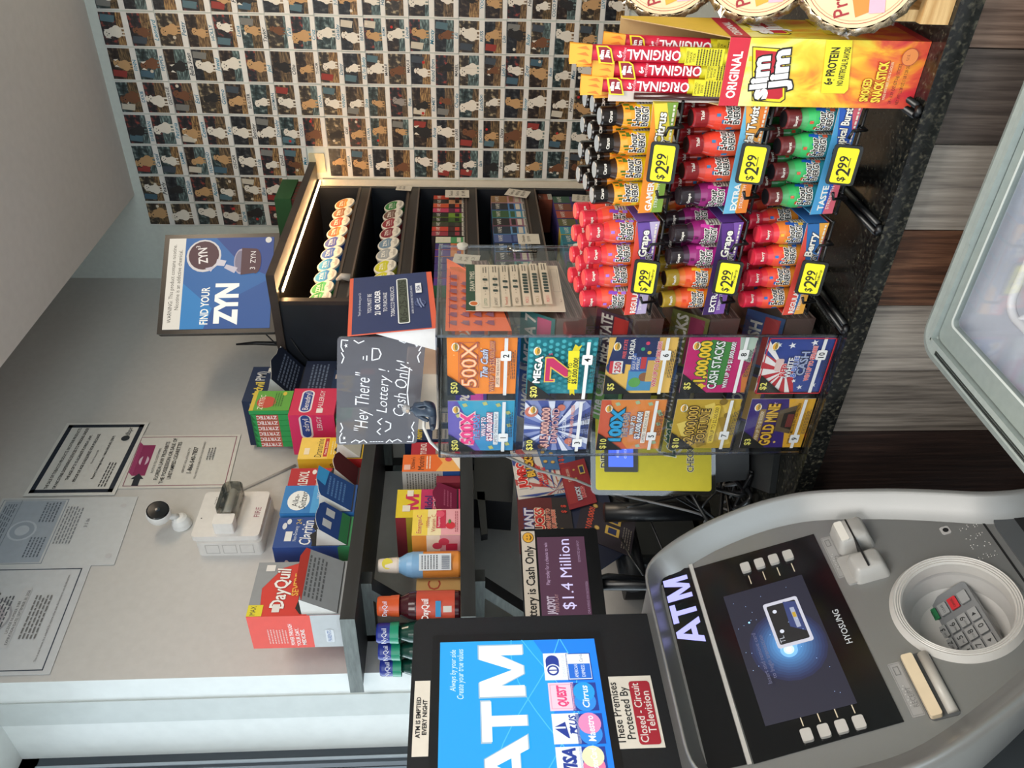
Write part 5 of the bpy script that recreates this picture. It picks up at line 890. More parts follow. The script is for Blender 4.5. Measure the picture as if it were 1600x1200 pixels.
TR = [  # row, column, tray name, front row flavours, back flavour, front colours, words
 (0, 1, 'yellow citrus tray', ['citrus']*4, 'citrus', ('#e8d040', '#e88a2a', '#7a9a3a'), ['GAMER', 'Citrus']),
 (1, 1, 'orange and blue tray', ['magenta', 'tidal', 'tidal', 'tidal'], 'tidal', ('#e8a040', '#68b0d0', '#e07a2a'), ['EXTRA', 'Tidal Twist']),
 (2, 1, 'blue tropical tray', ['tropic']*4, 'tropic', ('#2a58b0', '#4a98c8', '#c85a6a'), ['TASTE', 'Tropical Burst']),
 (0, 0, 'red grape tray', ['grape']*4, 'grape', ('#6a4a9a', '#d8483a', '#b8a8c8'), ['REGULAR', 'Grape']),
 (1, 0, 'dark purple tray', ['peach', 'peach', 'magenta', 'magenta'], 'peach', ('#5a3080', '#3a2058', '#7a50a0'), ['EXTRA', 'Grape']),
 (2, 0, 'blue berry tray', ['berry', 'berry', 'berry', 'berryblue'], 'berry', ('#2f6aa8', '#d8483a', '#e0a040'), ['REGULAR', 'Berry'])]
for row, cc_, nm, front, back, colr, words in TR:
    x0, x1 = TX[cc_]; z = TZ[row]; W = x1-x0; Rm = Matrix.Rotation(TILT, 4, 'X')
    base = Matrix.Translation((x0, TY, z)) @ Rm
    t = thing('bottle_tray', '%s of energy shots, %s tier of the %s stack' % (nm, ['top', 'middle', 'bottom'][row], ['left', 'right'][cc_]), 'tray', (x0, TY, z), 'open cartons of energy shots', rot=(TILT, 0, 0), world=False)
    L_ = .150; mb = MB(); mb.box(0, W, 0, L_, 0, .0012, colr[1]); mb.box(0, .0012, 0, L_, .0012, .032, colr[1]); mb.box(W-.0012, W, 0, L_, .0012, .032, colr[0]); mb.box(0, W, L_-.0012, L_, 0, .05, colr[1]); mb.build('carton', t)
    mb = MB(); fr = Fr((0, 0, 0), (1, 0, 0), (0, 0, 1), W, .034); mb.slab(fr, [(0, 0), (W, 0), (W, .034), (W*.62, .032), (W*.38, .030), (0, .034)], -.0012, 0, colr[0], '#b0a898')
    mb.decal(fr, [('p', [(0, .5), (0, 1), (1, .98), (.6, .62), (.3, .5)], colr[1]), ('p', [(0, 0), (.35, 0), (.3, .3), (0, .45)], colr[2]), ('p', [(.7, .1), (1, 0), (1, .45)], colr[2]), ('t', words[0], .16, .62, .26, '#ece8e0', {'w': .28, 'bold': .03}), ('t', 'STRENGTH', .16, .32, .14, '#ece8e0', {'w': .26}), ('t', words[1], .78, .58, .34, '#f0ece0', {'w': .40, 'it': .15, 'bold': .03, 'oc': '#2a1c2a', 'ow': .05}), ('t', '5-hour ENERGY', .5, .26, .26, '#1a1614', {'w': .36, 'bold': .03, 'oc': '#ece8e0', 'ow': .05}), ('x', .68, .06, .98, .24, 1, '#e0d8c8')]); mb.build('front_lip', t)
    for r in range(4):
        nb = 4
        for k in range(nb):
            fl = front[k] if r == 0 else (front[k] if (r == 1 and nm.startswith('dark') and k > 1) else back)
            if r == 3: continue
            if fl not in proto:
                proto[fl] = shot(*F[fl]); first = True
            else: first = False
            lx = .021+k*.0358+(.004 if r % 2 else 0); ly = .020+r*.0362
            loc = base @ V((lx, ly, .0016)); rz_ = math.radians((k*37+r*61+row*17+cc_*29) % 42-2)
            rot = (Rm @ Matrix.Rotation(rz_, 4, 'Z')).to_euler()
            lab = '%s shot bottle, %s from left, %s row, %s' % ({'citrus': 'black capped', 'tidal': 'orange and red', 'tropic': 'green and blue', 'grape': 'red and purple', 'magenta': 'magenta', 'peach': 'orange and yellow', 'berry': 'red capped', 'berryblue': 'blue sided'}[fl], ORD[k], ['front', 'second', 'third', 'rear'][r], nm)
            if first: o = proto[fl]; o.location = loc; o.rotation_euler = rot; o['label'] = lab
            else: o = copy_tree(proto[fl], loc, rot, lab)
            o['group'] = 'energy shot bottles in the trays'
    # price tag
    cx = x0+W*(.50 if cc_ == 0 else .53); ang = -.10 if cc_ == 1 else -.16
    pt = thing('price_tag', 'yellow $2.99 price tag in front of the %s' % nm, 'price tag', (cx, TY-.022, z+.004), 'yellow price tags on the rack')
    u = V((math.cos(.0), 0, math.sin(-.0))); v = V((0, .22, 1)).normalized(); fr = Fr((cx-.027, TY-.030, z-.002), u, v, .060, .038)
    mb = MB(); mb.rbox(fr, 0, .054, 0, .036, -.003, 0, '#141517/s', .004); mb.build('holder', pt)
    mb = MB(); f2 = Fr(fr.P(.0033, .0045, .0003), u, v, .0475, .027); mb.rbox(f2, 0, .0475, 0, .027, 0, .0006, '#e6dc1e', .003)
    f3 = Fr(f2.P(0, 0, .0006), u, v, .0475, .027); sp = [('t', '$', .12, .52, .36, '#1c1a10', {'bold': .01}), ('t', '2', .33, .50, .64, '#1c1a10', {'bold': .01}), ('t', '99', .60, .60, .46, '#1c1a10', {'bold': .01}), ('r', .47, .30, .74, .33, '#1c1a10')]
    if cc_ == 0: sp += [('t', '5 Hour', .5, .17, .12, '#3a3614'), ('t', 'Energy', .7, .17, .12, '#3a3614')]
    mb.decal(f3, sp); mb.build('yellow_label', pt)
# ================================================================ snack stick box
SX0, SX1, SY, SZ = -.3195, -.2375, 1.016, .9605
sj = thing('snack_stick_box', 'tall red and yellow snack stick carton standing open on the counter edge', 'snack box', ((SX0+SX1)/2, SY+.05, SZ))
SD = .098; W = SX1-SX0; H1 = 1.212-SZ; HB = 1.33-SZ
mb = MB()
mb.fbox(fY(SY, SX0, SZ, W, H1), 0, W, 0, H1, -.0012, 0, '#e8c83a', '#a88a5a')
mb.slab(Fr((SX1-.0012, 0, 0), (0, 1, 0), (0, 0, 1)), [(SY, SZ), (SY+SD, SZ), (SY+SD, SZ+HB), (SY+SD*.9, SZ+HB), (SY+SD*.25, SZ+H1+.03), (SY, SZ+H1)], 0, .0012, '#e0b838', '#a88a5a')
mb.slab(Fr((SX0, 0, 0), (0, 1, 0), (0, 0, 1)), [(SY, SZ), (SY+SD, SZ), (SY+SD, SZ+HB), (SY+SD*.9, SZ+HB), (SY+SD*.25, SZ+H1+.03), (SY, SZ+H1)], 0, .0012, '#b89a68', '#a88a5a')
mb.fbox(fY(SY+SD, SX0, SZ, W, HB), 0, W, 0, HB, -.0012, 0, '#b89a68', '#a88a5a'); mb.box(SX0, SX1, SY, SY+SD, SZ, SZ+.0015, '#a88a5a')
def flames(seed, n, cols):
    q = random.Random(seed); out = []
    for k in range(n):
        a, b_ = q.uniform(0, .9), q.uniform(0, .62); w_, h_ = q.uniform(.15, .5), q.uniform(.06, .2); sgn = q.choice([-1, 1])
        pts = [(a, b_), (a+w_*.5, b_+h_*.2), (a+w_, b_+h_*.9), (a+w_*.7, b_+h_*.8), (a+w_*.3, b_+h_*.5)]
        if sgn < 0: pts = [(2*a+w_*.5-x, y) for x, y in pts][::-1]
        pts = [(min(max(x, 0), 1), min(max(y, 0), .86)) for x, y in pts]; out.append(('p', pts, q.choice(cols)))
    return out
fr = fY(SY, SX0, SZ, W, H1)
SJ = [('r', 0, 0, 1, .90, FLAME)]
SJ_old = [('r', 0, 0, 1, .88, '#e6c03c'), ('r', 0, .60, 1, .88, '#ecdc80'), ('r', 0, .42, 1, .62, '#e8c840'), ('p', [(0, 0), (1, 0), (1, .42), (.7, .36), (.55, .22), (.2, .12), (0, .14)], '#d8583a')]+flames(3, 26, ['#e09030', '#eac84a', '#e0703a', '#e8b840', '#d86030'])+\
[]
SJ += [('r', 0, .90, 1, 1, '#c8283a'), ('t', 'ORIGINAL', .46, .95, .045, '#ece8e0', {'w': .68, 'bold': .03})]
# the tilted two line logo badge
def badge(cx, cy_, s_, wf=1.0):
    P = lambda pts: [(cx+x*s_*wf, cy_+y*s_) for x, y in pts]
    return [('p', P([(-.46, -.28), (-.40, -.34), (.30, -.20), (.44, -.08), (.46, .34), (-.44, .18)]), '#2a1a10'), ('p', P([(-.445, -.265), (-.39, -.32), (.295, -.185), (.425, -.07), (.445, .325), (-.425, .168)]), '#e6d228'), ('p', P([(-.40, -.24), (-.35, -.285), (.28, -.15), (.385, -.05), (.405, .28), (-.385, .135)]), '#b8202e')]
SJ += badge(.47, .775, .33, 2.7)+[('t', 'slim', .42, .820, .085, '#ece8e4', {'w': .60, 'al': 'f', 'bold': .05, 'rot': .13, 'oc': '#1c1412', 'ow': .06}), ('t', 'Jim', .54, .730, .085, '#ece8e4', {'w': .56, 'al': 'f', 'bold': .05, 'rot': .13, 'oc': '#1c1412', 'ow': .06}),
 ('p', [(.22, .37), (.28, .355), (1, .40), (1, .53), (.22, .49)], '#e4d832'), ('t', '6g PROTEIN', .62, .47, .042, '#26220f', {'w': .54, 'bold': .03, 'rot': .035}), ('t', 'NO ARTIFICIAL FLAVORS', .62, .41, .030, '#26220f', {'w': .56, 'bold': .02, 'rot': .035}),
 ('t', 'SMOKED', .28, .265, .042, '#ecd040', {'w': .34, 'bold': .04, 'rot': .05, 'oc': '#a8281c', 'ow': .06}), ('t', 'SNACK STICK', .40, .205, .046, '#ecd040', {'w': .60, 'bold': .04, 'rot': .05, 'oc': '#a8281c', 'ow': .06}), ('t', 'MADE WITH BEEF, PORK & CHICKEN', .42, .165, .014, '#ecd8b0', {'w': .56, 'rot': .04}),
 ('t', '24 - 0.97 OZ (27.5g) STICKS', .38, .125, .016, '#4a1c18', {'w': .6}), ('t', 'NET WT 23.28 OZ (1 LB 7.28 OZ) 660g', .42, .085, .016, '#4a1c18', {'w': .7}), ('c', .78, .09, .042, '#a8483a'), ('c', .78, .09, .039, '#e08848'), ('t', 'U.S.', .78, .10, .014, '#8a3a2a')]
mb.decal(fr, SJ)
f2 = fX(SX1, SY, SZ, SD, H1); mb.decal(f2, [('r', 0, 0, 1, .90, FLAME)]+[('r', 0, 0, 1, .05, '#b83034'), ('r', 0, .90, 1, 1, '#b82434'), ('t', 'ORIGINAL', .42, .95, .04, '#e0dcd4', {'w': .7, 'bold': .03})]+badge(.5, .775, .30, 2.4)+[('t', 'slim', .46, .82, .08, '#e0dcd8', {'w': .56, 'al': 'f', 'bold': .05, 'rot': .1}), ('t', 'Jim', .55, .735, .08, '#e0dcd8', {'w': .46, 'al': 'f', 'bold': .05, 'rot': .1}), ('r', .2, .40, 1, .5, '#d8cc32'), ('t', '6g PROTEIN', .6, .45, .04, '#26220f', {'w': .7})])
mb.build('carton', sj)
def stick(k, x, y, ztop, lean, lab, w_=.024):
    L_ = .27; t = thing('snack_stick', lab, 'snack stick', (x, y, ztop-L_), 'snack sticks in the red and yellow carton')
    u = V((1, 0, 0)); v = V((lean, .03, 1)).normalized(); u = (u-v*u.dot(v)).normalized(); o = V((x, y, ztop))-v*L_; fr = Fr(o-u*w_/2, u, v, w_, L_)
    mb = MB(); n = 10; vs = []     # rounded wrapper with flattened ends
    for i in range(n+1):
        s_ = i/n; r = .0075*math.sin(min(1, max(0, (min(s_, 1-s_))*9))*PI/2)+.0006
        for q in range(10):
            a = 2*PI*q/10; vs.append(fr.P(w_/2+math.cos(a)*w_/2*(1-.18*(r/.008)), L_*s_, math.sin(a)*r))
    col = lambda i: '#e89a30/s' if i >= n-1 else ('#c81e38/s' if i > 4 else '#d8cc28/s')
    for i in range(n):
        mb.add(vs[i*10:(i+2)*10], [[q, (q+1) % 10, 10+(q+1) % 10, 10+q] for q in range(10)], col(i), True)
    f3 = Fr(o-u*w_/2+fr.n*.0083, u, v, w_, L_); 
    q = random.Random(k)
    mb.decal(f3, [('p', [(.05, .90), (.95, .90), (1, 1), (0, 1)], '#eba838')]+[('p', [(a, .91), (a+.2, .93), (a+.1, .97)], '#e07a2a') for a in (.05, .4, .7)]+[('p', [(.06, .795), (.80, .815), (.94, .835), (.94, .885), (.08, .865)], '#e6d228'), ('p', [(.12, .803), (.78, .822), (.88, .838), (.88, .875), (.14, .857)], '#8a1826'), ('t', 'slim', .50, .856, .018, '#ece8e4', {'w': .62, 'bold': .05}), ('t', 'Jim', .54, .832, .018, '#ece8e4', {'w': .5, 'bold': .05}), ('t', '6g', .55, .775, .022, '#ece4e4', {'w': .5, 'bold': .03}), ('t', 'PROTEIN', .55, .752, .010, '#e8c8cc', {'w': .66})])
    f4 = Fr(f3.o, u, v, w_, L_); mb.text(f4, 'ORIGINAL', w_*.55, L_*.62, .0115, '#ece4e4', w=.066, bold=.02, rot=PI/2, lift=.0012)
    mb.decal(f3, [('r', .1, .30, .95, .475, '#dccf2a'), ('t', 'SMOKED', .5, .465, .010, '#2a240f', {'w': .6}), ('t', 'SNACK', .5, .45, .010, '#2a240f', {'w': .6}), ('t', 'STICK', .5, .435, .010, '#2a240f', {'w': .6}), ('x', .12, .31, .92, .425, 9, '#3a3614')])
    mb.build('wrapper', t)
for k, a in enumerate([(-.262, 1.030, 1.405, .00, 'snack stick tallest in the carton, rightmost of the front three'), (-.281, 1.034, 1.375, .0, 'snack stick in the middle of the front three in the carton'), (-.300, 1.032, 1.388, .0, 'snack stick leftmost of the front three in the carton'),
    (-.272, 1.055, 1.392, .01, 'snack stick in the second row behind the middle one'), (-.309, 1.050, 1.368, -.02, 'snack stick in the second row at the left edge of the carton'), (-.256, 1.060, 1.36, .02, 'snack stick in the second row at the right edge of the carton')]): stick(k, *a)
t = thing('snack_stick', 'snack stick with clear back showing brown meat at the carton left edge', 'snack stick', (-.3125, 1.028, 1.10), 'snack sticks in the red and yellow carton')
MB().box(-.319, -.306, 1.024, 1.026, 1.08, 1.352, '#c8bab0/s').build('clear_wrapper', t); MB().tube([(-.3115, 1.022, 1.09), (-.3115, 1.022, 1.32)], .0042, '#3a1a18/g', 10).build('meat', t)

# ---------------------------------------------------------------- wooden crate with wrapped pies
cr = thing('wooden_crate', 'light pine crate on the counter edge behind the snack carton carrying pies', 'crate', (-.09, 1.1, .9605))
MB().box(-.213, .10, .993, 1.005, .9605, .995, PINE).build('front_board', cr); MB().box(-.213, .10, 1.006, 1.30, .9605, .972, PINE).build('base_board', cr); MB().box(-.213, -.20, 1.006, 1.30, .972, 1.02, PINE).build('side_board', cr); MB().box(-.199, .10, 1.29, 1.30, .973, 1.30, '#1c1714').build('back_board', cr)
nd = MB(); nd.tube([(-.165, .992, .978), (-.172, .992, .972), (-.168, .992, .985)], .0008, '#2a2a2c'); nd.build('staple', cr)
for k, (c, nrm_, lab, fl) in enumerate([((-.163, 1.032, 1.066), (.42, -.82, .38), 'wrapped foil pie with a chocolate label, lowest of the leaning pies', 'Chocolate'), ((-.168, 1.10, 1.165), (.45, -.82, .36), 'wrapped pie in a foil tin, middle one of the leaning pies', 'Pecan'), ((-.183, 1.17, 1.262), (.45, -.82, .36), 'wrapped pie in a foil tin, highest and farthest of the pies', 'Apple')]):
    n_ = V(nrm_).normalized(); c = V(c); t = thing('wrapped_pie', lab, 'pie', c, 'wrapped pies on the crate'); R = .072
    u = V((0, 0, 1)).cross(n_).normalized(); v = n_.cross(u)
    mb = MB(); vs = []; N = 72
    prof = [(R*.72, -.022), (R*.98, -.002), (R*1.03, .003), (R*.93, .005)]
    for i, (r, h_) in enumerate(prof):
        for q in range(N):
            a = 2*PI*q/N; rr_ = r*(1+.018*math.sin(a*24+i)); vs.append(c+(u*math.cos(a)+v*math.sin(a))*rr_+n_*(h_+.0015*math.sin(a*31)))
    mb.add(vs, [[i*N+q, i*N+(q+1) % N, (i+1)*N+(q+1) % N, (i+1)*N+q] for i in range(3) for q in range(N)], STEEL, True); mb.add([c+(u*math.cos(2*PI*q/N)+v*math.sin(2*PI*q/N))*R*.72-n_*.022 for q in range(N)], [list(range(N))[::-1]], STEEL); mb.build('foil_tin', t)
    fr = Fr(c-u*R-v*R+n_*.006, u, v, 2*R, 2*R); mb = MB(); P = [(R+R*.92*math.cos(2*PI*q/40), R+R*.92*math.sin(2*PI*q/40)) for q in range(40)]; mb.slab(fr, P, -.001, 0, '#e8c8a0')
    rg = [(.5+.43*math.cos(2*PI*q/40), .5+.43*math.sin(2*PI*q/40)) for q in range(41)]
    mb.decal(fr, [('l', rg, .005, '#a84a3a'), ('l', [(.5+(x-.5)*.95, .5+(y-.5)*.95) for x, y in rg], .003, '#c8785a'), ('t', 'Prairie City', .46, .70, .12, '#9a2a30', {'w': .66, 'rot': .22, 'bold': .01}), ('p', [(.12, .52), (.80, .66), (.84, .56), (.16, .40)], '#d8853a' if fl == 'Chocolate' else '#c8a03a'), ('t', fl, .46, .535, .085, '#5a2a14', {'w': .4, 'rot': .2}), ('x', .26, .14, .82, .42, 9, '#b8705a'), ('r', .14, .30, .28, .42, '#d8a8b8')]); mb.build('paper_label', t)
    q0 = random.Random(k); mb = MB()
    for z in range(26):
        a = q0.uniform(0, 2*PI); p = c+(u*math.cos(a)+v*math.sin(a))*R*1.0+n_*.004; d = V((q0.gauss(0, 1), q0.gauss(0, 1), q0.gauss(0, 1))).normalized()*.008; e_ = n_.cross(d).normalized()*.005
        mb.add([p-d, p-e_, p+d, p+e_+n_*.006], [(0, 1, 2, 3)], PLAST)
    mb.build('cling_film', t, kind='stuff')

# ================================================================ ticket checker (yellow, left of the dispenser)
u = V((.801, .598, 0)); nn = V((.598, -.801, 0)); bl = V((-1.082, 1.100, 1.058)); W, H = .185, .222
v = (V((0, 0, 1))-nn*.20).normalized(); fr = Fr(bl, u, v, W, H)
ck = thing('ticket_checker', 'yellow lottery ticket checker with a small blue screen, half behind the dispenser', 'ticket checker', (-1.03, 1.18, .96))
mb = MB(); mb.rbox(fr, -.008, W+.008, -.010, H+.008, -.028, -.010, '#16181b/s', .012); mb.build('housing', ck)
mb = MB(); mb.rbox(fr, -.010, W+.010, -.008, H+.010, -.010, -.001, PLAST, .014, ACR); mb.build('clear_cover', ck)
mb = MB(); mb.rbox(fr, 0, W, 0, H, -.001, .0004, '#d8cc30', .006); f2 = Fr(fr.P(0, 0, .0004), u, v, W, H)
mb.decal(f2, [('t', 'DID YOU WIN?', .24, .925, .06, '#3a3c14', {'w': .62, 'al': 'l', 'bold': .02, 'oc': '#e8e4d0', 'ow': .05}), ('t', 'CHECK YOUR TICKET', .20, .18, .055, '#3a3c14', {'w': .76, 'al': 'l', 'bold': .01, 'oc': '#e8e4d0', 'ow': .05}), ('c', .52, .36, .135, '#e8e4d0'), ('c', .52, .36, .115, '#c8b82a'), ('t', 'Lottery', .56, .36, .10, '#1f5a3a', {'w': .40, 'it': .3, 'bold': .03, 'oc': '#e8e4d0', 'ow': .05}), ('p', [(.70, .10), (.76, .16), (.72, .18), (.80, .24), (.84, .18), (.80, .10)], '#1f4a2c')]); mb.build('yellow_face', ck)
mb = MB(); mb.rbox(fr, .036, .132, .140, .205, -.001, .004, '#1c1e1c/s', .002); f3 = Fr(fr.P(.046, .149, .0042), u, v, .076, .048); mb.decal(f3, [('r', 0, 0, 1, 1, '#4a6cf0/e1.0'), ('t', 'FLORIDA LOTTERY', .5, .62, .09, '#c8d0f8/e1.2', {'w': .5}), ('t', 'CHECK TICKET', .5, .32, .09, '#c8d0f8/e1.2', {'w': .6})]); mb.build('screen', ck)
mb = MB(); mb.slab(Fr((0, 0, .9605), (1, 0, 0), (0, 1, 0)), [(-1.12, 1.16), (-1.035, 1.045), (-.90, 1.09), (-.905, 1.25), (-1.02, 1.33)], 0, .012, '#2c2f31/s'); mb.slab(fr, [(.02, -.075), (W-.02, -.075), (W-.01, .02), (.01, .02)], -.075, -.030, '#15171a/s'); mb.build('stand', ck)
mb = MB(); mb.rbox(fr, .10, .112, -.008, -.006, -.012, -.008, '#ff2010/e4', .0005); mb.build('red_scan_light', ck)

# lottery jackpot display, seen left of the posters
u = V((.286, .958, 0)).normalized(); tr_ = oX(813, 827, -1.24); fr = Fr(tr_-u*.215-V((0, 0, .155)), u, (0, 0, 1), .215, .155); 
jd = thing('jackpot_display', 'black screen showing $1.4 Million with a taped strip reading Lottery is Cash Only', 'screen', fr.P(.13, 0)-V((0, 0, .3)))
mb = MB(); mb.rbox(fr, 0, .215, -.004, .155, -.025, 0, '#0e0f12/s', .006); mb.tube([fr.P(.10, .01, -.02), fr.P(.10, -.14, -.03), fr.P(.10, -.30, -.03)], .012, '#14161a/s'); mb.rbox(Fr(fr.P(.05, -.31, -.10), u, (-.958, .286, 0)), 0, .16, -.10, .06, 0, .01, '#14161a/s', .01); mb.build('housing', jd)
mb = MB(); f2 = Fr(fr.P(.014, .024, .0006), u, (0, 0, 1), .182, .098)
mb.decal(f2, [('r', 0, 0, 1, 1, '#58304a/e.55'), ('t', 'Play today for a chance to win', .68, .83, .075, '#c8a8c8/e.6', {'w': .50}), ('t', '$1.4 Million', .56, .45, .24, '#c8c0e8/e.9', {'w': .82}), ('t', 'JACKPOT', .20, .80, .15, '#d8c8d8/e.5', {'w': .2, 'bold': .04}), ('t', 'TRIPLE PLAY', .22, .68, .07, '#c89a9a/e.5', {'w': .2}), ('t', 'ESTIMATED JACKPOT', .82, .15, .05, '#b89ab8/e.5', {'w': .26}), ('t', 'DRAWING ON 06/25/2026', .28, .05, .05, '#b89ab8/e.5', {'w': .36})]); mb.build('display', jd)
mb = MB(); mb.fbox(fr, .0, .210, .126, .154, 0, .0008, '#c9bfb2'); f3 = Fr(fr.P(0, .126, .0008), u, (0, 0, 1), .210, .028); mb.decal(f3, [('t', 'Lottery is Cash Only', .44, .50, .62, '#1c1a18', {'w': .80, 'bold': .02}), ('c', .93, .5, .42, '#3a2a10'), ('c', .93, .5, .38, '#d8a030'), ('c', .915, .58, .05, '#3a2a10'), ('c', .945, .58, .05, '#3a2a10'), ('l', [(.905, .38), (.93, .28), (.955, .38)], .06, '#3a2a10')])
mb.v = [p-fr.P(.13, .126) for p in mb.v]; mb.build('taped_note', loc=fr.P(.13, .126), label='paper strip with a smiley reading Lottery is Cash Only on the black screen', cat='note')

# poster board with scratch tickets
XB = -1.36
pb = thing('poster_board', 'dark blue tilted panel covered with scratch ticket pictures behind the yellow checker', 'poster', (XB, 1.2, 1.2))
def quad(mb, pts, X, c, th=.0015):
    P = [oX(x, y, X) for x, y in pts]; fr = Fr((X, 0, 0), (0, 1, 0), (0, 0, 1)); mb.slab(fr, [(p.y, p.z) for p in P], -th, 0, c)
mb = MB(); quad(mb, [(977, 863), (925, 690), (800, 690), (812, 830), (900, 895), (935, 891)][::-1], XB, '#1c2440', .006); 
fl_ = Fr((XB+.0005, 0, 0), (0, 1, 0), (0, 0, 1)); c0 = oX(963, 846, XB); mb.decal(Fr((XB+.0006, c0.y-.015, c0.z-.015), (0, 1, 0), (0, 0, 1), .03, .03), [('c', .5, .5, .5, '#d0ccc0'), ('c', .5, .5, .42, '#a8a07a'), ('c', .55, .58, .24, '#b83a2a'), ('c', .5, .35, .2, '#2a5a3a')]); mb.build('board', pb)
def tk(name, X, tl, tr, bl, base, sp):
    fr = fC(oX(*tl, X), oX(*tr, X), oX(*bl, X)); mb = MB(); mb.fbox(fr, 0, fr.W, 0, fr.H, 0, .001, base); mb.decal(Fr(fr.P(0, 0, .001), fr.u, fr.v, fr.W, fr.H), sp); mb.build(name, pb)
coin = lambda a, b_: [('c', a, b_, .05, '#8a6a2a'), ('c', a, b_, .038, '#c8a860')]
tk('black_ticket', XB+.0007, (898, 835), (912, 775), (985, 870), '#2a2430', [('t', '$100,000!', .5, .8, .10, '#c8503a', {'w': .7, 'bold': .03}), ('r', .3, .25, .5, .5, '#c8a850'), ('r', .33, .3, .47, .45, '#26305a'), ('r', .58, .25, .78, .5, '#c8a850'), ('r', .61, .3, .75, .45, '#26305a')]+coin(.35, .65)+coin(.85, .75)+[('x', .1, .03, .6, .2, 4, '#7a746c')])
tk('giant_bucks_ticket', XB+.0018, (812, 866), (808, 778), (900, 866), '#5a2024', [('r', 0, 0, 1, .35, '#2a2426'), ('t', 'GIANT', .55, .80, .16, '#c8c4d0', {'w': .74, 'bold': .04, 'oc': '#2a3a7a', 'ow': .07}), ('t', 'BUCKS', .55, .60, .16, '#c83a34', {'w': .70, 'bold': .04, 'oc': '#e0d0b8', 'ow': .06}), ('t', 'WIN UP TO', .6, .44, .07, '#c8402f', {'w': .5, 'bold': .03, 'oc': '#e0d0b8', 'ow': .05}), ('t', '$1,000,000!', .6, .34, .07, '#c8402f', {'w': .6, 'bold': .03, 'oc': '#e0d0b8', 'ow': .05})]+coin(.2, .2)+coin(.4, .2)+[('t', '$  $', .78, .14, .09, '#c8402f', {'bold': .03})])
tk('jumbo_bucks_ticket', XB+.003, (810, 781), (797, 705), (883, 770), '#c8c2bc', rays(.1, .1, 10, '#a84a48', w=.2)+rays(.05, .2, 8, '#3a4a8a', w=.15)+[('p', [(.45, .0), (1, 0), (1, .42), (.5, .35)], '#3f6a9a'), ('t', 'JUMBO', .45, .84, .18, '#c8302c', {'w': .70, 'bold': .05, 'oc': '#e8e0d8', 'ow': .06}), ('t', 'BUCKS', .62, .64, .16, '#d8a838', {'w': .60, 'bold': .05, 'oc': '#3a2414', 'ow': .07}), ('t', 'WIN UP TO', .38, .46, .08, '#c8302c', {'w': .4, 'bold': .04}), ('t', '$2,000,000!', .36, .36, .08, '#c8302c', {'w': .5, 'bold': .04})]+coin(.62, .12)+coin(.8, .12)+coin(.65, .28)+coin(.85, .3))
tk('blue_ticket', XB+.0024, (866, 775), (860, 705), (905, 770), '#2f5a8a', coin(.3, .5)+coin(.5, .5)+coin(.3, .8)+[('t', '$ $ $', .75, .6, .2, '#c84a3a', {'bold': .05})])
tk('lucky_bucks_ticket', XB+.0042, (890, 797), (872, 727), (933, 785), '#8a2430', [('r', .1, .62, .9, .95, '#9a3034')]+coin(.8, .5)+coin(.6, .5)+[('t', 'LUCKY', .28, .55, .14, '#d0d4dc', {'w': .4, 'bold': .05, 'oc': '#2a3a6a', 'ow': .06}), ('t', 'BUCKS', .28, .38, .12, '#c83a4a', {'w': .36, 'bold': .05, 'oc': '#e0c8c0', 'ow': .05}), ('r', .66, .12, .86, .32, '#c8a850'), ('r', .69, .15, .83, .29, '#26305a'), ('t', '$5,000,000', .7, .74, .1, '#e0c8b8', {'w': .5})])

# dark equipment behind
t = thing('printer', 'black ticket printer behind the counter under the jackpot screen', 'printer', (-1.52, 1.34, .90))
mb = MB(); mb.rbox(Fr((0, 0, .98), (1, 0, 0), (0, 1, 0)), -1.57, -1.42, 1.22, 1.60, 0, .17, '#15171a/s', .02); mb.build('body', t)
mb = MB(); mb.tube([(-1.40, 1.14, 1.16), (-1.40, 1.52, 1.16)], .03, '#1a1c20/s', 14); mb.build('paper_cylinder', t)
t = thing('wall_monitor_arm', 'black monitor arm and equipment in the dark gap right of the lower shelf bracket', 'monitor arm', (-1.42, 1.6, 1.40))
mb = MB(); P = [oX(745, 768, -1.42), oX(757, 768, -1.42), oX(762, 834, -1.42), oX(752, 836, -1.42)]; mb.slab(Fr((-1.42, 0, 0), (0, 1, 0), (0, 0, 1)), [(p.y, p.z) for p in P][::-1], -.02, 0, '#14161a/s'); mb.build('arm', t)
P = [oX(741, 705, -1.42), oX(741, 780, -1.42), oX(800, 785, -1.42), oX(805, 705, -1.42)]; mb = MB(); mb.slab(Fr((-1.42, 0, 0), (0, 1, 0), (0, 0, 1)), [(p.y, p.z) for p in P], -.10, 0, '#131418/s'); mb.build('dark_box', t)
MB().box(-1.571, -1.20, 1.67, 1.755, .0, .985, '#6a5846').build('till_desk', loc=(0, 0, 0), label='tan till desk behind the granite counter', cat='desk')
mb = MB(); mb.tube([V((-1.30, 1.26, .985)), V((-1.30, 1.26, 1.22))], .022, '#15171b/s'); mb.build('poster_stand', loc=(0, 0, 0), label='black post behind the yellow checker carrying the poster panel', cat='stand')
rq = random.Random(11)
cord_mb = MB()
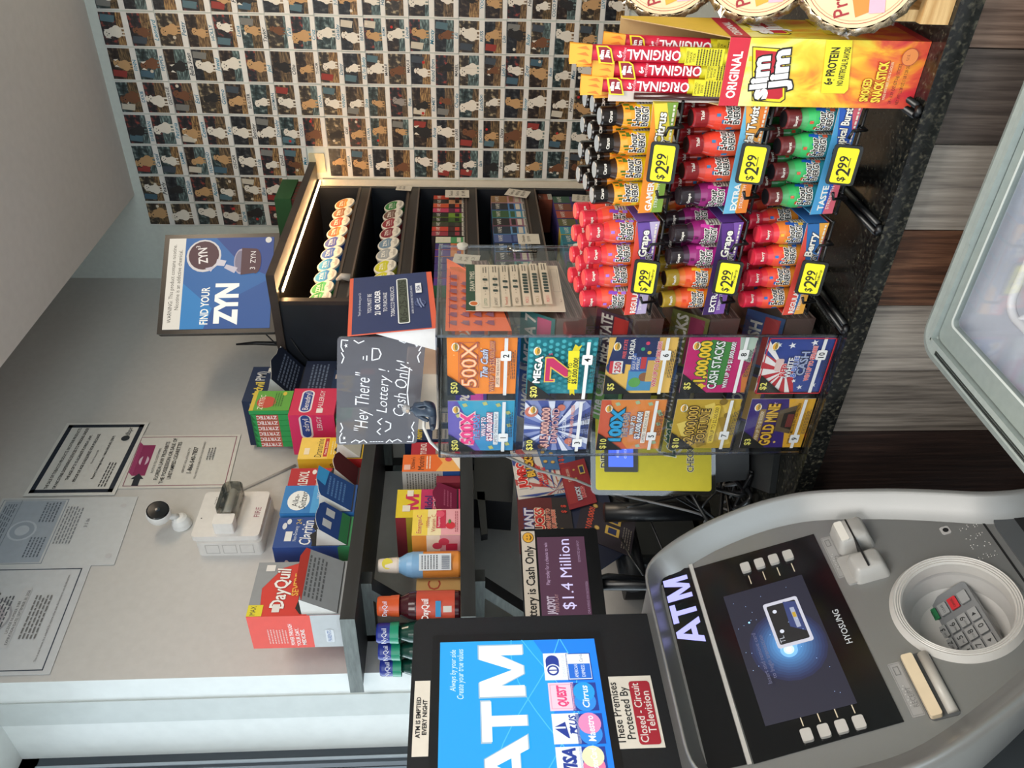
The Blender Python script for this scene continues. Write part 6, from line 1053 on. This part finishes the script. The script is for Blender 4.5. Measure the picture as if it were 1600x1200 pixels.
for k in range(12):
    x0_, y0_ = rq.uniform(-1.22, -1.06), rq.uniform(1.14, 1.30); P = [V((x0_, y0_, rq.uniform(1.05, 1.25)))]
    for q in range(6): P.append(V((x0_+rq.uniform(-.07, .07), y0_+rq.uniform(-.10, .10), .964+rq.uniform(.005, .10)*(1-q/6))))
    Q = []
    for i in range(len(P)-1):
        a0, a1, a2, a3 = P[max(i-1, 0)], P[i], P[i+1], P[min(i+2, len(P)-1)]
        for s_ in range(6):
            t_ = s_/6; Q.append(.5*((2*a1)+(a2-a0)*t_+(2*a0-5*a1+4*a2-a3)*t_*t_+(3*a1-a0-3*a2+a3)*t_**3))
    cord_mb.tube(Q+[P[-1]], .0025 if k % 3 else .004, '#17191c/s' if k % 4 else '#6a6c70/s', 6)
cord_mb.build('cord_tangle', loc=(0, 0, 0), label='tangle of black cords on the counter behind the ticket checker', cat='cord', kind='stuff')
for k, pts in enumerate([[(960, 778), (1010, 800), (1040, 870)], [(970, 840), (985, 870), (1010, 905)], [(905, 890), (930, 905), (950, 900), (1010, 905)]]):
    mb = MB(); mb.tube([oX(x, y, -1.34+.03*k) for x, y in pts], .0025 if k < 2 else .006, '#14161a/s'); mb.build('thin_wire', loc=(0, 0, 0), label=['thin black wire slanting down behind the poster panel', 'short black wire below the poster panel corner', 'thick dark cable near the top edge of the cash machine'][k], cat='wire')

# ================================================================ cash machine
AO = V((-.990, 0, 1.109)); AU = V((0, 1, 0)); AV = V((-.3987, 0, .9171)); AF = Fr(AO, AU, AV)      # fascia plane: a = along the front, b = up the slope
CY = .690
half = [(.600, .137), (.155, .137), (.172, .131), (.184, .118), (.205, .080), (.222, .025), (.231, -.035), (.233, -.085), (.227, -.141), (.212, -.190), (.180, -.270), (.146, -.340), (.128, -.372), (.112, -.42), (.10, -.50), (.10, -.58)]
half = half[1:]
outl = [(CY+a, b_) for a, b_ in half]+[(CY-a, b_) for a, b_ in reversed(half)]   # clockwise from the top
outl = outl[::-1]                                                                # counter-clockwise
def inset(P, d):
    n = len(P); out = []
    for i in range(n):
        p0, p1, p2 = V(P[i-1]), V(P[i]), V(P[(i+1) % n]); e0 = (p1-p0).normalized(); e1 = (p2-p1).normalized()
        n0 = V((-e0.y, e0.x)); n1 = V((-e1.y, e1.x)); m_ = (n0+n1).normalized(); k = d/max(.45, m_.dot(n0)); out.append((p1.x+m_.x*k, p1.y+m_.y*k))
    return out
def subdiv(P, n):
    L_ = [0]
    for i in range(len(P)): L_.append(L_[-1]+(V(P[(i+1) % len(P)])-V(P[i])).length)
    out = []
    for k in range(n):
        s_ = L_[-1]*k/n; i = max(j for j in range(len(P)) if L_[j] <= s_); t_ = (s_-L_[i])/(L_[i+1]-L_[i]); a, b_ = V(P[i]), V(P[(i+1) % len(P)]); out.append(tuple(a+(b_-a)*t_))
    return out
def smooth(P, it=3):
    for _ in range(it): P = [tuple((V(P[i-1])+V(P[i])*2+V(P[(i+1) % len(P)]))/4) for i in range(len(P))]
    return P
atm = thing('cash_machine', 'silver ATM with a tilted front, dark glass, screen, side buttons and keypad bowl', 'cash machine', (-1.15, CY, 0))
NS = 160; O0 = smooth(subdiv(outl, NS), 3)
def inset2(P, d):   # the rim is narrower along its top edge
    return [(a+(p[0]-a)*k, b_+(p[1]-b_)*k) for (a, b_), p in zip(inset(P, d), P) for k in [.50*min(1, max(0, (p[1]-.100)/.03))]]
rings = [(inset2(O0, .036), .000), (inset2(O0, .022), .012), (inset2(O0, .010), .030), (inset(O0, .004), .0345), (O0, .031), (O0, .012), (O0, -.10)]
mb = MB(); vs = []
for P, h_ in rings: vs += [AF.P(a, b_, h_) for a, b_ in P]
# keep the body behind the front from sloping: last ring goes straight back
last = [AF.P(a, b_, .012)+V((-.16, 0, 0)) for a, b_ in O0]; vs[-NS:] = last
mb.add(vs, [[i*NS+q, i*NS+(q+1) % NS, (i+1)*NS+(q+1) % NS, (i+1)*NS+q] for i in range(len(rings)-1) for q in range(NS)], SILVER, True)
mb.build('rim', atm)
# front plate with the round keypad opening
KC = (.668, -.268); KR = .073; inn = rings[0][0]; N = 120; mb = MB(); A = []; B = []
def hit(th):
    d = V((math.cos(th), math.sin(th))); best = None
    for i in range(len(inn)):
        p, q = V(inn[i])-V(KC), V(inn[(i+1) % len(inn)])-V(KC); e_ = q-p; den = d.x*e_.y-d.y*e_.x
        if abs(den) < 1e-12: continue
        t_ = (p.x*e_.y-p.y*e_.x)/den; s_ = (p.x*d.y-p.y*d.x)/den
        if t_ > 0 and -1e-6 <= s_ <= 1+1e-6: best = t_ if best is None else min(best, t_)
    return (KC[0]+d.x*best, KC[1]+d.y*best)
for q in range(N):
    th = 2*PI*q/N; A.append((KC[0]+KR*math.cos(th), KC[1]+KR*math.sin(th))); B.append(hit(th))
mb.add([AF.P(a, b_, 0) for a, b_ in A]+[AF.P(a, b_, 0) for a, b_ in B], [[q, N+q, N+(q+1) % N, (q+1) % N] for q in range(N)], SILVER)
mb.build('front_plate', atm)
mb = MB(); cK = AF.P(*KC); mb.lathe([(.066, -.012), (.068, .004), (.070, .007), (.0715, .006), (.073, .008), (.0745, .007), (.076, .009), (.0775, .008), (.079, .009), (.083, .003), (.085, 0)], '#b4b1ac/s', 72, cK, AF.n); mb.build('keypad_ring', atm)
mb = MB(); mb.lathe([(.068, .000), (.067, -.020), (.062, -.045), (.050, -.058), (.0001, -.060)], '#b0aeab/s', 64, cK, AF.n); mb.build('keypad_bowl', atm)
ku = V((0, 1, 0)); kv = V((-math.cos(math.radians(36)), 0, math.sin(math.radians(36)))); ko = V((-.897, .612, .826)); kf = Fr(ko, ku, kv, .112, .070)
kp = MB(); kp.rbox(kf, .0, .112, -.004, .070, -.016, -.004, '#6c6e70/s', .006); kb = kp.build('keypad', atm)
KEYS = [['1', '2', '3', 'G'], ['4', '5', '6', 'C'], ['7', '8', '9', 'R'], ['<', '0', '>', ' ']]
for i in range(4):
    for j in range(4):
        kch = KEYS[i][j]; a0 = .008+.0215*j+(.008 if j == 3 else 0); b0 = .051-.0165*i; c = {'G': '#1f6a40/s', 'R': '#b8242c/s'}.get(kch, '#8a8b8b/s')
        mb = MB(); mb.rbox(kf, a0-.0006, a0+.0186, b0-.0006, b0+.0136, -.004, -.0036, '#3a3c3e', .0015); mb.rbox(kf, a0, a0+.018, b0, b0+.013, -.0036, -.0012, c, .0012)
        f2 = Fr(kf.P(a0, b0, -.0012), ku, kv, .018, .013)
        if kch in '0123456789': mb.decal(f2, [('t', kch, .62, .5, .62, '#16181a', {'bold': .01}), ('t', {'2': 'ABC', '3': 'DEF', '4': 'GHI', '5': 'JKL', '6': 'MNO', '7': 'PRS', '8': 'TUV', '9': 'WXY'}.get(kch, ''), .22, .4, .2, '#3a3c3e')])
        elif kch in '<>': mb.decal(f2, [('p', [(.35, .5), (.6, .75), (.6, .25)] if kch == '<' else [(.65, .5), (.4, .25), (.4, .75)], '#16181a')])
        elif kch != ' ': mb.decal(f2, [('t', {'G': 'ENTER', 'C': 'CLEAR', 'R': 'CANCEL'}[kch], .5, .5, .24, {'C': '#3a3c3e'}.get(kch, '#121'), {'w': .8})])
        k_ = mb.build('key', kb)
        if kch in 'GR': k_['label'] = {'G': 'green enter key', 'R': 'red cancel key'}[kch]
# dark glass with the LCD
BG = '#0a0b0e/g'
mb = MB(); mb.slab(AF, [(.534, -.138), (.852, -.136), (.853, .059), (.527, .057)], .0, .0015, BG); gl = mb.build('screen_glass', atm)
mb = MB(); f2 = Fr(AF.P(.571, -.094, .0017), AU, AV, .214, .122)
gp = [('r', 0, 0, 1, 1, '#1c1c3a/e.45')]
for k in range(12): gp.append(('c', .50, .46, .46-.033*k, '#%02x%02x%02x/e.9' % (22+6*k, 28+12*k, 66+14*k), .44-.033*k))
gp += [('c', .46, .47, .10, '#7ab8f0/e.9'), ('c', .46, .47, .06, '#b8e0ff/e1.2'), ('c', .46, .47, .03, '#e8f8ff/e1.6'), ('R', .48, .16, .84, .58, .03, '#c8c8d4/e.8'), ('R', .505, .195, .815, .545, .02, '#1a1820/e.3'), ('p', [(.56, .20), (.80, .20), (.82, .34), (.62, .36)], '#3a4a8a/e.5'), ('r', .60, .24, .76, .29, '#b8c0d8/e.6'), ('r', .68, .245, .72, .285, '#d8b030/e.6'), ('c', .60, .47, .025, '#d8dce8/e.8'), ('c', .76, .47, .025, '#d8dce8/e.8'), ('t', 'TL', .54, .50, .06, '#c8ccd8/e.6')]
qs = random.Random(2)
gp += [('c', qs.uniform(.05, .95), qs.uniform(.1, .95), .004, '#a8c8f8/e1.2') for _ in range(26)]+[('c', .72, .80, .012, '#8ac8ff/e1.5'), ('t', 'Insert and remove card', .44, .80, .05, '#8a8ab0/e.4', {'w': .4}), ('t', 'to begin transaction', .44, .73, .05, '#8a8ab0/e.4', {'w': .36})]
mb.decal(f2, gp); mb.build('display', gl)
mb = MB(); mb.text(Fr(AF.P(0, 0, .0017), AU, AV), 'HYOSUNG', .684, -.117, .0085, '#b8bcc0/s', w=.056, bold=.01); mb.build('maker_name', gl)
for k in range(4):
    for a, s_ in ((.824, -1), (.545, 1)):
        b_ = -.019-.0225*k; mb = MB(); mb.rbox(AF, a-.0085, a+.0085, b_-.0072, b_+.0072, .0015, .007, '#aeaba6/s', .003); mb.build('side_button', atm)
        mb = MB(); mb.fbox(AF, min(a+s_*.014, a+s_*.030), max(a+s_*.014, a+s_*.030), b_-.0007, b_+.0007, .0016, .0019, '#cfc2a8/s'); mb.build('button_line', gl)
# lit ATM sign bar
mb = MB(); mb.slab(AF, [(.529, .066), (.857, .066), (.866, .106), (.861, .114), (.530, .116)], 0, .0015, BG); sg = mb.build('sign_bar', atm)
mb = MB(); f2 = Fr(AF.P(.718, .0725, .0016), AU, AV, .127, .040); mb.decal(f2, block('A', 0, .36, 0, 1, '#aaaaff/e1.05')+block('T', .34, .61, 0, 1, '#aaaaff/e1.05')+block('M', .66, 1, 0, 1, '#aaaaff/e1.05'), step=.00002); mb.build('lit_letters', sg)
mb = MB(); mb.fbox(AF, .527, .862, .059, .065, 0, .003, '#a8a6a2/s'); mb.build('divider_strip', atm)
# card reader
cr_ = MB(); 
def hump(mb, a0, a1, b0, b1, h_, m_):
    e_ = .010; vs = [AF.P(a, b_, 0) for a, b_ in rrect(a0, a1, b0, b1, .008, 4)]+[AF.P(a, b_, h_*.85) for a, b_ in rrect(a0+e_*.55, a1-e_*.55, b0+e_*.5, b1-e_*.5, .007, 4)]+[AF.P(a, b_, h_) for a, b_ in rrect(a0+e_, a1-e_, b0+e_*.9, b1-e_*.9, .005, 4)]; n = 20
    mb.add(vs, [[i*n+q, i*n+(q+1) % n, (i+1)*n+(q+1) % n, (i+1)*n+q] for i in range(2) for q in range(n)]+[[2*n+q for q in range(n)]], m_, True)
hump(cr_, .798, .850, -.212, -.158, .026, '#a09e9a/s'); hump(cr_, .742, .788, -.212, -.160, .024, '#a09e9a/s'); cr_.rbox(AF, .745, .795, -.208, -.150, .0, .004, '#9a9894/s', .005)
rd = cr_.build('card_reader', atm); mb = MB(); mb.fbox(AF, .752, .842, -.186, -.1835, .0, .0268, '#08080a'); mb.rbox(AF, .805, .842, -.178, -.166, .024, .0265, '#d8d4cc/s', .003); mb.build('card_slot', rd)
def plate(a0, a1, b0, b1, word, nm):
    mb = MB(); mb.rbox(AF, a0, a1, b0, b1, 0, .0008, '#8f8e8c/s', .002); f2 = Fr(AF.P(a0, b0, .0008), AU, AV, a1-a0, b1-b0); mb.decal(f2, [('f', .02, .06, .98, .94, .05, '#7a7978'), ('t', word, .34, .36, .42, '#6a6968', {'w': .36}), ('f', .76, .3, .92, .75, .06, '#6a6968')]+[('c', .2+.05*k, .74-.12*(k % 2), .05, '#b4b3b0') for k in range(8)]); mb.build(nm, atm)
plate(.762, .840, -.158, -.142, 'CARD', 'card_label'); plate(.536, .613, -.166, -.150, 'RECEIPT', 'receipt_label')
mb = MB(); mb.rbox(AF, .526, .618, -.206, -.168, .0, .0012, '#4c4e50/s', .006); mb.tube([AF.P(.530, -.197, .003), AF.P(.614, -.197, .003)], .007, '#a8a49c/s', 12); mb.rbox(AF, .528, .616, -.184, -.169, .001, .010, '#cdbb9e/s', .003); mb.build('receipt_slot', atm)
mb = MB(); mb.rbox(AF, .785, .799, -.317, -.304, 0, .001, '#a8a6a4/s', .003); mb.decal(Fr(AF.P(.787, -.316, .001), AU, AV, .01, .01), [('c', .5, .5, .4, '#0a0a0c')]); mb.build('headphone_jack', atm)
mb = MB(); qd = random.Random(9)
for k in range(90):
    a, b_ = .728+.10*qd.random(), -.355+.028*qd.random()
    a = .73+round((a-.73)/.0032)*.0032; b_ = -.353+round((b_+.353)/.004)*.004
    if (int(a*1000)//9) % 2: mb.lathe([(.0008, 0), (.0006, .0006), (.0001, .0008)], '#c4c2be/s', 6, AF.P(a, b_, 0), AF.n)
mb.build('braille_dots', atm, kind='stuff')
# seam and lower part
mb = MB(); mb.fbox(AF, .545, .838, -.3635, -.3605, 0, .0006, '#0c0d0f'); mb.build('seam', atm)
mb = MB(); mb.rbox(AF, .575, .800, -.56, -.372, 0, .004, SILVERD, .03); mb.rbox(AF, .70, .79, -.418, -.40, .004, .0048, '#111214', .003); mb.build('lower_panel', atm)
mb = MB(); mb.box(-1.55, -1.06, .50, .88, .30, 1.12, SILVERD); mb.box(-1.56, -.96, .48, .90, .02, .56, SILVERD); mb.box(-1.50, -1.12, .52, .86, 1.16, 1.232, SILVERD); mb.build('cabinet', atm)
# topper screen
TX_ = -1.075; tf = Fr((TX_, 0, 0), (0, 1, 0), (0, 0, 1)); ty1 = oX(700, 962, TX_).y; tz1 = oX(640, 1100, TX_).z
tp = thing('topper_screen', 'black framed bright blue screen with giant white ATM letters above the cash machine', 'screen', (TX_, .6, 1.2))
mb = MB(); mb.rbox(tf, .34, ty1, 1.225, tz1, -.055, -.006, BLKP, .014); mb.slab(tf, rrect(.345, ty1-.005, 1.230, tz1-.005, .012), -.006, 0, BLKP, '#2c2f34/s'); mb.build('housing', tp)
y1_, z1_ = oX(688, 1005, TX_).y, oX(688, 1005, TX_).z; z0_ = oX(928, 999, TX_).z; mb = MB(); mb.slab(tf, rrect(.36, y1_+.014, z0_-.012, z1_+.012, .003), .0, .0012, '#101215/s'); mb.build('inner_bezel', tp)
f2 = Fr((TX_+.0016, .385, z0_), (0, 1, 0), (0, 0, 1), y1_-.385, z1_-z0_); mb = MB()
def tpx(x, y): a, b_ = f2.ab(oX(x, y, TX_+.0016)); return a/f2.W, b_/f2.H
def tt(s_, xa, ya, xb, yb, x2, col, al='f', **o):   # text whose baseline runs (image) from ya up to yb at column xa, cap top at x2
    a0, b0 = tpx(xa, ya); a1, b1 = tpx(xb, yb); _, bt = tpx(x2, (ya+yb)/2); return ('t', s_, (a0+a1)/2, ((b0+b1)/2+bt)/2, abs(bt-(b0+b1)/2), col, dict(o, w=abs(a1-a0), al=al))
C1 = '#1496dc/e1.0'
sp = [('r', 0, 0, 1, 1, C1), ('p', [(0, .0), (1, .0), (1, .40), (.86, .28), (.62, .32), (.3, .33), (0, .28)], '#0a78e0/e1.0')]
for k in range(4): sp.append(('l', [(t_/16, .45+.25*math.sin(t_/16*4.2+k*1.3)-.05*k) for t_ in range(17)], .006, '#4ab4ec/e1.0'))
sp += [tt('Always by your side', 712, 1081, 712, 1016, 703, '#cfe8f8/e.95', it=.2), tt('Create your true values', 724, 1093, 724, 1015, 714, '#cfe8f8/e.95', it=.2), ]
for ch, (xa, ya, xb, yb) in (('M', (821, 1089, 748, 1010)), ('T', (826, 1160, 752, 1097)), ('A', (831, 1250, 757, 1151))):
    a0, b0 = tpx(xa, ya); a1, b1 = tpx(xb, yb); a0, a1 = tpx((xa+xb)/2, ya)[0], tpx((xa+xb)/2, yb)[0]; sp += block(ch, a0-.006, a1+.006, b0-.008, b1+.008, '#a9c4d4/e.8'); sp += block(ch, a0, a1, b0, b1, '#e8eef2/e1.0')
mb.decal(f2, sp)
cells = [((852, 1064), (887, 1021), 0), ((888, 1064), (921, 1021), 1), ((860, 1112), (895, 1067), 2), ((896, 1112), (930, 1067), 3), ((866, 1164), (903, 1115), 4), ((904, 1164), (940, 1115), 5), ((872, 1215), (908, 1167), 6), ((910, 1215), (945, 1167), 7)]
for (xa, ya), (xb, yb), i in cells:
    a0, b1 = tpx(xa, ya); a1, b0 = tpx(xb, yb); A0, A1, B0, B1 = a0*f2.W, a1*f2.W, b0*f2.H, b1*f2.H; f3 = Fr(f2.P(A0, B0, .0012), f2.u, f2.v, A1-A0, B1-B0)
    wh = '#dfe6ec/e.95'; bl_ = '#1c3a9a/e.8'
    mb.decal(f3, {0: [('r', 0, 0, 1, 1, wh), ('R', .28, .40, .92, .92, .25, bl_), ('c', .35, .66, .28, wh), ('c', .35, .66, .23, bl_), ('c', .35, .66, .16, wh), ('r', .33, .48, .37, .84, bl_), ('t', 'DINERS CLUB', .5, .24, .12, '#c8ccd0/e.9', {'w': .8}), ('t', 'INTERNATIONAL', .5, .1, .1, '#c8ccd0/e.9', {'w': .8})],
      1: [('r', 0, 0, 1, 1, bl_), ('r', .03, .04, .97, .96, wh), ('r', .06, .06, .60, .94, '#1c6ad0/e.9'), ('t', 'AMERICAN', .33, .64, .14, wh, {'w': .48}), ('t', 'EXPRESS', .33, .36, .14, wh, {'w': .44}), ('t', 'Cards', .80, .4, .13, '#8a8e94/e.8', {'w': .3})],
      2: [('r', 0, 0, 1, 1, '#e8c8d8/e.9'), ('f', .06, .06, .94, .94, .03, '#e0a0b8/e.9'), ('t', 'QUEST', .52, .5, .34, '#e0407a/e.9', {'w': .74, 'bold': .05, 'it': .2})],
      3: [('r', 0, 0, 1, 1, bl_), ('c', .33, .5, .42, '#2a8ae0/e.9'), ('c', .67, .5, .42, '#1c9ae0/e.9'), ('t', 'Cirrus', .5, .48, .26, wh, {'w': .8, 'it': .2, 'bold': .02})],
      4: [('r', 0, 0, 1, 1, wh), ('p', [(.18, .45), (.50, .92), (.50, .52), (.56, .52), (.56, .92), (.72, .52), (.18, .40)], bl_), ('p', [(.3, .36), (.6, .36), (.45, .15)], bl_), ('t', 'PLUS', .62, .24, .26, bl_, {'w': .62, 'it': .25, 'bold': .03})],
      5: [('r', 0, 0, 1, 1, bl_), ('c', .33, .5, .42, '#2a8ae0/e.9'), ('c', .67, .5, .42, '#e08ab8/e.9'), ('t', 'Maestro', .5, .48, .26, wh, {'w': .84, 'it': .1, 'bold': .02})],
      6: [('r', 0, 0, 1, 1, wh), ('t', 'VISA', .5, .5, .48, bl_, {'w': .86, 'it': .2, 'bold': .05})],
      7: [('r', 0, 0, 1, 1, bl_), ('c', .33, .5, .42, '#e07aa0/e.9'), ('c', .67, .5, .42, '#e0e0b8/e.9'), ('t', 'MasterCard', .5, .48, .24, wh, {'w': .9, 'it': .1, 'bold': .02})]}[i], .0002, .0002)
mb.build('display', tp)
def sticker(name, lab, q4, spec, base='#d8d2c6'):
    fr = fC(oX(*q4[0], TX_+.0004), oX(*q4[1], TX_+.0004), oX(*q4[2], TX_+.0004)); fr = Fr(fr.P(0, 0), (0, 1, 0), (0, 0, 1), fr.W, fr.H); o = fr.P(fr.W/2, 0)
    mb = MB(); mb.fbox(fr, 0, fr.W, 0, fr.H, 0, .0006, base); mb.decal(Fr(fr.P(0, 0, .0006), fr.u, fr.v, fr.W, fr.H), spec); mb.v = [p-o for p in mb.v]; mb.build(name, loc=o, label=lab, cat='sticker')
sticker('cash_notice_sticker', 'cream sticker reading ATM IS EMPTIED EVERY NIGHT on the blue screen frame', [(643, 1182), (645, 1064), (669, 1182)], [('t', 'ATM IS EMPTIED', .5, .70, .27, '#16161a', {'w': .93, 'bold': .03}), ('t', 'EVERY NIGHT', .5, .30, .27, '#16161a', {'w': .78, 'bold': .03})])
sticker('camera_notice_sticker', 'cream and red sticker about closed circuit television below the blue screen', [(961, 1168), (958, 1056), (1040, 1168)], [('t', 'These Premises', .48, .85, .17, '#16161a', {'w': .86, 'bold': .01}), ('t', 'Protected By', .48, .64, .17, '#16161a', {'w': .72, 'bold': .01}), ('R', .04, .06, .92, .50, .07, '#a02030'), ('t', 'Closed - Circuit', .48, .38, .16, '#e0d8d4', {'w': .82, 'bold': .01}), ('t', 'Television', .48, .19, .16, '#e0d8d4', {'w': .58, 'bold': .01})])

# ================================================================ chest freezer
FZ = .89; fx0, fx1, fy0, fy1 = -.626, .62, .12, .930
fz = thing('chest_freezer', 'grey chest freezer with sliding glass lid in front of the counter', 'freezer', (0, .52, 0))
mb = MB(); FT = Fr((0, 0, 0), (1, 0, 0), (0, 1, 0))
def ringband(mb, o, i_, z0, z1, m_, ro=.03, ri=.02, h_in=None):
    A = [(x, y) for x, y in rrect(o[0], o[1], o[2], o[3], ro, 6)]; B = [(x, y) for x, y in rrect(i_[0], i_[1], i_[2], i_[3], ri, 6)]; n = len(A)
    vs = [(x, y, z0) for x, y in A]+[(x, y, z1) for x, y in A]+[(x, y, z1 if h_in is None else h_in) for x, y in B]+[(x, y, z0) for x, y in B]
    mb.add(vs, [[k*n+q, k*n+(q+1) % n, (k+1)*n+(q+1) % n, (k+1)*n+q] for k in range(3) for q in range(n)]+[[3*n+q, 3*n+(q+1) % n, (q+1) % n, q] for q in range(n)], m_)
ringband(mb, (fx0, fx1, fy0, fy1), (fx0+.012, fx1-.012, fy0+.012, fy1-.012), FZ-.055, FZ-.006, FRZ, .035, .03, FZ)
ringband(mb, (fx0+.012, fx1-.012, fy0+.012, fy1-.012), (fx0+.030, fx1-.03, fy0+.03, fy1-.028), FZ-.05, FZ, FRZ, .03, .025, FZ-.004)
mb.build('top_frame', fz)
mb = MB(); ringband(mb, (fx0+.016, fx0+.022, fy0+.02, fy1-.05), (fx0+.018, fx0+.020, fy0+.022, fy1-.052), FZ-.002, FZ+.0006, '#2c3230', .001, .0005); mb.box(fx0+.026, fx0+.034, fy0+.03, fy1-.034, FZ-.006, FZ+.004, FRZ); mb.box(fx0+.03, fx1-.03, fy1-.036, fy1-.028, FZ-.006, FZ+.004, FRZ); mb.build('slide_rails', fz)
mb = MB(); ringband(mb, (fx0+.036, .16, fy0+.036, fy1-.038), (fx0+.067, .13, fy0+.06, fy1-.053), FZ-.012, FZ-.003, noise_mat('freezer_lid_frame', [(.3, '#7f8a87'), (.7, '#87918e')], 80, .3), .012, .008, FZ-.005); ld = mb.build('sliding_lid', fz)
mb = MB(); mb.box(fx0+.066, .131, fy0+.059, fy1-.052, FZ-.009, FZ-.0065, FGLASS); mb.build('lid_glass', ld)
mb = MB(); ringband(mb, (fx0+.0635, .1335, fy0+.0565, fy1-.0495), (fx0+.0665, .1305, fy0+.0595, fy1-.0525), FZ-.0064, FZ-.0045, '#c4ccca/s', .009, .008); mb.build('chrome_trim', ld)
mb = MB(); mb.box(-.45, -.455+.19, fy1-.0365, fy1-.030, FZ-.003, FZ+.006, FRZ); mb.build('lid_grip', ld)
mb = MB(); WL = noise_mat('freezer_liner', [(.3, '#e4e6ee'), (.7, '#eceef4')], 3, .5); ix0, ix1, iy0, iy1 = fx0+.05, fx1-.05, fy0+.05, fy1-.045
mb.add([(ix0, iy0, FZ-.012), (ix1, iy0, FZ-.012), (ix1, iy1, FZ-.012), (ix0, iy1, FZ-.012), (ix0+.02, iy0+.02, .52), (ix1-.02, iy0+.02, .52), (ix1-.02, iy1-.02, .52), (ix0+.02, iy1-.02, .52)], [(1, 0, 4, 5), (2, 1, 5, 6), (3, 2, 6, 7), (0, 3, 7, 4), (4, 7, 6, 5)], WL); mb.build('inner_liner', fz)
mb = MB(); mb.slab(FT, rrect(fx0+.010, fx1-.010, fy0+.010, fy1-.010, .03, 6), .04, FZ-.055, noise_mat('freezer_body', [(.3, '#8a9497'), (.7, '#94a0a2')], 40, .5)); 
del mb; mb = MB(); A = rrect(fx0+.010, fx1-.010, fy0+.010, fy1-.010, .03, 6); n = len(A); mb.add([(x, y, .04) for x, y in A]+[(x, y, FZ-.055) for x, y in A], [[q, (q+1) % n, n+(q+1) % n, n+q] for q in range(n)], '#98a2a3/s'); mb.build('outer_body', fz)
fb_ = thing('freezer_basket', 'white handled tub inside the glass topped freezer', 'basket', (-.42, .78, .70))
mb = MB(); ringband(mb, (-.545+.045, -.30, .60, .835), (-.488, -.312, .612, .823), .70, .835, '#6c7278/s', .03, .025); ringband(mb, (-.490, -.310, .610, .825), (-.482, -.318, .618, .817), .70, .836, '#d4d8de/s', .02, .015); mb.box(-.488, -.312, .612, .823, .70, .705, '#ccd2da'); mb.build('tub', fb_)
mb = MB(); hp = rrect(-.507, -.36, .70, .828, .025, 5); mb.tube([(x, y, .860) for x, y in hp]+[(hp[0][0], hp[0][1], .860)], .0055, '#e8e8ec/s', 10); mb.tube([(-.505, .80, .860), (-.488, .80, .836)], .004, '#e8e8ec/s'); mb.tube([(-.40, .826, .860), (-.40, .818, .836)], .004, '#e8e8ec/s'); mb.build('handle', fb_)
mb = MB(); c_ = V((-.44, .775, .80)); mb.lathe([(.0001, .02), (.03, .012), (.045, -.01), (.04, -.06), (.0001, -.09)], '#dcdce6/s', 18, c_); mb.v = [p-c_ for p in mb.v]; mb.build('frosted_ice_pack', loc=c_, label='white frosted wrapped pack under the white handle inside the freezer', cat='ice pack')
